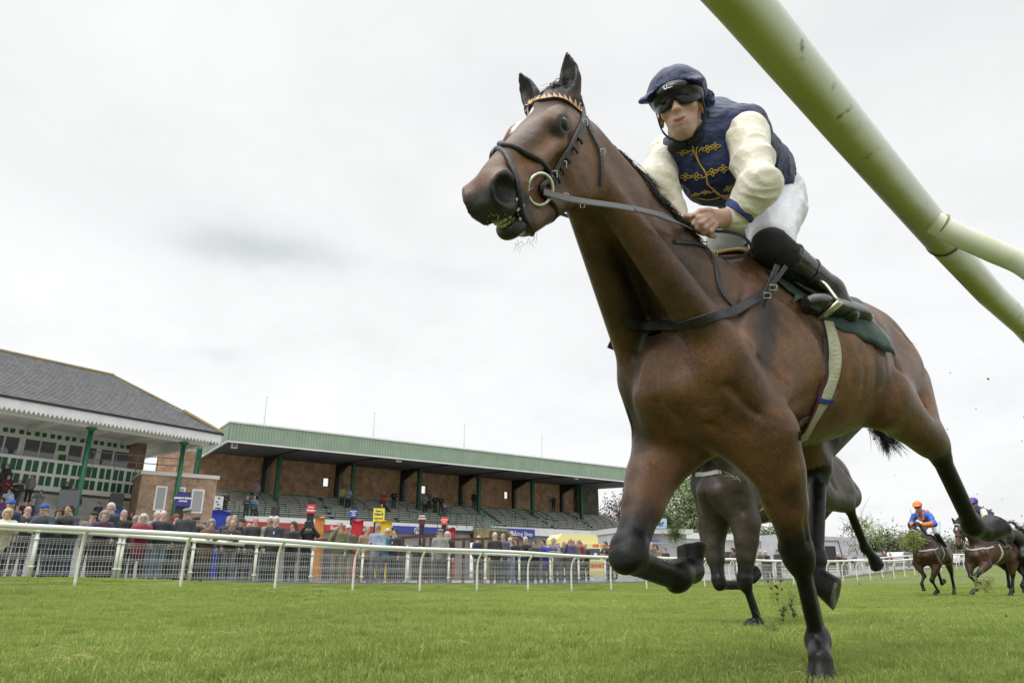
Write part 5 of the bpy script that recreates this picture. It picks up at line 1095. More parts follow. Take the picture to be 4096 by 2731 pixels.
# ------------------------------------------------------------------ grandstands
class Frame:
    def __init__(s, O, deg): a = math.radians(deg); s.O = np.array(O, float); s.u = np.array([math.cos(a), math.sin(a), 0]); s.n = np.array([-math.sin(a), math.cos(a), 0]); s.a = a
    def p(s, x, t, z): return s.O+s.u*x+s.n*t+np.array([0, 0, z])
    def box(s, mb, x0, x1, t0, t1, z0, z1, mi=0):
        c = s.p((x0+x1)/2, (t0+t1)/2, (z0+z1)/2); R = np.array([s.u, s.n, [0, 0, 1]]).T; return mb.box(c, (abs(x1-x0), abs(t1-t0), abs(z1-z0)), R, mi)
    def hit(s, px_, py, t=None, z=None, slope=None):
        r = ray(px_, py)
        if t is not None: k = ((s.O+s.n*t-CAMP)@s.n)/(r@s.n)
        elif z is not None: k = (z-CH)/r[2]
        else: z0, t0, m = slope; k = (z0+m*((CAMP-s.O)@s.n-t0)-CH)/(r[2]-m*(r@s.n))
        P = CAMP+r*k; return (P-s.O)@s.u, (P-s.O)@s.n, P[2]
def brick_mat(name, c1, c2, mortar, deg, scale=1):
    m = mat(name, c1, .85); t = m.node_tree; b = t.nodes['Principled BSDF']; g = t.nodes.new('ShaderNodeNewGeometry'); mp = t.nodes.new('ShaderNodeMapping'); mp.inputs['Rotation'].default_value = (math.radians(90), 0, -math.radians(deg)) ; mp.vector_type = 'POINT'
    # wall plane coordinates: along the wall, and height
    d1 = t.nodes.new('ShaderNodeVectorMath'); d1.operation = 'DOT_PRODUCT'; t.links.new(g.outputs['Position'], d1.inputs[0]); d1.inputs[1].default_value = (math.cos(math.radians(deg)), math.sin(math.radians(deg)), 0)
    sp = t.nodes.new('ShaderNodeSeparateXYZ'); t.links.new(g.outputs['Position'], sp.inputs[0]); cb_ = t.nodes.new('ShaderNodeCombineXYZ'); t.links.new(d1.outputs['Value'], cb_.inputs[0]); t.links.new(sp.outputs[2], cb_.inputs[1])
    br = t.nodes.new('ShaderNodeTexBrick'); t.links.new(cb_.outputs[0], br.inputs[0]); br.inputs['Color1'].default_value = (*c1, 1); br.inputs['Color2'].default_value = (*c2, 1); br.inputs['Mortar'].default_value = (*mortar, 1)
    br.inputs['Scale'].default_value = 1; br.inputs['Brick Width'].default_value = .225*scale; br.inputs['Row Height'].default_value = .075*scale; br.inputs['Mortar Size'].default_value = .008; br.inputs['Bias'].default_value = -.2
    n = t.nodes.new('ShaderNodeTexNoise'); n.inputs['Scale'].default_value = 1.3; n.inputs['Detail'].default_value = 9; n.inputs['Roughness'].default_value = .75; t.links.new(g.outputs['Position'], n.inputs[0]); mr = t.nodes.new('ShaderNodeMapRange'); t.links.new(n.outputs[0], mr.inputs[0]); mr.inputs[1].default_value = .35; mr.inputs[2].default_value = .65; mr.inputs[3].default_value = .55; mr.inputs[4].default_value = 1.3
    v = t.nodes.new('ShaderNodeVectorMath'); v.operation = 'SCALE'; t.links.new(br.outputs[0], v.inputs[0]); t.links.new(mr.outputs[0], v.inputs['Scale']); t.links.new(v.outputs[0], b.inputs['Base Color']); return m
M_brick = brick_mat('buff_brick', (.60, .34, .20), (.44, .25, .15), (.42, .35, .26), 35)
M_gmetal = mat('pale_green_cladding', (.29, .385, .29), .5, var=.14, vscale=1.2); M_gpaint = mat('green_paint', (.012, .13, .065), .4, var=.25, vscale=2)
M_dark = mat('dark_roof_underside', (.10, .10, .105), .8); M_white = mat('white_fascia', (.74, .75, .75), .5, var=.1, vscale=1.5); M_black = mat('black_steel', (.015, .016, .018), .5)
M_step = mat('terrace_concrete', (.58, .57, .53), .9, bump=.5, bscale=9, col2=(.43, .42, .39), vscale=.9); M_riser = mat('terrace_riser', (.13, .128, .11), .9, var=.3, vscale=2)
M_glass = mat('dark_window', (.05, .055, .06), .08, spec=.6); M_plaster = mat('pale_soffit', (.70, .70, .66), .8, var=.1, vscale=1)
G = Frame((-21.2, 51.6, 0), 35); SLP = (4.6, 1.5, .347)
gs = thing('grandstand', 'long open grandstand with pale green ribbed roof edge and terrace steps', 'grandstand', tuple(G.p(20, 6, 0)))
LEN = 47.0
# roof: ribbed fascia front and left end
def ribbed(mb, P0, P1, z0, z1, outv, pitch=.24, d=.05):
    L_ = np.linalg.norm(P1-P0); n = int(L_/pitch); u = (P1-P0)/L_; V_ = []
    prof = [(0, 0), (.3, 0), (.4, 1), (.8, 1), (.9, 0)]
    for i in range(n):
        for f, h in prof: V_.append(P0+u*(i+f)*pitch+outv*h*d)
    m = len(V_); VV = [v+[0, 0, z0] for v in V_]+[v+[0, 0, z1] for v in V_]
    mb.add(VV, [(i, i+1, m+i+1, m+i) for i in range(m-1)]); return mb
mb = MB(); ribbed(mb, G.p(0, 0, 0), G.p(LEN, 0, 0), 10.12, 11.5, -G.n); ribbed(mb, G.p(0, 14, 0), G.p(0, 0, 0), 10.12, 11.5, -G.u)
under(mb.build('roof_fascia', M_gmetal), gs)
mb = MB(); G.box(mb, -.06, LEN, -.10, .05, 11.5, 11.62); G.box(mb, -.10, .05, .05, 14, 11.5, 11.62); G.box(mb, -.06, LEN, -.07, .03, 10.02, 10.12); G.box(mb, -.10, .03, .05, 14, 10.02, 10.12)
under(mb.build('roof_trim', M_white), gs)
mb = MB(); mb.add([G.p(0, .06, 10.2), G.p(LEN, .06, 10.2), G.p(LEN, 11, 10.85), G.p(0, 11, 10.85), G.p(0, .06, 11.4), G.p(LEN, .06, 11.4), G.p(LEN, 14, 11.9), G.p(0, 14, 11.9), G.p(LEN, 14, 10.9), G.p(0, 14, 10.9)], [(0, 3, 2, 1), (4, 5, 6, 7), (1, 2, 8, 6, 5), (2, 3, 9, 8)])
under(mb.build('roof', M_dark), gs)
mb = MB()
for k_ in range(6):                            # tapered roof beams running back to the wall
    s = 5.9+6.93*k_-6.93*(k_ == 6)*0
    mb.prism([G.p(s-.12, 7.6, 10.6), G.p(s-.12, 10.8, 9.75), G.p(s-.12, 10.8, 10.8), G.p(s-.12, .3, 10.25), G.p(s-.12, .3, 10.1)], G.u*.24)
under(mb.build('roof_beam', M_black, recalc=True), gs)
# brick back wall with openings, steel frames, small windows
mb = MB(); cuts = [-3]; WH_ = [G.hit(x, y, t=10.95) for x, y in ((1306, 1927), (1697, 1957), (2027, 1979))]
for s, t, z in WH_: G.box(mb, cuts[-1], s-.30, 11.0, 11.3, 4, 10.9); G.box(mb, s-.30, s+.26, 11.0, 11.3, 4, z-.40); G.box(mb, s-.30, s+.26, 11.0, 11.3, z+.38, 10.9); cuts.append(s+.26)
G.box(mb, cuts[-1], 46, 11.0, 11.3, 4, 10.9); under(mb.build('back_wall', M_brick), gs)
for k_ in range(6):
    s = 5.9+6.93*k_; mb = MB(); G.box(mb, s-.14, s+.14, 10.65, 10.997, SLP[0]+3.1, 10.8); under(mb.build('wall_frame', M_black), gs)
    mb = MB(); G.box(mb, s+.15, s+.62, 10.90, 10.996, 7.6, 10.8); under(mb.build('wall_pier', M_conc), gs)
for x, y in ((1306, 1927), (1697, 1957), (2027, 1979)):
    s, t, z = G.hit(x, y, t=10.95); mb = MB(); G.box(mb, s-.36, s-.30, 10.96, 11.1, z-.44, z+.42); G.box(mb, s+.26, s+.33, 10.96, 11.1, z-.44, z+.42); G.box(mb, s-.299, s+.259, 10.96, 11.1, z+.37, z+.42); G.box(mb, s-.299, s+.259, 10.96, 11.1, z-.45, z-.40)
    under(mb.build('window', M_black), gs)
# terrace
NS = 15
for k_ in range(1):
    mb = MB(); dt_ = 9.5/NS; dz_ = 3.3/NS
    for i in range(NS):
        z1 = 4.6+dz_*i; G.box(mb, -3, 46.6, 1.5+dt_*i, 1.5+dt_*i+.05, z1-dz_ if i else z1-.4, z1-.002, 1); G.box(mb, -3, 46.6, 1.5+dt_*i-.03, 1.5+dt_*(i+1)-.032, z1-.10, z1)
def slz(t): return 4.6+3.3*max(0, min(1, math.floor((t-1.5)/(9.5/15))/15))
# dark patched stair treads
R_ = np.random.RandomState(9)
for s0 in (3.2, 9.4, 15.5, 20.8, 27.0, 33.2, 39.0):
    for i in range(0, NS):
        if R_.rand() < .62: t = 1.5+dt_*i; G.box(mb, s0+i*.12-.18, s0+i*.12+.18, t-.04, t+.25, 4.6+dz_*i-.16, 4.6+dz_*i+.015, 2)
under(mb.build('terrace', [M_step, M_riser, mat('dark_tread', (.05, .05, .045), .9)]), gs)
# green columns
for k_, px_ in enumerate((1112, 1413, 1683, 1922, 2135, 2328, 2450)):
    s = 6.3+6.95*k_; mb = MB(); G.box(mb, s-.15, s+.15, 7.7, 7.82, slz(7.8), 10.7); G.box(mb, s-.15, s+.15, 7.98, 8.10, slz(8), 10.7); G.box(mb, s-.05, s+.05, 7.8, 8.0, slz(7.9), 10.7); G.box(mb, s-.3, s+.3, 7.6, 8.2, slz(7.6), slz(7.6)+.12)
    under(mb.build('column', M_gpaint), gs)
mb = MB(); G.box(mb, -.9, -.5, 6.2, 6.6, 7, 10.6); under(mb.build('column', M_gpaint), gs)
# right end pier and stair flank
mb = MB(); G.box(mb, 42.6, 45.8, 10.2, 10.99, 7.5, 10.9); under(mb.build('end_pier', mat('stained_concrete', (.16, .15, .12), .9, bump=.4, bscale=6, col2=(.07, .065, .05), vscale=1.4)), gs)
# front wall, shop strip
mb = MB(); G.box(mb, 2.2, 22.4, 1.3, 1.49, 4.47, 4.86); G.box(mb, 24.4, 40.5, 1.3, 1.49, 4.26, 4.96); under(mb.build('white_parapet', M_white), gs)
mb = MB(); G.box(mb, -3, 22.3, 1.55, 1.85, -.2, 4.15); G.box(mb, 24.6, 46.5, 1.55, 1.85, -.2, 4.4); under(mb.build('front_wall', mat('cream_render', (.30, .29, .27), .8, var=.3, vscale=.8)), gs)
def sign_band(x0, x1, z0, z1, m, label):
    mb = MB(); G.box(mb, x0, x1, 1.22, 1.50, z0, z1); o = under(mb.build('sign_band', m), gs); o['label'] = label; return o
M_redsign = mat('red_sign', (.50, .035, .03), .5); M_bluesign = mat('blue_sign', (.045, .055, .30), .5)
def pxs(x, y): return G.hit(x, y, t=1.2)
x0 = pxs(1300, 2120)[0]; x1 = pxs(1500, 2120)[0]; sb = sign_band(x0, x1, 3.98, 4.465, M_redsign, 'red sign band over the betting hall doors')
sign_band(2.2, x0-.3, 3.98, 4.465, mat('pink_red_panel', (.38, .05, .04), .6), 'dull red band behind the crowd')
x2, x3 = pxs(1572, 2120)[0], pxs(1803, 2120)[0]; bb1 = sign_band(x2, x3, 4.06, 4.62, M_bluesign, 'blue sign band with round emblem')
x4, x5 = pxs(1949, 2125)[0], pxs(2140, 2128)[0]; bb2 = sign_band(x4, x5, 4.04, 4.84, M_bluesign, 'blue sign band reading Betting Shop')
def lett(txt, px_, py, hgt, m, parent=gs, fr=G, t=1.19, deg=None, bold=.004):
    s, _, z = fr.hit(px_, py, t=t); o = text_on(txt, fr.p(s, t, z), fr.u, (0, 0, 1), hgt, m, font_bold=bold, off=.02, extr=.01); return under(o, parent)
lett('Bet', 1334, 2111, .42, M_wtext); lett('e', 1454, 2116, .42, M_wtext)
lett('Betting Shop', 2086, 2135, .50, M_wtext); lett('William', 2008, 2130, .62, mat('sign_teal', (.10, .32, .34), .5), bold=.01); lett('HILL', 2048, 2132, .62, M_wtext, bold=.012)
s, _, z = G.hit(1669, 2121, t=1.15); ringm = MB().tube([G.p(s+.26*math.cos(a), 1.17, z+.25*math.sin(a)) for a in np.linspace(0, 6.2832, 25)], .03, 6, cap=False)
ringm.tube([G.p(s-.05, 1.17, z-.22), G.p(s-.12, 1.17, z+.2), G.p(s+.12, 1.17, z+.1), G.p(s+.02, 1.17, z-.2)], .03, 6); under(ringm.build('emblem', M_wtext), gs)
# shop fronts: dark doors and windows
for a, b, c, d, m in [(2420, 0, .3, 0, 0)][:0]: pass
for i, x in enumerate((1340, 1420, 1500, 1600, 1690, 1770, 1990, 2060, 2120, 2190, 2240, 2290)):
    s = pxs(x, 2170)[0]; mb = MB(); G.box(mb, s-.75, s+.75, 1.50, 1.60, .2, 3.05); o = under(mb.build('shop_window', M_glass), gs)
    mb = MB(); G.box(mb, s+.76, s+.92, 1.46, 1.60, .2, 3.1); under(mb.build('door_frame', M_white), gs)
# front rail of the terrace and crush barriers
def gtube(mb, pts, r=.030): return mb.tube(pts, r, 6)
mb = MB(); gtube(mb, [G.p(-2, 1.62, 5.62), G.p(22.3, 1.62, 5.62)]); gtube(mb, [G.p(-2, 1.62, 5.1), G.p(22.3, 1.62, 5.1)]); gtube(mb, [G.p(25, 1.62, 5.62), G.p(46, 1.62, 5.62)]); gtube(mb, [G.p(25, 1.62, 5.1), G.p(46, 1.62, 5.1)])
for s in list(np.arange(-2, 22.5, 1.9))+list(np.arange(25, 46, 1.9)): gtube(mb, [G.p(s, 1.62, 4.5), G.p(s, 1.62, 5.62)])
under(mb.build('terrace_rail', M_gpaint), gs)
bar = [(786, 1985, 8.5), (1035, 1985, 5.2), (1228, 1995, 4.8), (1400, 2005, 4.8), (1562, 2016, 4.6), (1728, 2025, 4.6), (1893, 2032, 4.6), (2024, 2040, 4.5), (2146, 2050, 4.4), (2266, 2055, 4.3), (2384, 2062, 4.3)]
cb_proto = None
for i, (x, y, t) in enumerate(bar[1:]):
    s = G.hit(x, y, t=5.5)[0]-.6; mb = MB(); t0 = 4.3; z = slz(t0)+1.1
    gtube(mb, [G.p(s-1.7, t0+1.8, slz(t0+1.8)), G.p(s-1.7, t0+1.75, z+.35), G.p(s-1.45, t0+1.6, z+.55), G.p(s+1.35, t0+1.6, z+.55), G.p(s+1.6, t0+1.5, z+.42), G.p(s+1.9, t0+.5, z-.1), G.p(s+1.95, t0, z-.6), G.p(s+1.95, t0-.1, slz(t0))], .035)
    for k_ in (-.6, .6): gtube(mb, [G.p(s+k_, t0+1.6, z+.55), G.p(s+k_+.25, t0+.5, z-.1), G.p(s+k_+.3, t0, z-.5), G.p(s+k_+.3, t0-.1, slz(t0))], .03)
    gtube(mb, [G.p(s-1.7, t0+1.7, z-.2), G.p(s-1.5, t0+.1, z-.5), G.p(s-1.5, t0, slz(t0))], .03)
    cbar = mb.build('crush_barrier', M_gpaint); tag(cbar, None, 'barrier', 'green crush barriers on the terrace')
    cbar['label'] = ['green crush barrier beside the man in the grey coat, leftmost on the terrace', 'green crush barrier second from the left on the terrace', 'green crush barrier at the two security men', 'green crush barrier under the person in red', 'green crush barrier round the group of four people', 'empty green crush barrier just right of the group of four', 'green crush barrier in front of the lone man in the dark jacket', 'green crush barrier right of the lone man in the dark jacket', 'green crush barrier below the man holding a white paper', 'rightmost green crush barrier on the terrace'][i]
# staircase down in the middle with green handrails
st = thing('terrace_staircase', 'yellowed concrete stairs with green handrails coming down from the terrace', 'stairs', tuple(G.p(24, 1, 0)))
mb = MB()
for i in range(20):
    z1 = 4.6-.22*i; G.box(mb, 22.45+.27*i, 24.75+.27*i, -.9-.0*i, 1.25, -.2, z1)
under(mb.build('stair_flight', mat('mossy_steps', (.30, .28, .14), .9, bump=.4, bscale=8, col2=(.18, .17, .10), vscale=1.5)), st)
for t in (-.85, 1.2):
    mb = MB(); a0 = G.p(22.6, t, 5.6); a1 = G.p(28.0, t, 1.2); gtube(mb, [a0, a1], .035); gtube(mb, [a0-[0, 0, .5], a1-[0, 0, .5]], .025)
    for k_ in range(9): q = a0+(a1-a0)*k_/8; gtube(mb, [q-[0, 0, 1.0], q], .03)
    under(mb.build('handrail', mat('green_handrail', (.05, .23, .14), .45) if t < 0 else M_gpaint), st)
mb = MB()
for k_ in range(5): gtube(mb, [G.p(18.5+k_*1.0, .9, 4.6), G.p(18.5+k_*1.0, .9, 5.9)])
gtube(mb, [G.p(18.5, .9, 5.9), G.p(22.5, .9, 5.9)]); gtube(mb, [G.p(22.5, .9, 5.9), G.p(22.5, -.8, 5.9)]); under(mb.build('landing_rail', M_gpaint), st)
# flagpoles on the roof, floodlights under the fascia
for x, yt, yb in ((1055, 1588, 1697), (1492, 1650, 1745), (1856, 1698, 1788), (2168, 1742, 1823)):
    s, _, z0 = G.hit(x, yb+6, t=2.0); z1 = G.hit(x, yt, t=2.0)[2]; o = MB().tube([G.p(s, 2, 11.4), G.p(s, 2, z1)], [.05, .035], 8).tube([G.p(s, 2, z1), G.p(s, 2, z1+.08)], .06, 8).build('flagpole', M_white)
    tag(o, 'bare white pole on the grandstand roof, '+{1055: 'first from the left', 1492: 'second from the left', 1856: 'third from the left', 2168: 'the one nearest the horse'}[x], 'pole', 'bare poles along the grandstand roof')
for x, y in ((936, 1782), (1594, 1838), (2304, 1908)):
    s, _, z = G.hit(x, y, t=.35); mb = MB(); G.box(mb, s-.2, s+.2, .15, .45, z-.2, z+.2); G.box(mb, s-.03, s+.03, .28, .34, z+.2, 10.1); lf = mb.build('floodlight', mat('pale_lamp_body', (.62, .62, .58), .4)); tag(lf, {936: 'boxy floodlight under the left corner of the green roof', 1594: 'white floodlight under the middle of the green roof edge', 2304: 'white box lamp under the right part of the green roof edge'}[x], 'floodlight', 'lamps under the grandstand roof')
    mb = MB(); G.box(mb, s-.15, s+.15, .12, .148, z-.14, z+.14); o = mb.build('lens', M_glass); o.parent = lf
# ------------------------------------------------------------------ old stand with slate roof (left)
PF = Frame((-20.9, 49.5, 0), 54.2)
ps_ = thing('old_stand', 'old stand with slate hipped roof and white sawtooth valance', 'grandstand', tuple(PF.p(-10, 5, 0)))
M_slate = mat('slate', (.205, .205, .212), .75, bump=.3, bscale=14, col2=(.14, .14, .147), vscale=2.5)
# courses of slates as stepped strips following the slope
E0 = PF.p(0, 0, 10.25); RZh, RT_ = 14.3, 6.0
def roof_slab(c0, c1, d0, d1, n=34):           # eave c0-c1, ridge d0-d1
    mb = MB(); nn_ = np.cross(c1-c0, d0-c0); nn_ /= np.linalg.norm(nn_); nn_ = nn_ if nn_[2] > 0 else -nn_
    for i in range(n):
        a, b = i/n, (i+1)/n; p = [c0+(d0-c0)*a, c1+(d1-c1)*a, c1+(d1-c1)*b, c0+(d0-c0)*b]; lift = nn_*.05
        mb.quad(p[0]+lift, p[1]+lift, p[2]+nn_*.01, p[3]+nn_*.01); mb.quad(p[0], p[1], p[1]+lift, p[0]+lift)
    return mb
mb = roof_slab(PF.p(-40, 0, 10.25), E0, PF.p(-40, RT_, RZh), PF.p(-5.4, RT_, RZh)); under(mb.build('roof', M_slate), ps_)
mb = roof_slab(E0, PF.p(0, 12, 10.25), PF.p(-5.4, RT_, RZh), PF.p(-5.4, RT_+.02, RZh)); under(mb.build('roof', M_slate), ps_)
mb = roof_slab(PF.p(0, 12, 10.25), PF.p(-40, 12, 10.25), PF.p(-5.4, RT_+.02, RZh), PF.p(-40, RT_+.02, RZh)); under(mb.build('roof', M_slate), ps_)
M_lichen = mat('lichened_ridge', (.22, .20, .15), .85, col2=(.34, .24, .07), vscale=1.5)
mb = MB().tube([PF.p(-40, RT_, RZh+.06), PF.p(-5.4, RT_, RZh+.06)], .12, 8).tube([PF.p(-5.4, RT_, RZh+.05), PF.p(-1.9, RT_*.35, 10.25+(RZh-10.25)*.36+.1)], .07, 6).tube([PF.p(-1.9, RT_*.35, 10.25+(RZh-10.25)*.36+.14), PF.p(0, 0, 10.33)], .12, 6)
under(mb.build('ridge_tiles', M_lichen), ps_)
mb = MB(); PF.box(mb, -40, .12, -.16, -.02, 10.10, 10.24); PF.box(mb, -.02, .12, -.02, 12, 10.10, 10.24); under(mb.build('gutter', M_black), ps_)
def valance(mb, P0, P1, z1, z0, tooth, n, th):
    u = (P1-P0)/n; nrm = np.cross(u/np.linalg.norm(u), (0, 0, 1))*th
    for i in range(n):
        a = P0+u*i; pts = [a+[0, 0, z1], a+u+[0, 0, z1], a+u+[0, 0, z0], a+u*.5+[0, 0, z0-tooth], a+[0, 0, z0]]
        mb.prism(pts, nrm)
    return mb
mb = MB(); valance(mb, PF.p(-40, -.05, 0), PF.p(0, -.05, 0), 10.10, 9.62, .22, 160, .03); valance(mb, PF.p(.05, -.05, 0), PF.p(.05, 11, 0), 10.10, 9.62, .22, 44, .03); under(mb.build('valance', M_white, recalc=True), ps_)
mb = MB(); mb.add([PF.p(-40, 0, 9.98), PF.p(0, 0, 9.98), PF.p(0, 12, 9.98), PF.p(-40, 12, 9.98)], [(0, 3, 2, 1)]); PF.box(mb, -40, -.4, .7, .95, 9.35, 9.97); PF.box(mb, -.75, -.5, .95, 11, 9.35, 9.97)
for s in np.arange(-34, -1, 3.05): PF.box(mb, s-.1, s+.1, .95, 6.8, 9.6, 9.97)
under(mb.build('soffit', M_plaster), ps_)
for s in (-26.9, -20.7, -14.5, -8.35, -2.2):
    if s < -24: continue
    mb = MB().tube([PF.p(s, .82, 0), PF.p(s, .82, 9.36)], .15, 14).tube([PF.p(s, .82, 9.15), PF.p(s, .82, 9.34)], [.16, .34], 12); under(mb.build('column', M_gpaint, None, True), ps_)
# facade: brick end, white wall with green panels and windows
TW = 7.0
mb = MB(); PF.box(mb, -40, -2.9, TW, TW+.25, 5.0, 9.98); under(mb.build('facade_wall', mat('off_white_boards', (.70, .70, .65), .7, var=.08, vscale=1)), ps_)
mb = MB(); PF.box(mb, -2.89, -1.7, TW-.1, TW+.4, 0, 9.97); under(mb.build('brick_pier', brick_mat('brown_brick', (.28, .17, .115), (.21, .13, .085), (.22, .18, .15), 54)), ps_)
M_gpanel = mat('green_panel', (.012, .115, .055), .5, var=.15, vscale=2)
def px_s(x, y, t=TW-.05): return PF.hit(x, y, t=t)
for i, (a, b) in enumerate([(55, 125), (212, 280), (362, 430), (510, 575), (652, 715), (795, 850), (925, 985), (1055, 1110), (1180, 1235)]):
    for q in (a, b):
        s = px_s(q/2.412, 1350+(885+(q-55)*.148)/2.412)[0]; mb = MB(); PF.box(mb, s-.13, s+.13, TW-.06, TW-.01, 9.42, 9.70); under(mb.build('green_panel', M_gpanel), ps_)
for a, b in [(-60, 10), (30, 165), (225, 370), (385, 530), (665, 790), (830, 930), (980, 1090), (1112, 1250)]:
    s0 = px_s(a/2.412, 1800)[0]; s1 = px_s(b/2.412, 1800)[0]; mb = MB(); PF.box(mb, s0-.07, s1+.07, TW-.08, TW-.012, 7.98, 9.22); f = under(mb.build('window', M_white), ps_)
    mb = MB(); PF.box(mb, s0, s1, TW-.10, TW-.082, 8.05, 9.15); o = mb.build('pane', mat('reflecting_pane', (.10, .105, .11), .03, spec=1.0)); o.parent = f
for y in (1065, 1155):
    s, _, z = px_s(600/2.412, 1350+y/2.412); mb = MB(); PF.box(mb, s-.22, s+.22, TW-.06, TW-.01, z-.2, z+.2); under(mb.build('green_panel', M_gpanel), ps_)
mb = MB(); PF.box(mb, -40, -1.75, TW-.75, TW-.66, 5.85, 7.86); PF.box(mb, -40, -1.75, TW-.78, TW-.1, 7.86, 7.92); under(mb.build('balcony_front', mat('white_boards', (.86, .86, .83), .6, var=.06, vscale=1)), ps_)
for i, (a, b) in enumerate([(-215, -150), (-50, 15), (100, 165), (255, 325), (410, 478), (560, 628), (708, 770), (850, 908), (982, 1045), (1115, 1172), (1243, 1300)]):
    for q in (a, b):
        s = px_s(q/2.412, 1900, TW-.8)[0]
        for z0, z1 in ((7.0, 7.72), (6.18, 6.80)):
            mb = MB(); PF.box(mb, s-.15, s+.15, TW-.80, TW-.757, z0, z1); under(mb.build('green_panel', M_gpanel), ps_)
mb = MB()
for i in range(16): PF.box(mb, -40, -1.2+.0*i, .2+.42*i, .2+.42*(i+1)-.003, 0, 1.0+.33*i-(.33 if i > 14 else 0))
under(mb.build('terrace', M_step), ps_)
def old_z(t): return 1.0+.33*min(14, max(0, math.floor((t-.2)/.42)))
# ------------------------------------------------------------------ brick kiosk between the two stands
KF = Frame((-21.0, 49.6, 0), 35)
M_kbrick = brick_mat('kiosk_brick', (.40, .25, .165), (.30, .19, .125), (.30, .26, .20), 35)
bk = thing('brick_building', 'low brown brick building with white coping between the two stands', 'building', tuple(KF.p(-3, 1, 0)))
sA = KF.hit(570, 1890, t=0)[0]; sB = KF.hit(868, 1930, t=0)[0]
mb = MB(); KF.box(mb, sA, sB, 0, 3.8, 0, 7.0); under(mb.build('wall', M_kbrick), bk)
mb = MB(); KF.box(mb, sA-.1, sB+.12, -.12, 3.9, 7.0, 7.25); under(mb.build('coping', mat('pale_coping', (.55, .54, .5), .7)), bk)
for a, b, ct, cb in ((626, 672, 1942, 2030), (700, 744, 1946, 2030), (770, 820, 1955, 2030)):
    s0, _, z1 = KF.hit(a, ct, t=-.02); s1 = KF.hit(b, ct, t=-.02)[0]; mb = MB(); KF.box(mb, s0, s1, -.05, .02, z1-1.6, z1); f = under(mb.build('window', M_white), bk)
    mb = MB(); KF.box(mb, s0+.10, s1-.10, -.07, -.052, z1-1.5, z1-.1); o = mb.build('pane', mat('grey_pane', (.30, .31, .31), .2)); o.parent = f
mb = MB(); 
for z in (8.0, 8.5): gtube(mb, [KF.p(sA-3, 2, z), KF.p(sB-1.5, 2, z)], .03)
for k_ in range(6): gtube(mb, [KF.p(sA-2.8+k_*1.3, 2, 7.2), KF.p(sA-2.8+k_*1.3, 2, 8.5)], .03)
under(mb.build('roof_railing', mat('grey_rail_paint', (.22, .24, .25), .6)), bk)
mb = MB(); PF.box(mb, -1.69, 1.2, 7.6, 11.5, 0, 6.9); o = under(mb.build('wall', M_brick), bk)
# ------------------------------------------------------------------ spectators
def oc(name, rough=.75, **k): return mat(name, (.5, .5, .5), rough, objcol=True, **k)
M_cloth = oc('coat_cloth', .8, bump=.35, bscale=22, var=.35, vscale=7, sheen=.1); M_pskin = oc('face_skin', .55, var=.22, vscale=18); M_phair = oc('hair', .6, bump=.5, bscale=70, var=.4, vscale=25); M_pshoe = mat('shoe', (.02, .018, .016), .5)
def pose_joints(kind):
    # x = facing direction, y = left, z up; standing height 1.75
    J = dict(pel=(0, 0, .95), nk=(0, 0, 1.46), hd=(.015, 0, 1.62), sL=(0, .185, 1.40), sR=(0, -.185, 1.40), hL=(0, .09, .92), hR=(0, -.09, .92), kL=(.02, .10, .50), kR=(.02, -.10, .50), aL=(-.01, .11, .07), aR=(-.01, -.11, .07), tilt=0)
    if kind == 'stand': J.update(eL=(-.03, .24, 1.12), eR=(-.03, -.24, 1.12), wL=(.07, .22, .90), wR=(.07, -.22, .90))
    if kind == 'lean': J.update(nk=(.20, 0, 1.40), hd=(.25, 0, 1.555), sL=(.19, .185, 1.33), sR=(.19, -.185, 1.33), pel=(-.05, 0, .93), hL=(-.05, .09, .91), hR=(-.05, -.09, .91), eL=(.26, .25, 1.10), eR=(.26, -.25, 1.10), wL=(.46, .09, 1.13), wR=(.46, -.09, 1.13))
    if kind == 'fold': J.update(eL=(.06, .25, 1.12), eR=(.06, -.25, 1.12), wL=(.22, -.06, 1.14), wR=(.23, .05, 1.10))
    if kind == 'cup': J.update(eL=(-.02, .24, 1.12), eR=(.0, -.24, 1.12), wL=(.22, .10, 1.14), wR=(.24, -.06, 1.18))
    if kind == 'photo': J.update(eL=(.14, .27, 1.32), eR=(.14, -.27, 1.32), wL=(.26, .12, 1.52), wR=(.26, -.12, 1.52))
    if kind == 'phone': J.update(eL=(-.03, .24, 1.12), wL=(.07, .22, .90), eR=(.14, -.25, 1.20), wR=(.12, -.10, 1.50))
    return {k: np.array(v, float) if k != 'tilt' else v for k, v in J.items()}
PERS = {}
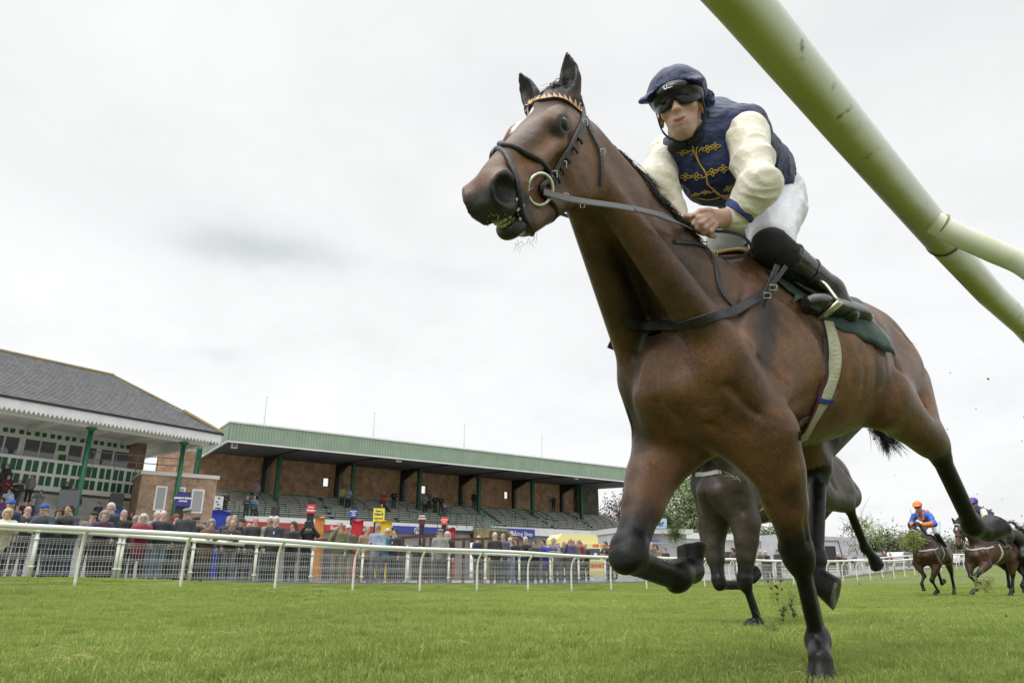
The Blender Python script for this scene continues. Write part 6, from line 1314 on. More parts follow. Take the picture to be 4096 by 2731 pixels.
def pose_meshes(kind, skirt=False):
    if (kind, skirt) in PERS: return PERS[(kind, skirt)]
    J = pose_joints(kind); h = J['hd']; Fh = lambda f, l, u: h+np.array([f, l, u])
    o = face_ops(Fh, np.eye(3)); o.append(U_(Cap(J['nk']-[0, 0, .05], h-[.01, 0, .08], .055, .052), .03)); o.append(U_(Cap(J['nk'], J['pel'], .09, .1), .05))
    for L in 'LR':
        s = 1 if L == 'L' else -1; w_, e = J['w'+L], J['e'+L]; d = (w_-e)/np.linalg.norm(w_-e)
        o += [U_(Cap(J['s'+L], e, .045, .04), .03), U_(Cap(e, w_, .038, .027), .02), U_(Cap(w_, w_+d*.06, .030, .034), .02)]
        sd_ = np.array([0, 1, 0.]) if abs(d[1]) < .7 else np.array([0, 0, 1.])
        for k_ in range(4): b = w_+d*.07+sd_*(k_-1.5)*.017; o.append(U_(Cap(b, b+d*(.045+.01*(k_ in (1, 2)))+np.array([.008, 0, -.012]), .0095, .008), .006))
        o.append(U_(Cap(w_+d*.03, w_+d*.06+np.array([.02, 0, .02])+sd_*.03*s*-1, .011, .009), .01))
        o += [U_(Cap(J['h'+L], J['k'+L], .075, .055), .03), U_(Cap(J['k'+L], J['a'+L], .05, .035), .03)]
    V, Q = sdf_mesh(o, .0115); body = np_mesh('person_body', V, Q)
    j = [U_(Cap(J['nk']-[.0, 0, .10], J['pel']+[0, 0, .08], .135, .150, n=(0, 1, 0), fs=1.25), .06), U_(Cap(J['sL']*[1, .86, 1]-[0, 0, .015], J['sR']*[1, .86, 1]-[0, 0, .015], .070, .070), .06), U_(Cap(J['nk']-[0, 0, .03], J['nk']-[0, 0, .0], .078, .065), .03), U_(Cap(J['pel']+[0, 0, .1], J['pel']-[0, 0, .05], .15, .155, n=(0, 1, 0), fs=1.15), .05)]
    if skirt: j.append(U_(Cap(J['pel'], J['pel']-[0, 0, .28], .155, .165, n=(0, 1, 0), fs=1.15), .05))
    j.append(S_(Cap(J['nk']+[.02, 0, .02], J['nk']+[.085, 0, -.06], .058, .02), .01)); j.append(G_([J['nk']+[.10, 0, -.10], J['pel']+[.17, 0, .2], J['pel']+[.17, 0, -.1]], .012, .010))
    for L in 'LR':
        w_, e = J['w'+L], J['e'+L]; j += [U_(Cap(J['s'+L], e, .068, .062), .04), U_(Cap(e, w_-(w_-e)*.06, .058, .046), .03)]
    V, Q = sdf_mesh(j, .014); V = cloth_noise(V, Q, .006, 14, 3); jack = np_mesh('jacket', V, Q)
    t = []
    for L in 'LR': t += [U_(Cap(J['h'+L]+[0, 0, .02], J['k'+L], .098, .075), .04), U_(Cap(J['k'+L], J['a'+L]+[0, 0, .02], .074, .062), .03)]
    V, Q = sdf_mesh(t, .016); V = cloth_noise(V, Q, .005, 13, 4); tr = np_mesh('trousers', V, Q)
    sh = MB()
    for L in 'LR':
        a = J['a'+L]; R_ = .045; pts = [a+[-.07, 0, -.02], a+[.0, 0, -.015], a+[.10, 0, -.03], a+[.17, 0, -.04]]; sh.tube(pts, [.042, .046, .042, .028], 8)
    she = sh.mesh('shoes'); she.materials.append(M_pshoe)
    body.materials.append(M_pskin); jack.materials.append(M_cloth); tr.materials.append(M_cloth)
    for m_ in (body, jack, tr, she): m_.shade_smooth()
    PERS[(kind, skirt)] = (J, body, jack, tr, she); return PERS[(kind, skirt)]
HAIR = {}
def hair_mesh(kind):
    if kind in HAIR: return HAIR[kind]
    Fh = lambda f, l, u: np.array([f, l, u], float); A = np.eye(3); cut = S_(Ell(Fh(.085, 0, -.035), (.075, .085, .085)), .02)
    if kind == 'short': o = [U_(Ell(Fh(-.022, 0, .045), (.100, .086, .090)), .01), U_(Ell(Fh(-.055, 0, -.005), (.062, .084, .08)), .02), cut]
    elif kind == 'fringe': o = [U_(Ell(Fh(-.045, 0, .0), (.072, .086, .055)), .01), cut, S_(Ell(Fh(.0, 0, .10), (.10, .070, .075)), .01)]
    elif kind == 'bob': o = [U_(Ell(Fh(-.02, 0, .05), (.110, .098, .095)), .01), U_(Cap(Fh(-.04, .075, .03), Fh(-.02, .085, -.10), .045, .035), .03), U_(Cap(Fh(-.04, -.075, .03), Fh(-.02, -.085, -.10), .045, .035), .03), U_(Ell(Fh(-.06, 0, -.03), (.065, .095, .10)), .03), cut]
    elif kind == 'long': o = [U_(Ell(Fh(-.02, 0, .05), (.106, .092, .092)), .01), U_(Cap(Fh(-.05, .07, .03), Fh(-.02, .10, -.24), .045, .04), .03), U_(Cap(Fh(-.05, -.07, .03), Fh(-.02, -.10, -.24), .045, .04), .03), U_(Ell(Fh(-.07, 0, -.10), (.06, .10, .17)), .03), cut]
    elif kind == 'flat_cap': o = [U_(Ell(Fh(.0, 0, .072), (.125, .100, .045)), .01), U_(Ell(Fh(-.03, 0, .085), (.10, .098, .05)), .02), U_(Ell(Fh(.10, 0, .055), (.05, .065, .014)), .015)]
    elif kind == 'ball_cap': o = [U_(Ell(Fh(-.012, 0, .065), (.104, .090, .080)), .01), U_(Ell(Fh(.125, 0, .050), (.075, .070, .012)), .02), S_(Ell(Fh(0, 0, -.05), (.2, .15, .085)), .005)]
    elif kind == 'curly': o = [U_(Ell(Fh(-.02, 0, .045), (.118, .106, .100)), .01), U_(Ell(Fh(-.03, .07, -.02), (.06, .045, .07)), .03), U_(Ell(Fh(-.03, -.07, -.02), (.06, .045, .07)), .03), cut]
    V, Q = sdf_mesh(o, .010); V = cloth_noise(V, Q, .007 if kind in ('curly', 'long', 'bob') else .003, 45, 9)
    me = np_mesh(kind, V, Q); me.materials.append(M_phair if 'cap' not in kind else M_cloth); me.shade_smooth(); HAIR[kind] = me; return me
WH, GY, DK, BR, BL, RD = (.62, .60, .56), (.30, .29, .28), (.025, .018, .014), (.09, .045, .02), (.60, .48, .26), (.22, .05, .02)
SKN = [(.46, .28, .21), (.52, .33, .26), (.42, .26, .19), (.50, .31, .25)]
M_glasses = mat('spectacles', (.02, .02, .022), .3); glm = MB()
for s in (1, -1): glm.tube([(.098, s*.032+.021*math.cos(a), .012+.016*math.sin(a)) for a in np.linspace(0, 6.283, 13)], .0028, 4, cap=False); glm.tube([(.095, s*.053, .015), (.0, s*.080, .012)], .0025, 4)
glm.tube([(.100, .012, .014), (.100, -.012, .014)], .0025, 4); glm = glm.mesh('glasses'); glm.materials.append(M_glasses)
def person(P, yaw, kind, hair, hcol, jcol, tcol, label, scale=1.0, skirt=False, extra=(), group=None, vest=None):
    J, body, jack, tr, she = pose_meshes(kind, skirt); k_ = int(abs(P[0]*37+P[1]*91)) % 4
    jcol = tuple(c*1.15+.012 for c in jcol); tcol = tuple(c*1.1+.010 for c in tcol)
    r = thing('person', label, 'spectator', tuple(P), yaw, group); r.scale = (scale,)*3
    def ad(name, me, col=None):
        o = bpy.data.objects.new(name, me); COL.objects.link(o); o.parent = r
        if col is not None: o.color = (*col, 1)
        return o
    ad('body', body, SKN[k_]); ad('jacket' if not skirt else 'coat', jack, jcol); ad('trousers', tr, tcol); ad('shoes', she)
    if hair:
        o = ad('hair' if 'cap' not in hair else 'cap', hair_mesh(hair), hcol); o.location = J['hd']
        if 'cap' in hair: q = ad('hair', hair_mesh('fringe'), GY); q.location = J['hd']
    if 'glasses' in extra: q = ad('glasses', glm); q.location = J['hd']
    if 'shirt' in extra:
        mb = MB().prism([J['nk']+[.085, .03, -.0], J['nk']+[.085, -.03, -.0], J['nk']+[.150, -.004, -.20], J['nk']+[.150, .004, -.20]], (.012, 0, 0)); q = mb.build('shirt', M_white, None, recalc=True); q.parent = r
    if 'tablet' in extra: q = MB().box((.33, 0, 1.60), (.012, .26, .19)).build('case', M_black); q.parent = r
    if 'vest' in extra:
        V = np.array([v.co[:] for v in jack.vertices]); ok = (np.abs(V[:, 1]) < .22)
        q = MB().box((.0, 0, 1.20), (.36, .40, .42)).build('hi_vis_vest', mat('hi_vis', (.62, .70, .06), .6)); q.parent = r
    return r
def ground_pt(x, y, h, t_lines):              # spectator whose head top is seen at pixel (x, y) on track line t
    r = ray(x, y); k_ = (t_lines-CAMP@NT)/(r@NT); P = CAMP+r*k_; s = P@UT; g = trk(s, TF+.2)[2]+.035; return np.array([P[0], P[1], g]), P[2]-g
def face_cam(P, dyaw=0): return math.atan2(-P[1]-2*0, -P[0])+dyaw
CR = [  # x, y (head top), line, pose, hair, hair colour, coat, trousers, extras, label, turn
 (35, 2036, 20.25, 'lean', 'curly', BL, (.62, .58, .42), (.02, .02, .02), '', 'laughing woman with curly blonde hair in a cream cardigan at the white rail', 0, 1),
 (48, 1996, 21.1, 'stand', 'ball_cap', (.02, .10, .42), (.02, .03, .09), (.03, .03, .04), '', 'big man in a blue baseball cap and navy fleece behind the blonde woman', 0, 0),
 (116, 2022, 23.2, 'fold', 'fringe', GY, (.03, .03, .035), (.02, .02, .03), 'glasses shirt', 'man in a dark vest over a pink shirt with folded arms', .2, 0),
 (204, 2016, 20.3, 'lean', 'ball_cap', (.02, .10, .42), (.035, .055, .075), (.04, .05, .07), '', 'lean man in a blue baseball cap and slate jacket bent over the rail', -.6, 0),
 (243, 2033, 20.9, 'stand', 'bob', BR, (.02, .02, .022), (.02, .02, .02), 'glasses', 'brown haired woman with glasses in a black coat beside the man in the slate jacket', -.3, 1),
 (297, 2018, 20.3, 'lean', 'short', DK, (.035, .038, .045), (.03, .05, .10), '', 'dark haired bearded man in a charcoal hooded jacket at the rail', -.5, 0),
 (378, 2043, 21.2, 'stand', 'flat_cap', (.008, .008, .008), (.18, .17, .15), (.05, .05, .05), '', 'round faced man in a black flat cap and grey wool coat', 0, 0),
 (421, 2043, 20.3, 'lean', 'bob', GY, (.05, .02, .05), (.04, .04, .04), '', 'smiling grey haired woman in a plum coat with a beige scarf', 0, 1),
 (447, 2009, 21.1, 'stand', 'short', WH, (.02, .026, .045), (.02, .02, .03), 'shirt', 'tall white haired man in a navy jacket behind the woman in plum', -.7, 0),
 (499, 2036, 24.5, 'stand', None, None, (.02, .02, .022), (.02, .02, .02), '', 'bald man in black standing back beside the blue draped stand', .4, 0),
 (545, 2060, 22.6, 'stand', 'short', GY, (.05, .07, .06), (.03, .03, .03), 'glasses', 'grey haired person with glasses in a dark green anorak', -.4, 0),
 (577, 2057, 20.3, 'lean', 'bob', WH, (.25, .012, .05), (.02, .02, .02), 'glasses', 'white haired woman with glasses in a crimson coat', 0, 1),
 (633, 2042, 21.6, 'stand', 'short', WH, (.26, .27, .25), (.10, .14, .2), '', 'white haired man in a pale grey jumper behind the rail', .3, 0),
 (656, 2042, 20.3, 'stand', 'short', WH, (.015, .02, .035), (.14, .20, .29), '', 'white haired man in a dark navy jacket and light jeans looking down', .3, 0),
 (707, 2056, 20.8, 'stand', 'long', RD, (.018, .016, .018), (.02, .02, .02), '', 'woman with long red hair in a black coat', .4, 1),
 (752, 2030, 20.4, 'stand', 'flat_cap', (.20, .19, .17), (.028, .030, .036), (.10, .10, .09), 'glasses', 'man in a grey tweed flat cap and charcoal jacket', -.6, 0),
 (787, 2063, 21.2, 'stand', 'flat_cap', (.015, .015, .015), (.02, .02, .025), (.02, .02, .02), 'shirt', 'man in a black flat cap and lilac shirt beside the tweed cap man', -.4, 0),
 (842, 2077, 20.2, 'lean', 'curly', GY, (.13, .055, .03), (.03, .03, .03), '', 'woman with grey curls in a rust brown jacket leaning forward', .2, 1),
 (822, 2080, 23.4, 'stand', 'flat_cap', (.12, .12, .12), (.03, .03, .03), (.02, .02, .02), '', 'small bearded man in a grey cap further back', .2, 0),
 (919, 2063, 21.3, 'stand', 'short', GY, (.03, .03, .034), (.03, .03, .03), '', 'man with thick grey hair in a black coat behind the smiling man', -.3, 0),
 (932, 2079, 20.2, 'lean', 'fringe', WH, (.045, .035, .032), (.16, .18, .2), 'shirt', 'smiling man with receding white hair in a dark brown jacket', 0, 0),
 (942, 2039, 21.0, 'stand', 'short', GY, (.030, .032, .036), (.03, .04, .06), 'shirt', 'tallest grey haired man in a charcoal jacket with blue collar', -.1, 0),
 (969, 2070, 22.6, 'stand', 'ball_cap', (.03, .03, .035), (.03, .03, .03), (.02, .02, .02), '', 'man in a dark cap half hidden behind the tall grey haired man', .5, 0),
 (997, 2089, 24.0, 'stand', None, None, (.10, .09, .08), (.02, .02, .02), '', 'bald head far back between the tall man and the man in a black shirt', .2, 0),
 (1024, 2064, 20.6, 'stand', None, None, (.022, .023, .027), (.03, .03, .04), '', 'bald man in a black short sleeved shirt', .2, 0),
 (1085, 2063, 20.3, 'cup', 'short', WH, (.24, .23, .18), (.05, .06, .08), '', 'white haired man in a stone coloured jacket holding a cup', -.7, 0),
 (1106, 2063, 21.2, 'stand', 'short', WH, (.03, .035, .05), (.03, .03, .04), 'shirt', 'white haired man in dark blue right behind the man with the cup', -.2, 0),
 (1176, 2085, 20.5, 'cup', 'long', BR, (.014, .013, .013), (.02, .02, .02), '', 'woman with long wavy brown hair in a black jacket looking right', -.9, 1),
 (1241, 2048, 20.8, 'photo', 'short', DK, (.012, .012, .014), (.015, .018, .03), 'tablet', 'man in black holding a tablet case up in front of the face', 0, 0),
 (1361, 2087, 24.5, 'phone', 'short', GY, (.13, .13, .055), (.20, .18, .12), 'glasses', 'grey haired man in an olive jacket with a phone at the ear', -.2, 0),
 (1395, 2098, 24.0, 'cup', 'ball_cap', (.55, .55, .55), (.10, .11, .07), (.25, .22, .17), '', 'man in a white cap and green jacket beside the red drape', -.2, 0),
 (1471, 2104, 27.5, 'stand', 'short', GY, (.27, .18, .10), (.05, .05, .05), '', 'man in a camel coat between the red and yellow drapes', .3, 0),
 (1512, 2094, 24.3, 'cup', 'short', GY, (.26, .31, .42), (.12, .13, .16), 'glasses', 'grey haired man in a pale blue shirt in front of the yellow drape', -.7, 0),
 (1551, 2112, 23.5, 'fold', 'short', WH, (.03, .15, .20), (.05, .05, .06), 'glasses', 'white haired man with glasses in a teal jacket', 0, 0),
 (1580, 2114, 25.0, 'stand', 'short', DK, (.02, .02, .022), (.02, .02, .02), 'shirt', 'dark haired man in a white shirt and black waistcoat', -.6, 0),
 (1710, 2109, 24.2, 'lean', 'flat_cap', (.17, .16, .15), (.05, .05, .05), (.03, .03, .03), '', 'man in a grey flat cap and dark gilet at the brown fence', -.7, 0),
 (1763, 2113, 24.8, 'stand', 'flat_cap', (.13, .14, .15), (.25, .24, .23), (.05, .05, .05), '', 'man in a grey cap and pale coat behind the denim cap', 0, 0),
 (1755, 2124, 23.2, 'stand', 'ball_cap', (.05, .09, .17), (.035, .06, .12), (.04, .05, .08), '', 'man in a denim blue cap and blue jacket in front of the brown fence', .1, 0),
 (1790, 2126, 23.4, 'stand', 'bob', WH, (.02, .02, .02), (.02, .02, .02), '', 'white blonde woman in a black coat next to the denim cap man', -.1, 1),
 (1914, 2139, 22.6, 'stand', None, None, (.02, .03, .07), (.03, .03, .04), '', 'bald man in a navy blue suit jacket looking down', .8, 0),
 (1980, 2128, 21.6, 'stand', 'short', WH, (.018, .018, .02), (.03, .03, .03), '', 'white haired man in a black jacket by the end of the brown fence', .3, 0),
 (2012, 2133, 21.8, 'stand', 'short', GY, (.07, .08, .11), (.05, .06, .1), '', 'grey haired man in a dark jacket with pale stripes', -.3, 0),
 (2040, 2149, 22.6, 'stand', 'short', WH, (.20, .26, .36), (.15, .2, .3), '', 'white haired man in a light blue jacket further back', -.6, 0),
 (2077, 2149, 20.3, 'lean', 'bob', RD, (.014, .014, .016), (.03, .03, .035), 'glasses', 'auburn haired woman in a black coat at the rail', -.7, 1),
 (2111, 2146, 20.7, 'lean', 'short', WH, (.014, .014, .016), (.02, .02, .02), '', 'white haired person in black reading a race card', -.5, 0),
 (2140, 2161, 20.3, 'lean', 'short', DK, (.03, .03, .03), (.03, .03, .03), 'glasses', 'stooping dark haired man in a black jacket at the rail', -.2, 0),
 (2184, 2158, 20.3, 'lean', 'short', DK, (.025, .045, .30), (.03, .05, .2), 'glasses', 'woman with glasses in a long royal blue coat', -.7, 1),
 (2227, 2147, 20.3, 'lean', 'fringe', GY, (.20, .19, .23), (.10, .10, .12), '', 'balding man in a mauve grey jacket leaning on the rail', -.7, 0),
 (2255, 2162, 21.6, 'stand', None, None, (.03, .03, .035), (.03, .03, .03), '', 'bald man in black behind the mauve jacket', 0, 0),
 (2282, 2152, 20.3, 'phone', 'fringe', GY, (.06, .05, .13), (.06, .06, .08), 'glasses', 'man in a purple blue jacket resting his chin on a hand', -.7, 0),
 (2303, 2155, 20.6, 'lean', None, None, (.09, .085, .065), (.03, .03, .03), '', 'bald man in an olive brown jacket holding a white paper', -.6, 0),
 (2315, 2157, 21.2, 'stand', 'short', GY, (.16, .02, .03), (.03, .03, .03), 'glasses', 'man in a maroon jacket behind the bald man in olive', -.6, 0),
 (2340, 2171, 21.3, 'cup', None, None, (.03, .03, .035), (.03, .03, .03), '', 'bald man in a black and red jacket before the yellow van', -.4, 0),
 (2434, 2164, 20.5, 'lean', 'short', DK, (.04, .035, .03), (.03, .03, .03), 'shirt', 'thin man in a dark brown suit right of the yellow van', -.8, 0),
 (2581, 2166, 20.6, 'lean', 'fringe', DK, (.20, .25, .33), (.05, .06, .08), '', 'balding man in a blue grey top framed by the raised foreleg', -.8, 0),
 (2605, 2168, 21.6, 'stand', None, None, (.13, .10, .07), (.05, .05, .06), '', 'bald man in a brown jacket over a blue shirt', -.8, 0),
 (2622, 2178, 21.4, 'stand', 'long', BR, (.24, .16, .09), (.05, .05, .05), '', 'woman with long fair hair in a tan coat', -.6, 1),
 (2659, 2190, 24.0, 'stand', 'short', BR, (.02, .02, .022), (.02, .02, .02), '', 'small dark dressed figure under the diner awning', -.6, 0),
 (2846, 2201, 20.6, 'lean', 'ball_cap', (.5, .5, .5), (.03, .03, .03), (.03, .03, .03), '', 'man in a white cap by the raised hoof', -.8, 0),
 (2860, 2191, 21.6, 'stand', 'short', DK, (.04, .04, .05), (.03, .03, .03), '', 'dark haired man in grey behind the white cap', -.8, 0),
 (2942, 2190, 20.4, 'lean', 'bob', DK, (.10, .07, .045), (.05, .05, .05), '', 'person in a brown waxed jacket seen between the dark horse legs', -.9, 0),
 (2955, 2193, 21.6, 'stand', 'short', DK, (.05, .04, .03), (.03, .03, .03), '', 'second head behind the brown waxed jacket', -.7, 0),
 (3050, 2198, 20.6, 'lean', 'short', WH, (.09, .09, .06), (.05, .05, .05), '', 'white haired man in a khaki coat left of the planted foreleg', -.9, 0),
 (3069, 2201, 20.4, 'lean', 'short', WH, (.02, .02, .022), (.03, .03, .03), '', 'white haired man in black left of the planted foreleg', -.7, 0),
 (3105, 2196, 21.0, 'stand', 'short', BR, (.03, .035, .06), (.03, .03, .03), '', 'man in navy close to the planted foreleg', -.9, 0),
 (3268, 2197, 21.0, 'lean', 'ball_cap', (.6, .68, .1), (.60, .66, .08), (.05, .05, .05), '', 'steward in a yellow hi vis coat right of the planted foreleg', -.8, 0),
 (3298, 2211, 24.0, 'stand', 'short', GY, (.03, .05, .10), (.03, .03, .03), '', 'figure in dark blue at the trailer', -.6, 0),
 (3358, 2209, 20.7, 'lean', 'short', WH, (.02, .022, .03), (.03, .03, .03), '', 'white haired man in a black coat before the trailer door', -.8, 0),
 (3375, 2217, 21.6, 'stand', 'short', BR, (.10, .06, .03), (.03, .03, .03), '', 'man in brown beside the trailer door', -.6, 0),
 (3416, 2215, 23.0, 'stand', 'short', GY, (.12, .13, .17), (.05, .05, .05), '', 'figure in grey blue right of the trailer door', -.6, 0),
 (3509, 2212, 20.9, 'lean', 'fringe', GY, (.12, .17, .20), (.05, .05, .05), '', 'man in dusty blue near the parked cars', -.8, 0),
 (3524, 2205, 21.7, 'stand', 'short', RD, (.16, .14, .15), (.05, .05, .05), '', 'red haired person in mauve grey near the parked cars', -.6, 0),
 (3536, 2204, 21.2, 'stand', 'short', WH, (.05, .06, .09), (.03, .03, .03), '', 'white haired man in navy among the last group at the rail', -.8, 0),
 (3566, 2209, 20.9, 'lean', 'flat_cap', (.5, .5, .48), (.45, .02, .03), (.05, .05, .05), '', 'person in a bright red coat and white hat', -.9, 0),
 (3628, 2214, 21.0, 'lean', 'short', BR, (.03, .035, .05), (.03, .03, .03), '', 'man in dark blue left of the horse with the orange capped jockey', -.8, 0),
]
GRP = 'spectators along the mesh fence'
for (x, y, t, kind, hair, hc, jc, tc2, ex, lab, turn, sk) in CR:
    P, h = ground_pt(x, y, 1.75, t); top = {'lean': 1.69, 'photo': 1.75}.get(kind, 1.75)+(.01 if hair and 'cap' in hair else 0); sc = h/top
    if not .80 < sc < 1.14:                   # keep real heights: slide along the view ray instead
        sc2 = min(1.10, max(.86, sc)); r = ray(x, y); g = P[2]; k_ = (g+sc2*top-CH)/r[2]; Pn = CAMP+r*k_
        if 0 < (Pn@NT) and 19.9 < (Pn@NT) < 34: P = np.array([Pn[0], Pn[1], g])
        sc = sc2
    person(P, face_cam(P, turn*.8), kind, hair, hc, jc, tc2, lab, sc, bool(sk), ex.split(), GRP)
ST = [  # people on the terrace of the long stand: x, y of the head, pose...
 (1031, 1922, 'phone', 'ball_cap', (.05, .05, .06), (.25, .25, .26), (.02, .02, .02), 'man in a long grey coat high on the terrace by a crush barrier', 0, 1),
 (992, 1980, 'lean', 'short', GY, (.05, .045, .05), (.03, .03, .03), 'man in dark grey leaning on the green terrace rail beside the denim jacket', 1.9, 0),
 (1020, 1979, 'lean', None, None, (.14, .23, .36), (.03, .03, .03), 'bald man in a denim blue jacket leaning on the green terrace rail', 1.9, 0),
 (906, 1965, 'cup', 'flat_cap', (.05, .05, .05), (.03, .03, .03), (.04, .04, .04), 'man in a dark cap reading a paper at the left of the terrace', 2.2, 0),
 (809, 1962, 'lean', 'short', WH, (.03, .02, .04), (.03, .03, .03), 'white haired woman in black and magenta leaning on the rail by the brick kiosk', 2.6, 1),
 (841, 1975, 'lean', 'short', DK, (.02, .02, .02), (.02, .02, .02), 'dark haired person in black at the rail by the brick kiosk', 2.6, 0),
 (1372, 1943, 'stand', 'short', DK, (.40, .48, .08), (.015, .02, .04), 'security guard in a yellow hi vis vest on the terrace', 4.8, 0),
 (1396, 1947, 'fold', 'short', GY, (.30, .33, .45), (.015, .018, .03), 'officer in a pale blue shirt with folded arms on the terrace', 4.8, 0),
 (1536, 1966, 'photo', 'short', BL, (.42, .03, .04), (.03, .03, .03), 'person in a red top on the terrace with arms raised', 5.0, 0),
 (1577, 1957, 'lean', None, None, (.015, .015, .018), (.03, .04, .06), 'bald man in a black sweatshirt on the terrace', 5.0, 0),
 (1528, 2013, 'cup', None, None, (.14, .07, .04), (.05, .05, .05), 'bald man in a brown jacket above the yellow bookmaker board', 2.6, 0),
 (1701, 1972, 'lean', 'short', DK, (.26, .27, .28), (.02, .02, .02), 'dark haired person in a pale grey top, leftmost of the terrace group of four', 4.4, 0),
 (1717, 1960, 'lean', 'short', DK, (.16, .16, .17), (.02, .02, .02), 'taller man in mid grey in the terrace group of four', 5.4, 0),
 (1742, 1974, 'lean', None, None, (.02, .02, .022), (.02, .02, .02), 'bald man in black in the terrace group of four', 4.4, 0),
 (1765, 1978, 'lean', 'long', DK, (.015, .015, .015), (.16, .02, .03), 'long haired woman in black with red leggings in the terrace group', 4.4, 0),
 (1779, 2016, 'cup', None, None, (.02, .03, .06), (.03, .03, .04), 'bald man in navy lower on the terrace than the group of four', 3.0, 0),
 (1897, 1964, 'stand', 'short', DK, (.02, .02, .025), (.07, .07, .07), 'lone man in a dark jacket high on the terrace by a green column', 6.0, 0),
 (2214, 1981, 'cup', 'short', DK, (.02, .02, .025), (.02, .02, .03), 'dark dressed man holding a white paper at the far end of the terrace', 6.0, 0),
]
for (x, y, kind, hair, hc, jc, tc2, lab, t0, sk) in ST:
    s, t, z = G.hit(x, y, slope=(4.6+1.78, 1.5, .347)); t = max(1.9, min(10.4, t)); s = G.hit(x, y, t=t)[0]; zz = slz(t); hh = G.hit(x, y, t=t)[2]-zz
    P = G.p(s, t, zz); person(P, face_cam(P), kind, hair, hc, jc, tc2, lab, min(1.12, max(.9, hh/1.75)), bool(sk), (), 'people on the terrace of the long stand')
OS = [
 (4, 1866, 'stand', 'short', GY, (.03, .03, .035), (.03, .03, .03), 'man in black at the left picture edge high on the old stand steps', 0),
 (31, 1853, 'stand', 'short', GY, (.02, .025, .035), (.03, .03, .03), 'grey haired man in dark navy in the top row of the old stand', 0),
 (38, 1897, 'cup', 'short', DK, (.10, .01, .02), (.02, .02, .02), 'man in a navy and red jacket on the old stand steps', 0),
 (82, 1916, 'cup', 'fringe', GY, (.02, .02, .022), (.10, .10, .11), 'stout man in a black jumper writing on a card on the old stand steps', 0),
 (131, 1896, 'stand', None, None, (.19, .19, .20), (.015, .015, .02), 'bald man in a grey jumper and black trousers before the white boards', 0),
 (40, 1953, 'cup', 'short', DK, (.40, .50, .64), (.05, .05, .06), 'man with sunglasses in a light blue jumper', 0),
 (168, 1957, 'photo', 'short', DK, (.20, .20, .21), (.40, .25, .42), 'woman in a grey cardigan and lilac dress taking a photo', 1),
 (270, 1926, 'stand', 'short', DK, (.02, .025, .02), (.02, .02, .02), 'man in black standing behind the grey screen', 0),
 (297, 1936, 'stand', 'short', GY, (.04, .04, .04), (.02, .02, .02), 'man in dark grey right behind the grey screen', 0),
 (314, 1967, 'stand', 'fringe', GY, (.02, .022, .03), (.02, .02, .02), 'man in a dark suit right of the grey screen', 0),
 (12, 1989, 'stand', 'bob', DK, (.10, .03, .14), (.03, .03, .03), 'woman in a purple top at the left picture edge', 0),
 (72, 2021, 'stand', None, None, (.30, .26, .24), (.03, .03, .03), 'bald head behind the blue capped man in navy', 0),
 (106, 2002, 'stand', 'short', BR, (.03, .03, .03), (.03, .03, .03), 'boy in black beside the woman in the lilac dress', 0),
 (124, 1999, 'stand', 'short', DK, (.015, .02, .04), (.02, .02, .02), 'person in dark navy turning away below the lilac dress', 0),
 (398, 2008, 'stand', 'short', BR, (.02, .03, .06), (.03, .03, .04), 'man in a navy suit on the low steps', 0),
 (424, 2024, 'stand', None, None, (.03, .03, .04), (.03, .03, .03), 'man in a dark suit peering behind the tall white haired man', 0),
 (558, 2026, 'stand', None, None, (.03, .03, .033), (.03, .03, .03), 'bald man in a black anorak below the green handrail', 0),
 (529, 2048, 'stand', None, None, (.03, .028, .028), (.03, .03, .03), 'bald man in black between the blue drape and the green handrail', 0),
 (590, 1981, 'cup', 'short', DK, (.02, .022, .028), (.02, .02, .02), 'dark haired man in a dark jacket standing by the green handrail', 0),
 (636, 2006, 'cup', 'short', BR, (.02, .02, .03), (.02, .02, .02), 'woman in black with a light blue scarf by the stair wall', 1),
]
for (x, y, kind, hair, hc, jc, tc2, lab, sk) in OS:
    s, t, z = PF.hit(x, y, slope=(1.0+1.74, .2, .785)); t = max(.5, min(6.0, t)); s = PF.hit(x, y, t=t)[0]; zz = old_z(t); hh = PF.hit(x, y, t=t)[2]-zz
    P = PF.p(s, t, zz); person(P, face_cam(P, rnd.uniform(-.5, .3)), kind, hair, hc, jc, tc2, lab, min(1.15, max(.85, hh/1.75)), bool(sk), ('glasses',) if 'sunglasses' in lab else (), 'people on the steps of the old stand')
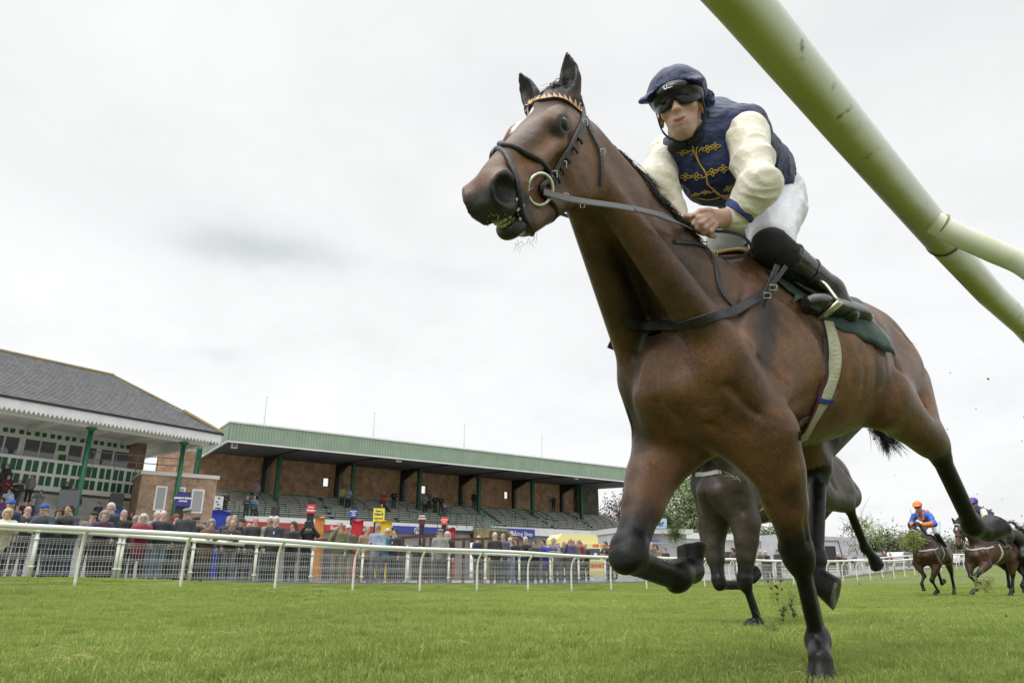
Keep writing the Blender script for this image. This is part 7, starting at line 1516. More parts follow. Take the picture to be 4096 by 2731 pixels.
# ------------------------------------------------------------------ the other runners
def make_horse(label, J, W, angs, base, dark, h=.011, tack=True, white_strap=True, tail=True, bridle=True, star=None, res_ear=True):
    M = rotm(*[math.radians(a) for a in angs]); W = np.array(W, float); J = dict(J); J.update(SHL=(.29, .165, -.49), SHR=(.29, -.165, -.49), HPL=(-.92, .14, -.36), HPR=(-.92, -.14, -.36), BT=(-1.19, .10, -.40))
    PO, MZ = np.array(J['PO']), np.array(J['MZ']); A = MZ-PO; A /= np.linalg.norm(A); L_ = np.array([0, 1., 0]); L_ -= A*(L_@A); L_ /= np.linalg.norm(L_); U = np.cross(A, L_)
    head = dict(o=PO, A=A, L=L_, U=U, s=1.02); H = lambda a, l, u: head['o']+(A*a+L_*l+U*u)*head['s']
    ears = [(H(0, s*.055, -.03), H(-.14, s*.085, .06), A+U*.4) for s in (1, -1)]
    up_l = M.T@np.array([0, 0, 1.]); hoofs = {}
    for L, F_, Hh, g in (('Lf', 'FL', 'HL', 1), ('Rf', 'FR', 'HR', 0), ('Lh', 'GL', 'JL', 1), ('Rh', 'GR', 'JR', 0)):
        f, c = np.array(J[F_]), np.array(J[Hh]); d = (c-f)/np.linalg.norm(c-f); ax = (-up_l*.8+d*.6) if (W+M@c)[2] < .16 else d
        toe = np.array([1., 0, 0]); toe -= ax*(toe@ax)/(ax@ax); hoofs[L] = (c-ax/np.linalg.norm(ax)*.035, ax, toe)
    V, Q = sdf_mesh(horse_ops(J, head, ears, hoofs, False, h < .012), h); col, _ = coat_colors(V, J, head, hoofs, base, dark, star=[H(*q) for q in star] if star else None)
    root = thing('racehorse', label, 'horse', tuple(W-np.array([0, 0, 1.4])))
    M4 = Matrix([[*M[i], W[i]] for i in range(3)]+[[0, 0, 0, 1]])
    def pt(o):
        o.matrix_world = M4; o.parent = root; o.matrix_parent_inverse = Matrix.Translation(-Vector(root.location)); return o
    pt(link('body', np_mesh('horse_body', V, Q, dict(coat=col)), MC, smooth=True)); Sf = Surf(V, Q)
    def loop(name, pts, w_, m, off=.006, t=.005, round_=False):
        P = [Sf.near(np.array(p))[0] for p in pts]; C_ = spline(P, 6); A_, B_ = [], []
        for p in C_: q, n = Sf.near(p); A_.append(q+n*off); B_.append(n)
        mb = MB(); mb.tube(A_, w_/2, 8) if round_ else mb.strap(A_, B_, w_, t); pt(mb.build(name, m))
    ring_pts = lambda a, R_=.16, u0=-.09: [H(a, R_*math.cos(t), u0+R_*math.sin(t)) for t in np.linspace(0, 2*math.pi, 10)]
    if bridle:
        loop('noseband', ring_pts(.32), .022, M_leather, round_=True); loop('brow_band', [H(.06, -.1, -.04), H(.055, -.05, .02), H(.055, .05, .02), H(.06, .1, -.04)], .024, mat('pale_band', (.5, .5, .5), .6))
        for s in (1, -1):
            loop('cheek_strap', [H(0, s*.08, .0), H(.12, s*.09, -.10), H(.36, s*.06, -.14)], .018, M_leather)
            c = Sf.near(H(.40, s*.07, -.13))[0]+L_*s*.012; mb = MB().tube([c+A*.036*math.cos(t)+U*.036*math.sin(t) for t in np.linspace(0, 6.283, 18)], .005, 6, cap=False); pt(mb.build('bit_ring', M_metal, None, True))
            mb = MB().strap(spline([c, (.55, s*.16, .05), (.36, s*.08, .14)], 6), (0, 0, 1), .02, .004); pt(mb.build('rein', M_leather))
            pt(MB().tube([H(.186, s*.074, -.05)+v for v in (np.array([0, -.02*s, 0]), np.zeros(3), np.array([0, .012*s, 0]))], [.015, .024, .004], 10).build('eye', M_eye, None, True))
    R_ = np.random.RandomState(3); cr = spline([H(-.05, 0, .03), (.55, .02, .20), (.25, 0, .08), (.02, 0, .0)], 8); Vm, Qm = strands(cr, np.tile(np.array([-.6, .2, .5]), (len(cr), 1)), .11, 700, .003, 5, sag=.3); pt(link('mane', np_mesh('mane', Vm, Qm), M_hair))
    if tail:
     tp = spline([(-1.16, 0, -.12), (-1.32, 0, -.2), (-1.45, 0, -.45), (-1.5, 0, -.7)], 8); td = np.gradient(tp, axis=0); Vm, Qm = strands(tp, td/np.linalg.norm(td, axis=1)[:, None], .25, 900, .003, 6, sag=.3, curl=.15); pt(link('tail', np_mesh('tail', Vm, Qm), M_hair))
    if white_strap: loop('breast_strap', [(-.02, -.24, -.32), (.24, -.2, -.40), (.42, -.08, -.42), (.44, 0, -.43), (.42, .08, -.42), (.24, .2, -.40), (-.02, .24, -.32)], .034, mat('pale_strap', (.55, .55, .5), .7), off=.008)
    if tack:
        def grid(xs, amax, off, th, name, m):
            Gd = []
            for x in xs:
                row = []
                for a in np.linspace(-amax, amax, 22): q, n = Sf.near(np.array(ang(x, a))); row.append(q+n*off)
                Gd.append(row)
            Gd = np.array(Gd); a_, b_ = Gd.shape[:2]; pt(link(name, np_mesh(name, Gd.reshape(-1, 3), np.array([(i*b_+j, i*b_+j+1, (i+1)*b_+j+1, (i+1)*b_+j) for i in range(a_-1) for j in range(b_-1)])), m, smooth=True))
        grid(np.linspace(-.05, -.62, 14), 1.15, .012, .01, 'saddle_cloth', mat('number_cloth', (.02, .05, .045), .7)); grid(np.linspace(-.08, -.48, 12), .8, .03, .01, 'saddle', M_leather)
        loop('girth', [ang(-.18, a) for a in (1.2, 1.7, 2.2, 2.7, 3.14, 3.6, 4.1, 4.6, 5.1)], .05, M_cream)
    return root, M, W, pt
def small_jockey(label, M, W, cap, silk, slv, cuff=None, yoke=None, hx=0):
    r = thing('person', label, 'jockey', tuple(W+M@np.array([-.2, 0, .1]))); M4 = Matrix([[*M[i], W[i]] for i in range(3)]+[[0, 0, 0, 1]])
    def pt(name, ops, h, m, noise=.004):
        V, Q = sdf_mesh(ops, h); V = cloth_noise(V, Q, noise, 18, 4) if noise else V; o = link(name, np_mesh(name, V, Q), m, smooth=True); o.matrix_world = M4; o.parent = r; o.matrix_parent_inverse = Matrix.Translation(-Vector(r.location)); return o
    hd = np.array([.30+hx, 0, .64]); f = np.array([.93, 0, -.36]); l = np.array([0, 1., 0]); u = np.cross(f, l)
    Fh = lambda a, b, c: hd+f*a+l*b+u*c; AX = np.array([f, l, u]); o = face_ops(Fh, AX); nb_ = np.array([.12, 0, .50]); o.append(U_(Cap(nb_, (-.45, 0, .42), .06, .09), .03))
    for s in (1, -1):
        e, w_ = np.array([.14, s*.27, .24]), np.array([.32, s*.07, .20]); d = (w_-e)/np.linalg.norm(w_-e); o += [U_(Cap((.10, s*.17, .47), e, .04, .035), .02), U_(Cap(e, w_, .035, .027), .02), U_(Cap(w_, w_+d*.07, .03, .03), .02)]
        for k_ in range(4): b = w_+d*.07+np.array([.0, 0, .016*(k_-1.5)]); o.append(U_(Cap(b, b+np.array([.03, -s*.02, -.01]), .010, .008), .005))
        o += [U_(Cap(w_+d*.04, w_+d*.05+np.array([.02, 0, .03]), .011, .009), .01), U_(Cap((-.46, s*.1, .36), (-.12, s*.21, .02), .08, .05), .03), U_(Cap((-.12, s*.21, .02), (-.45, s*.27, -.26), .045, .035), .02)]
    pt('body', o, .010, M_skin, 0)
    pt('silks', [U_(Cap(nb_+[-.05, 0, -.03], (-.40, 0, .42), .145, .13), .05), U_(Cap((.08, .15, .46), (.08, -.15, .46), .075, .075), .05)], .011, silk)
    for s in (1, -1):
        e, w_ = np.array([.14, s*.27, .24]), np.array([.32, s*.07, .20]); pt('sleeve', [U_(Cap((.09, s*.17, .46), e, .072, .068), .03), U_(Cap(e, e+(w_-e)*.35, .066, .062), .03)] if cuff else [U_(Cap((.09, s*.17, .46), e, .072, .068), .03), U_(Cap(e, w_, .066, .045), .03)], .010, slv)
        if cuff: pt('cuff', [U_(Cap(e+(w_-e)*.25, w_, .068, .045), .02)], .010, cuff)
    if yoke: pt('yoke', [U_(Cap((.06, .11, .55), (-.02, .10, .545), .055, .05), .03), U_(Cap((.06, -.11, .55), (-.02, -.10, .545), .055, .05), .03), U_(Cap((.17, .05, .50), (.15, .04, .36), .045, .035), .03), U_(Cap((.17, -.05, .50), (.15, -.04, .36), .045, .035), .03)], .010, yoke)
    pt('breeches', [U_(Ell((-.48, 0, .36), (.14, .17, .13)), .05)]+[U_(Cap((-.46, s*.1, .36), (-.14, s*.21, .04), .115, .075), .04) for s in (1, -1)], .011, M_white)
    pt('boots', [U_(Cap((-.12, s*.215, .01), (-.45, s*.28, -.27), .065, .045), .02) for s in (1, -1)]+[U_(Cap((-.47, s*.29, -.28), (-.29, s*.30, -.33), .042, .032), .02) for s in (1, -1)], .011, M_boot, 0)
    pt('helmet', [U_(Ell(Fh(-.01, 0, .055), (.125, .106, .095), AX), .01), U_(Ell(Fh(.085, 0, .05), (.07, .095, .018), AX), .03), S_(Ell(Fh(.06, 0, -.03), (.12, .12, .062), AX), .01)], .009, cap, 0)
    pt('goggles', [U_(Ell(Fh(.055, 0, .012), (.055, .075, .026), AX), .01)], .008, mat('dark_goggles', (.01, .01, .012), .15), 0)
    wp = MB().tube([(.36, -.08, .18), (.30, -.16, .42), (.27, -.2, .62)], [.008, .006, .004], 6).build('whip', M_leather); wp.matrix_world = M4; wp.parent = r; wp.matrix_parent_inverse = Matrix.Translation(-Vector(r.location))
    return r
J2 = dict(EL=(0.171, 0.16, -0.757), KL=(0.16, 0.109, -1.18), FL=(0.03, 0.111, -1.46), HL=(0.10, 0.072, -1.50), ER=(0.191, -0.187, -0.783), KR=(0.195, -0.10, -1.199), FR=(-0.105, -0.14, -1.185), HR=(-0.235, -0.15, -1.12), SL=(-0.575, 0.198, -0.483), QL=(-1.013, 0.17, -0.496), GL=(-1.275, 0.12, -0.816), JL=(-1.396, 0.12, -0.904), SR=(-0.60, -0.161, -0.52), QR=(-0.97, -0.13, -0.74), GR=(-0.86, -0.126, -1.13), JR=(-0.83, -0.121, -1.27), PO=(0.84, 0.049, 0.15), MZ=(1.21, 0.10, -.30))
make_horse('near black horse galloping close behind, seen between the legs of the leading horse', J2, (1.848, 5.501, 1.472), (210.8, -4.0, -1.9), (.066, .050, .041), (.030, .025, .022), h=.0105, tail=False)
W2, M2 = np.array((1.848, 5.501, 1.472)), rotm(*[math.radians(a) for a in (210.8, -4.0, -1.9)])
J3 = dict(EL=(0.075, 0.198, -0.711), KL=(0.219, 0.074, -1.101), FL=(0.029, 0.114, -1.339), HL=(0.10, 0.074, -1.40), ER=(0.155, -0.25, -0.70), KR=(0.20, -0.09, -1.0), FR=(0.341, -0.119, -1.2), HR=(0.325, -0.1, -1.321), SL=(-0.608, 0.207, -0.546), QL=(-0.96, 0.145, -0.796), GL=(-1.053, 0.139, -1.206), JL=(-0.965, 0.156, -1.318), SR=(-0.555, -0.149, -0.425), QR=(-0.88, -0.142, -0.72), GR=(-1.061, -0.13, -1.098), JR=(-1.203, -0.129, -1.049), PO=(0.84, 0.0, 0.06), MZ=(1.02, .03, -.48))
_, M3, W3, _p = make_horse('dark bay horse with a clod of turf on its face under the orange capped jockey', J3, (10.378, 18.116, 1.36), (222, -4, -1.6), (.075, .034, .018), (.03, .018, .012), h=.013)
M_or = mat('orange_cloth', (.78, .19, .03), .5, bump=.3, bscale=30); M_bl = mat('blue_satin', (.03, .12, .55), .4, bump=.3, bscale=30); M_pu = mat('purple_cap', (.07, .03, .26), .45)
small_jockey('jockey with orange cap and blue and orange silks on the dark bay horse', M3, W3, M_or, M_bl, M_bl, M_or, M_or)
J4 = dict(EL=(0.20, 0.17, -0.73), KL=(0.55, 0.1, -1.0), FL=(0.63, 0.116, -1.30), HL=(0.72, 0.08, -1.38), ER=(0.25, -0.21, -0.72), KR=(0.40, -0.12, -1.02), FR=(0.20, -0.126, -1.22), HR=(0.10, -0.136, -1.18), SL=(-0.604, 0.2, -0.53), QL=(-0.75, 0.14, -0.90), GL=(-0.69, 0.122, -1.24), JL=(-0.60, 0.12, -1.34), SR=(-0.6, -0.16, -0.55), QR=(-1.02, -0.12, -0.76), GR=(-1.0, -0.12, -1.14), JR=(-1.07, -0.11, -1.24), PO=(0.86, 0.0, 0.13), MZ=(1.05, .05, -.40))
W4_ = at(3826, 2090, 16.1)-rotm(*[math.radians(a) for a in (206, -4, -2)])@np.array(J4['PO'])
_, M4_, W4, _p = make_horse('bright bay horse with a small white star, second of the pair at the right edge', J4, W4_, (206, -4, -2), (.085, .042, .024), (.035, .020, .014), h=.013, star=[(.13, 0, .005), (.17, 0, .005)])
small_jockey('jockey with purple cap mostly hidden behind the trailing hoof', M4_, W4, M_pu, M_navy, M_creams, hx=-.16)
_, M5, W5, _p = make_horse('black horse whose hindquarters show at the right picture edge', J3, (12.35, 17.35, 1.34), (205, -3, 0), (.02, .017, .015), (.012, .011, .010), h=.016, white_strap=False)
# ------------------------------------------------------------------ kicked up turf
def clod(label, c, R_, n, soil, seed, L=.05, down=0.0, cat='turf clod', r=.0016, group=None):
    Rr = np.random.RandomState(seed); root = None; V_ = []; Q_ = []; mb = MB(); c = np.array(c, float)
    for k_ in range(n):
        p = c+Rr.normal(size=3)*R_*.45; d = Rr.normal(size=3)+np.array([0, 0, -down]); d /= np.linalg.norm(d); l = L*Rr.uniform(.4, 1.3); w_ = Rr.normal(size=3)*.3; mb.tube([p, p+d*l*.5, p+(d+w_)*l], [r, r, r*.3], 3, cap=False)
    g_ = mb
    for k_ in range(soil):
        p = c+Rr.normal(size=3)*R_*.3; q = R_*.16*Rr.uniform(.4, 1, 6); vv = [p+q[i]*np.array(d) for i, d in enumerate([(1, .2, 0), (-1, 0, .2), (0, 1, .1), (.1, -1, 0), (0, .1, 1), (.2, 0, -1)])]; mb.add(vv, [(0, 2, 4), (2, 1, 4), (1, 3, 4), (3, 0, 4), (2, 0, 5), (1, 2, 5), (3, 1, 5), (0, 3, 5)], 1)
    o = mb.build('turf_clod', [M_clod, M_soil]); tag(o, label, None if n > 240 and soil > 12 and n < 300 or 'spray' in label else cat, group, 'stuff' if (n > 240 and n < 300) or 'spray' in label else None); return o
M_clod = mat('torn_grass', (.17, .25, .045), .7, col2=(.26, .26, .09), vscale=40, var=.4); M_soil = mat('torn_soil', (.10, .07, .035), .95)
GC = 'clods of turf thrown up by the hooves'
clod('big bunch of green turf stuck to the face of the dark bay horse', W3+M3@np.array([1.12, .05, -.22]), .20, 420, 20, 1, .16, .9, r=.006)
clod('brown tuft of turf sitting on the raised front hoof', at(2700, 2140, 2.50), .026, 170, 10, 2, .035, -1.2, r=.0009)
clod('tuft of grass flying beside the hind leg of the near black horse', at(3455, 2105, 6.2), .075, 90, 6, 3, .10, r=.0022)
clod('loose spray of grass blades flying left of the orange capped jockey', at(3500, 2140, 6.4), .10, 42, 0, 4, .12, r=.0022)
clod('wisps of grass hanging on the hock of the near black horse', at(3405, 2105, 6.0), .05, 46, 2, 5, .10, .9, r=.0022)
clod('wisps of grass on the lower hind leg of the near black horse', at(3420, 2190, 6.0), .05, 30, 0, 6, .09, .6, r=.0022)
clod('burst of turf and soil rising behind the planted foreleg', at(3160, 2425, 5.2), .15, 260, 16, 7, .07, -.5, r=.0013)
clod('thin spray of grass and soil left of the turf burst', at(3110, 2350, 5.3), .11, 90, 8, 8, .07, -1., r=.0013)
clod('tuft of torn grass thrown up near the far right horses', at(3940, 2340, 11), .14, 120, 20, 9, .15, r=.0035)
clod('small green tuft flying low at the centre right of the track', at(3625, 2500, 5.0), .06, 120, 8, 10, .09, .5, r=.0014)
clod('dark piece of soil flying in front of the dark bay horse', at(3697, 2405, 10), .035, 4, 12, 11, .03, r=.002)
clod('tan clump of dead grass lying left of the planted hooves', gnd_pt := np.array([*(lambda P: (P[0], P[1]))(on_plane(3090, 2535, (0, 0, 1), 0)), .04]), .05, 190, 6, 12, .05, r=.0014)
clod('yellow straw flying before the chest of the near black horse', at(2938, 1908, 5.0), .02, 6, 0, 13, .07, r=.0022)
clod('yellow twist of grass flying beside the girth of the near black horse', at(3060, 2030, 4.9), .016, 7, 0, 14, .05, r=.0020)
Rr = np.random.RandomState(77); mb = MB()
for k_ in range(58):
    x, y = (Rr.uniform(3330, 4096), Rr.uniform(1380, 2280)) if k_ < 34 else (Rr.uniform(3300, 4090), Rr.uniform(2280, 2620)); p = at(x, y, Rr.uniform(4, 10)); r = Rr.uniform(.004, .013); vv = [p+r*np.array(d)*Rr.uniform(.3, 1.4, 3) for d in [(1, .2, 0), (-1, 0, .2), (0, 1, .1), (.1, -1, 0), (0, .1, 1), (.2, 0, -1)]]; mb.add(vv, [(0, 2, 4), (2, 1, 4), (1, 3, 4), (3, 0, 4), (2, 0, 5), (1, 2, 5), (3, 1, 5), (0, 3, 5)])
tag(mb.build('flying_soil', M_soil), kind='stuff')
# ------------------------------------------------------------------ bookmakers' pitches behind the crowd
def board(label, x0, y0, x1, y1, t, col, lines, post=True, bgpost=(.02, .02, .022), text_col=None, arch=False, shape_bottom=None):
    r = ray((x0+x1)/2, (y0+y1)/2); k_ = t/(r@NT) if False else (t-CAMP@NT)/(r@NT); P = CAMP+r*k_; d = k_
    w_ = (x1-x0)/CF*d*1.03; h = (y1-y0)/CF*d*.97; ya = math.atan2(-P[0], P[1])*-1; R = np.array([math.cos(math.atan2(P[1], P[0])-math.pi/2), math.sin(math.atan2(P[1], P[0])-math.pi/2), 0]); B = np.array([-R[1], R[0], 0])
    g = trk(P@UT, TF+.2)[2]+.03; root = thing('bookmaker_stand', label, 'bookmaker stand', (P[0], P[1], g)); RM = np.array([R, B, [0, 0, 1]]).T
    if arch:
        pts = [P-R*w_/2-[0, 0, h/2], P+R*w_/2-[0, 0, h/2], P+R*w_/2+[0, 0, h*.22]]+[P+R*w_*.5*math.cos(a)+np.array([0, 0, h*(.22+.28*math.sin(a))]) for a in np.linspace(.2, 2.94, 9)]+[P-R*w_/2+[0, 0, h*.22]]; mb = MB().prism(pts, B*.04)
        mb2 = mb
    else: mb2 = MB().box(P, (w_, .05, h), RM)
    under(mb2.build('sign_board', mat('board_'+label.split()[0], col, .5), recalc=True), root)
    z0 = P[2]-h/2
    mb = MB().box((P[0]+B[0]*.08, P[1]+B[1]*.08, (g+z0)/2+.25), (w_*.82, .07, z0-g+.5), RM); under(mb.build('display_case', mat('case', bgpost, .5)), root)
    tm_ = mat('board_text', text_col or (.75, .75, .75), .6)
    for (txt, fx, fy, fs) in lines:
        o = text_on(txt, P+R*fx*w_-B*(.027 if not arch else .003)+np.array([0, 0, fy*h]), R, (0, 0, 1), fs*h, tm_, font_bold=.006, off=.004, extr=.003); under(o, root); o['label'] = 'lettering on the board'
    return root, P, R, B, g
board('purple arch topped bookmaker board reading Johnny Ridley', 704, 1970, 762, 2024, 26, (.045, .035, .22), [('JOHNNY RIDLEY', 0, .10, .17), ('(SUTTON)', 0, -.12, .12)], arch=True)
board('white bookmaker board with small print above the blue drape', 858, 1984, 890, 2038, 27, (.62, .62, .62), [('BET', 0, .36, .12), ('VISA', -.2, .08, .09), ('BET', 0, -.12, .10), ('2 PLACES', 0, -.38, .10)], text_col=(.05, .05, .06))
board('red bookmaker board reading Dave Cheshire', 1228, 2016, 1260, 2052, 27, (.65, .04, .05), [('Dave', 0, .16, .26), ('Cheshire', 0, -.18, .26)])
board('blue bookmaker board above the red drape', 1400, 2036, 1428, 2070, 27, (.05, .08, .38), [('Grosvenor', 0, .25, .18), ('The', 0, .02, .18), ('Bookie', 0, -.2, .18)])
rt_, Pb, Rb, Bb, gb_ = board('yellow bookmaker board reading Hazell', 1494, 2032, 1537, 2086, 26, (.78, .70, .03), [('Wayne &', 0, .30, .14), ('Hazell', 0, .06, .26), ('BOOKMAKERS', 0, -.26, .10)], text_col=(.03, .08, .25))
board('maroon bookmaker board reading Peter Storey', 1677, 2056, 1700, 2100, 27, (.12, .012, .018), [('PETER', 0, .33, .20), ('STOREY', 0, .10, .20)])
board('small red bookmaker board right of the maroon one', 1765, 2066, 1789, 2098, 27, (.72, .05, .05), [('ANDERSON', 0, .12, .17), ('KING', 0, -.15, .17)])
board('plain dark grey board behind the crowd', 1084, 2025, 1116, 2095, 27, (.025, .028, .032), [])
board('grey back of a big screen on the old stand steps', 240, 1958, 308, 2030, 27, (.10, .105, .11), [])
board('pair of black speaker panels on a white pole', 440, 1975, 490, 2030, 27, (.02, .02, .022), [])
def drape(label, x0, y0, x1, y1, t, col, seed):
    c = ray((x0+x1)/2, y0); k_ = (t-CAMP@NT)/(c@NT); P = CAMP+c*k_; w_ = (x1-x0)/CF*k_; g = trk(P@UT, TF+.2)[2]+.03; zt_ = P[2]; R = np.array([math.cos(math.atan2(P[1], P[0])-math.pi/2), math.sin(math.atan2(P[1], P[0])-math.pi/2), 0]); B = np.array([-R[1], R[0], 0]); Rr = np.random.RandomState(seed)
    n = 40; rows = 12; V_ = []
    for j in range(rows):
        f = j/(rows-1); z = zt_-(zt_-g-.25)*f
        for i in range(n):
            a = 2*math.pi*i/n; sq = 1/max(abs(math.cos(a)), abs(math.sin(a)))**.8; rr = 1+.06*f*math.sin(5*a+seed)+.05*math.sin(9*a+2*f+seed*2)*f; V_.append(P*[1, 1, 0]+R*math.cos(a)*sq*w_/2*rr+B*math.sin(a)*sq*w_*.30*rr+np.array([0, 0, z+(.05*math.sin(3*a+seed) if j == 0 else 0)]))
    F_ = [(j*n+i, j*n+(i+1) % n, (j+1)*n+(i+1) % n, (j+1)*n+i) for j in range(rows-1) for i in range(n)]+[tuple(range(n))]
    o = MB().add(V_, F_).build('draped_joint', mat('drape', col, .45, bump=.3, bscale=8, var=.3, vscale=3), None, True); tag(o, label, 'drape', 'covered bookmakers joints'); return o
drape('bright blue cloth draped over a bookmaker joint', 852, 2044, 924, 2140, 26.5, (.02, .04, .38), 1); drape('orange cloth draped over a joint right of the tablet holder', 1262, 2068, 1300, 2155, 26, (.55, .22, .05), 2)
drape('red cloth draped joint beside the white capped man', 1408, 2082, 1454, 2160, 26, (.48, .015, .03), 3); drape('yellow cloth draped joint under the Hazell board', 1503, 2083, 1568, 2160, 25.6, (.72, .46, .01), 4)
drape('crimson cloth draped joint under the small red board', 1786, 2113, 1822, 2190, 26, (.42, .015, .04), 5); drape('small blue drape by the dark clothed man', 463, 2036, 498, 2110, 25, (.03, .09, .34), 6)
# brown timber ramp fence
M_wood = mat('brown_timber', (.11, .065, .05), .8, bump=.4, bscale=20, var=.3, vscale=4)
bf = thing('timber_ramp_rail', 'brown timber handrails of a ramp behind the mesh fence', 'fence', tuple(trk(s_at(1700, 22.2), 22.2)))
def wood(p0, p1, w_=.10, t=22.2):
    P = []
    for (x, y) in (p0, p1):
        r = ray(x, y); P.append(CAMP+r*((t-CAMP@NT)/(r@NT)))
    d = P[1]-P[0]; L_ = np.linalg.norm(d); d /= L_; b = NT; u_ = np.cross(d, b); MBx.box((P[0]+P[1])/2, (L_, .07, w_), np.array([d, b, u_]).T)
for a, b, c in [((1258, 2162), (1590, 2148), 22.5), ((1330, 2172), (1705, 2142), 22.2), ((1700, 2142), (1745, 2143), 22.2), ((1745, 2158), (2016, 2152), 22.2), ((1745, 2192), (2020, 2200), 22.2), ((1330, 2215), (1705, 2205), 22.6), ((1480, 2146), (1592, 2146), 23)]:
    MBx = MB(); wood(a, b, .10, c); under(MBx.build('handrail', M_wood), bf)
for x in (1487, 1535, 1585, 1612, 1696, 1724, 1760, 1788, 1855, 1931, 2010, 1440, 1392):
    t = 22.35; r = ray(x, 2150); P = CAMP+r*((t-CAMP@NT)/(r@NT)); g = trk(P@UT, TF+.2)[2]; under(MB().box((P[0], P[1], (g+P[2])/2), (.11, .10, P[2]-g)).build('timber_post', M_wood), bf)
# ------------------------------------------------------------------ ice cream van
def on_apron(x, y0, t):
    r = ray(x, y0); P = CAMP+r*((t-CAMP@NT)/(r@NT)); return np.array([P[0], P[1], trk(P@UT, TF+.2)[2]+.03]), P[2]
Pv, zt_ = on_apron(2340, 2140, 27.0); VF = Frame(Pv, 20); van = thing('ice_cream_van', 'pale yellow ice cream van with red lettering and a raised roof', 'van', tuple(Pv))
M_yel = mat('cream_yellow_paint', (.72, .64, .22), .35, coat=.3); M_yel2 = mat('pale_roof', (.78, .70, .32), .4)
hz = zt_-Pv[2]
prof = lambda x0, x1, z0, z1, r_: [(x0, z0), (x1, z0), (x1, z1-r_*.6), (x1-r_*.4, z1), (x0+r_, z1), (x0, z1-r_)]
mb = MB(); P2 = [VF.p(x, -.95, z) for x, z in prof(-2.3, 1.9, .35, hz*.80, .35)]; mb.prism(P2, VF.n*1.9); under(mb.build('body', M_yel, recalc=True), van)
mb = MB(); P2 = [VF.p(x, -.85, z) for x, z in prof(-2.1, .4, hz*.80, hz, .25)]; mb.prism(P2, VF.n*1.7); under(mb.build('roof', M_yel2, recalc=True), van)
for a, b, c, d in ((-.9, .5, 1.15, 1.85), (.75, 1.6, 1.25, 1.9)):
    mb = MB(); VF.box(mb, a, b, -.975, -.955, c, d); f = under(mb.build('window', M_white), van); mb = MB(); VF.box(mb, a+.06, b-.06, -.985, -.976, c+.06, d-.06); q = mb.build('pane', M_glass); q.parent = f
for x, c in ((-.55, (.6, .7, .75)), (-.2, (.7, .25, .12)), (.15, (.7, .7, .6))): mb = MB(); VF.box(mb, x-.1, x+.1, -.990, -.986, 1.3, 1.55); under(mb.build('price_card', mat('card', c, .6)), van)
for x in (-1.4, 1.2): mb = MB().tube([VF.p(x, -.98, .36), VF.p(x, -.80, .36)], .34, 20); w_ = under(mb.build('wheel', mat('tyre', (.02, .02, .02), .8), None, False), van); q = MB().tube([VF.p(x, -.995, .36), VF.p(x, -.981, .36)], .2, 16).build('hub_cap', M_metal); q.parent = w_
M_rtext = mat('red_lettering', (.65, .06, .02), .6)
o = text_on('CHOICES', VF.p(-1.45, -.96, hz*.80-.32), VF.u*.97+np.array([0, 0, .24]), (0, 0, 1), .42, M_rtext, font_bold=.02, off=.01); under(o, van); o = text_on('ICES  LOLLIES', VF.p(.6, -.96, hz*.80-.12), VF.u, (0, 0, 1), .20, M_rtext, font_bold=.01, off=.01); under(o, van); o = text_on('DRINKS', VF.p(.2, -.96, .85), VF.u, (0, 0, 1), .3, M_rtext, font_bold=.012, off=.01); under(o, van)
# ------------------------------------------------------------------ diner stand, white building, trailer, cars
def house(label, name, cat, x0, y0, x1, y1, t, deg, depth, col, zb=0):
    A, za = on_apron(x0, y0, t); F_ = Frame(A, deg); s1 = F_.hit(x1, y1, t=0)[0]; root = thing(name, label, cat, tuple(A)); return root, F_, s1, za-A[2]
r_, F_, s1, hz = house('grey snack bar with a pale blue Diner banner on its roof', 'snack_bar', 'building', 2470, 2130, 2760, 2130, 31, 20, 3, None)
M_bgrey = mat('pale_grey_panel', (.48, .49, .49), .6, var=.12, vscale=1)
mb = MB(); F_.box(mb, 0, s1, .5, 4, 0, hz); under(mb.build('wall', M_bgrey), r_)
mb = MB(); F_.box(mb, -.1, s1+.1, -.3, 4.1, hz, hz+.35); under(mb.build('roof', mat('flat_roof_edge', (.55, .56, .56), .5)), r_)
sa, _, zz = F_.hit(2575, 2113, t=-.32); sb_ = F_.hit(2668, 2113, t=-.32)[0]; mb = MB(); F_.box(mb, sa, sb_, -.36, -.31, hz+.36, hz+1.05); under(mb.build('banner', mat('pale_blue_banner', (.38, .55, .68), .6)), r_)
o = text_on('Diner', F_.p((sa+sb_)/2, -.37, hz+.70), F_.u, (0, 0, 1), .62, mat('dark_script', (.05, .05, .12), .6), font_bold=.01, off=.01); under(o, r_)
sa, _, zz = F_.hit(2560, 2165, t=-.6); sb_ = F_.hit(2665, 2165, t=-.6)[0]; mb = MB(); mb.add([F_.p(sa, -.9, zz-F_.O[2]-.12), F_.p(sb_, -.9, zz-F_.O[2]-.12), F_.p(sb_, .5, zz-F_.O[2]+.15), F_.p(sa, .5, zz-F_.O[2]+.15)], [(0, 1, 2, 3)]); o = under(mb.build('awning', mat('blue_awning', (.16, .22, .36), .6)), r_); sm = o.modifiers.new('t', 'SOLIDIFY'); sm.thickness = .03
mb = MB(); F_.box(mb, sa+.1, sb_-.1, .45, .49, .9, 2.0); under(mb.build('serving_hatch', M_glass), r_)
r_, F_, s1, hz = house('long low white flat roofed building beyond the snack bar', 'white_building', 'building', 2745, 2128, 3120, 2155, 36, 30, 5, None)
mb = MB(); F_.box(mb, 0, s1, .3, 5, 0, hz-.5); under(mb.build('wall', mat('white_render', (.62, .62, .58), .7, var=.12, vscale=.6)), r_)
mb = MB(); F_.box(mb, -.3, s1+.3, 0, 5.2, hz-.55, hz); under(mb.build('roof', mat('white_roof_edge', (.70, .71, .69), .5)), r_)
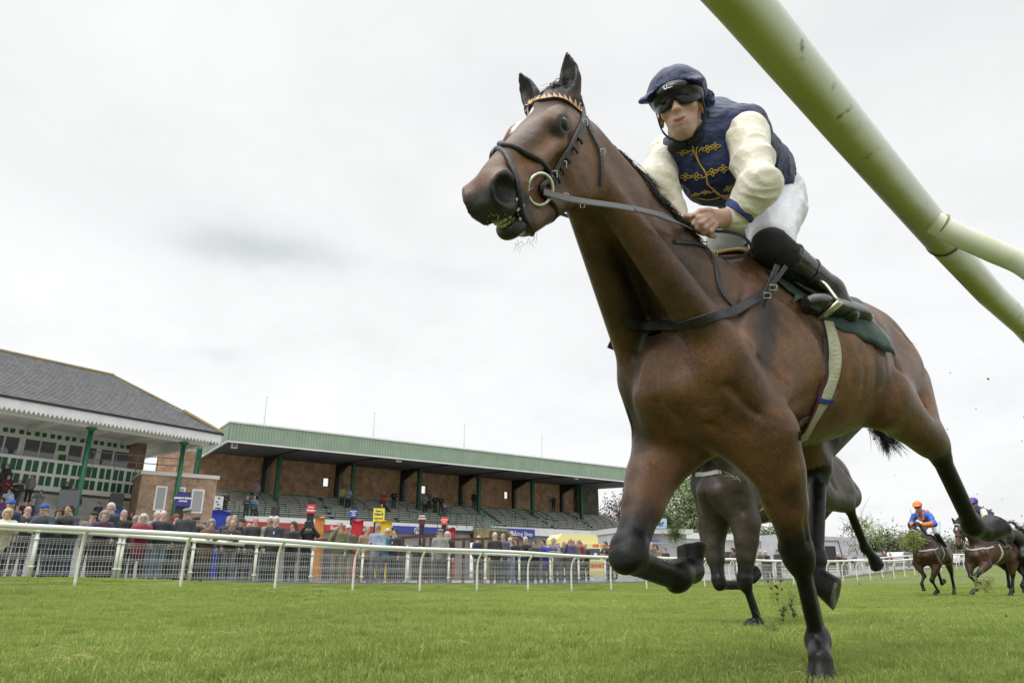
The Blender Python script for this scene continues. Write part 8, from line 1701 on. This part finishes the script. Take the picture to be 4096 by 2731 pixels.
for i in range(4): mb = MB(); F_.box(mb, 1.5+i*s1/4.3, 3.0+i*s1/4.3, .25, .29, 1.0, 2.1); under(mb.build('window', M_glass), r_)
r_, F_, s1, hz = house('pale grey horse trailer with an open dark doorway', 'horse_trailer', 'trailer', 3110, 2140, 3445, 2148, 30, 25, 3, None)
M_tr = mat('trailer_panel', (.46, .47, .50), .45, var=.12, vscale=1)
mb = MB(); mb.prism([F_.p(0, 0, .4), F_.p(s1, 0, .4), F_.p(s1-.35, 0, hz), F_.p(.3, 0, hz+.12)], F_.n*2.4); under(mb.build('body', M_tr, recalc=True), r_)
sa = F_.hit(3300, 2200, t=0)[0]; sb_ = F_.hit(3342, 2200, t=0)[0]; mb = MB(); F_.box(mb, sa, sb_, -.03, .02, .5, hz-.85); under(mb.build('doorway', M_black), r_); mb = MB(); F_.box(mb, sa-1.7, sa-.02, -.05, .0, .5, hz-.8); under(mb.build('door', mat('trailer_door', (.42, .44, .48), .4)), r_)
mb = MB(); mb.tube([F_.p(sa-1.9, -.05, .5), F_.p(sa-1.9, -.05, hz-.4), F_.p(sb_+.5, -.05, hz-.35), F_.p(sb_+.9, -.05, .5)], .04, 6); under(mb.build('door_surround', mat('maroon_trim', (.16, .04, .06), .5)), r_)
mb = MB()
for x in (3120, 3260, 3280, 3300):
    s = F_.hit(x, 2100, t=1)[0]
for s0 in (.2, sa-1.6): 
    for a, b in ((0, 0), (1.5, 0)): mb.tube([F_.p(s0+a, 1, hz), F_.p(s0+a, 1, hz+1.3)], .025, 5)
    for z in (.7, 1.3): mb.tube([F_.p(s0, 1, hz+z), F_.p(s0+1.5, 1, hz+z)], .025, 5)
under(mb.build('roof_rack', mat('rack_grey', (.3, .31, .32), .5)), r_)
for s0 in (s1*.4, s1*.5): under(MB().tube([F_.p(s0, -.02, .38), F_.p(s0, .25, .38)], .36, 18).build('wheel', mat('tyre2', (.02, .02, .02), .8)), r_)
def car(label, x, y, t, deg, col):
    P, z1 = on_apron(x, y, t); F_ = Frame(P, deg); r_ = thing('parked_car', label, 'car', tuple(P), 0, 'cars parked beyond the rail')
    pr = [(-2.1, .35), (2.1, .35), (2.15, .75), (1.3, .92), (.75, 1.42), (-1.2, 1.45), (-1.9, 1.0), (-2.15, .9)]; mb = MB().prism([F_.p(a, -.85, b) for a, b in pr], F_.n*1.7); under(mb.build('body', mat('car_paint', col, .25, coat=.5), recalc=True), r_)
    mb = MB().prism([F_.p(a, -.86, b) for a, b in [(-1.55, .98), (1.1, .95), (.68, 1.36), (-1.15, 1.38)]], F_.n*.008); under(mb.build('window', M_glass, recalc=True), r_)
    for a in (-1.35, 1.35): under(MB().tube([F_.p(a, -.87, .33), F_.p(a, -.65, .33)], .33, 16).build('wheel', M_black), r_)
car('silver car behind the person in the red coat', 3605, 2232, 26, 40, (.45, .47, .48)); car('white car between the two bay horses at the far rail', 3830, 2232, 27, 40, (.6, .6, .6)); car('dark green car near the dark blue figure', 3520, 2228, 28, 40, (.05, .09, .09))
# ------------------------------------------------------------------ trees and hedges
def leaf_mat(name, a, b):
    m = mat(name, a, .7, col2=b, vscale=.9, detail=3, var=.3); return m
M_leafA = leaf_mat('leaves_pale', (.21, .27, .10), (.13, .18, .06)); M_leafB = leaf_mat('leaves_dark', (.085, .12, .045), (.05, .08, .03)); M_leafP = leaf_mat('leaves_plum', (.10, .045, .045), (.05, .025, .03)); M_leafO = leaf_mat('leaves_olive', (.16, .17, .09), (.10, .11, .055)); M_bark = mat('bark', (.10, .085, .065), .9, bump=.5, bscale=12)
def tree(label, base, height, crown, leaf, nleaf, seed, lsize=.22, trunk=.22, open_=1.0, name='tree', group=None, branches=26, low=.25):
    Rr = np.random.RandomState(seed); root = thing(name, label, 'tree' if name == 'tree' else name, tuple(base), 0, group); b = np.array(base, float); mb = MB(); tips = []
    top = b+np.array([Rr.normal()*.2, Rr.normal()*.2, height*.86]); tr_ = spline([b, b+(top-b)*.35+Rr.normal(size=3)*[.15, .15, 0], b+(top-b)*.7+Rr.normal(size=3)*[.25, .25, 0], top], 5); mb.tube(tr_, np.linspace(trunk, trunk*.12, len(tr_)), 8)
    for k_ in range(branches):
        f = Rr.uniform(low, .95); i = int(f*(len(tr_)-1)); p = tr_[i]; a = Rr.uniform(0, 6.283); el = Rr.uniform(.1, .8); l = crown*(1.15-f*.6)*Rr.uniform(.55, 1.05); d = np.array([math.cos(a)*math.cos(el), math.sin(a)*math.cos(el), math.sin(el)]); q = p+d*l*.55+[0, 0, -.05*l]; e = p+d*l
        mb.tube([p, q, e], [trunk*.28*(1.1-f), trunk*.16*(1.1-f), trunk*.05], 5); tips += [e, q*.4+e*.6, q]
        for j in range(3): e2 = q+Rr.normal(size=3)*l*.33; mb.tube([q, e2], [trunk*.08, trunk*.02], 4); tips.append(e2)
    under(mb.build('trunk', M_bark), root); tips = np.array(tips)
    if nleaf:
        n = nleaf; c = tips[Rr.randint(0, len(tips), n)]+Rr.normal(size=(n, 3))*crown*.13*open_; a = Rr.normal(size=(n, 3)); a /= np.linalg.norm(a, axis=1)[:, None]; t = np.cross(a, Rr.normal(size=(n, 3))); t /= np.linalg.norm(t, axis=1)[:, None]; s = lsize*Rr.uniform(.5, 1.2, n)[:, None]; V_ = np.stack([c-a*s*.5, c+t*s*.28, c+a*s*.5, c-t*s*.28], 1).reshape(-1, 3); under(link('crown', np_mesh('crown', V_, np.arange(n*4).reshape(-1, 4)), leaf), root)
    return root
def tpos(x, yb, d): P = at(x, yb, d); return (P[0], P[1], float(zt(P[0], P[1])))
def th(x, ytop, d, base): return at(x, ytop, d)[2]-base[2]
for (lab, x, yt, d, cr, leaf, n, seed, ls, op) in [
  ('large pale green tree left of the near black horse', 2795, 1885, 100, 7.5, M_leafA, 11000, 1, .46, 1.15), ('shorter green tree behind the raised foreleg', 2640, 2010, 95, 4.5, M_leafA, 6500, 2, .40, 1.1), ('dark conifer shaped tree behind the snack bar', 2690, 2035, 90, 3.0, M_leafB, 7000, 3, .35, .6),
  ('plum leaved tree at the right end of the long grandstand', 2495, 1945, 110, 5.0, M_leafP, 2600, 4, .40, 1.2), ('leafy tree partly behind the near black horse', 2960, 1990, 104, 5.5, M_leafA, 9000, 5, .45, 1.), ('small tree right of the near black horse chest', 3080, 2105, 110, 3.4, M_leafO, 4000, 6, .40, .9),
  ('bare budding tree between the two bay horses', 3830, 2138, 120, 4.6, M_leafO, 500, 7, .18, 1.2), ('green tree at the right picture edge', 4085, 2150, 110, 6.5, M_leafB, 9000, 8, .50, .9), ('dark green tree just left of the right picture edge', 4040, 2190, 112, 4.5, M_leafA, 7000, 9, .45, .9)]:
    b = tpos(x, 2290, d); tree(lab, b, th(x, yt, d, b), cr, leaf, n, seed, ls, .35, op, branches=60 if 'bare' in lab else 30, group='trees beyond the racecourse', low=.12)
for i, (x, yt, w_, lab) in enumerate([(3150, 2195, 3.4, 'bush left of the horse trailer'), (3500, 2178, 4.6, 'round bush right of the horse trailer'), (3580, 2170, 4.6, 'bush above the silver car'), (3640, 2185, 3.6, 'bush behind the turf covered horse head'), (3745, 2200, 4.6, 'low bush under the bare tree'), (3955, 2215, 5.0, 'hedge bush behind the bright bay horse'), (3420, 2205, 3.4, 'low bush touching the trailer'), (3070, 2215, 3.4, 'low bush behind the planted foreleg')]):
    b = tpos(x, 2290, 105); h_ = th(x, yt, 105, b); tree(lab, b, h_, w_, M_leafB if i % 2 else M_leafO, 5000, 30+i, .42, .16, 1.5, name='bush', group='bushes along the horizon', branches=26, low=.05)
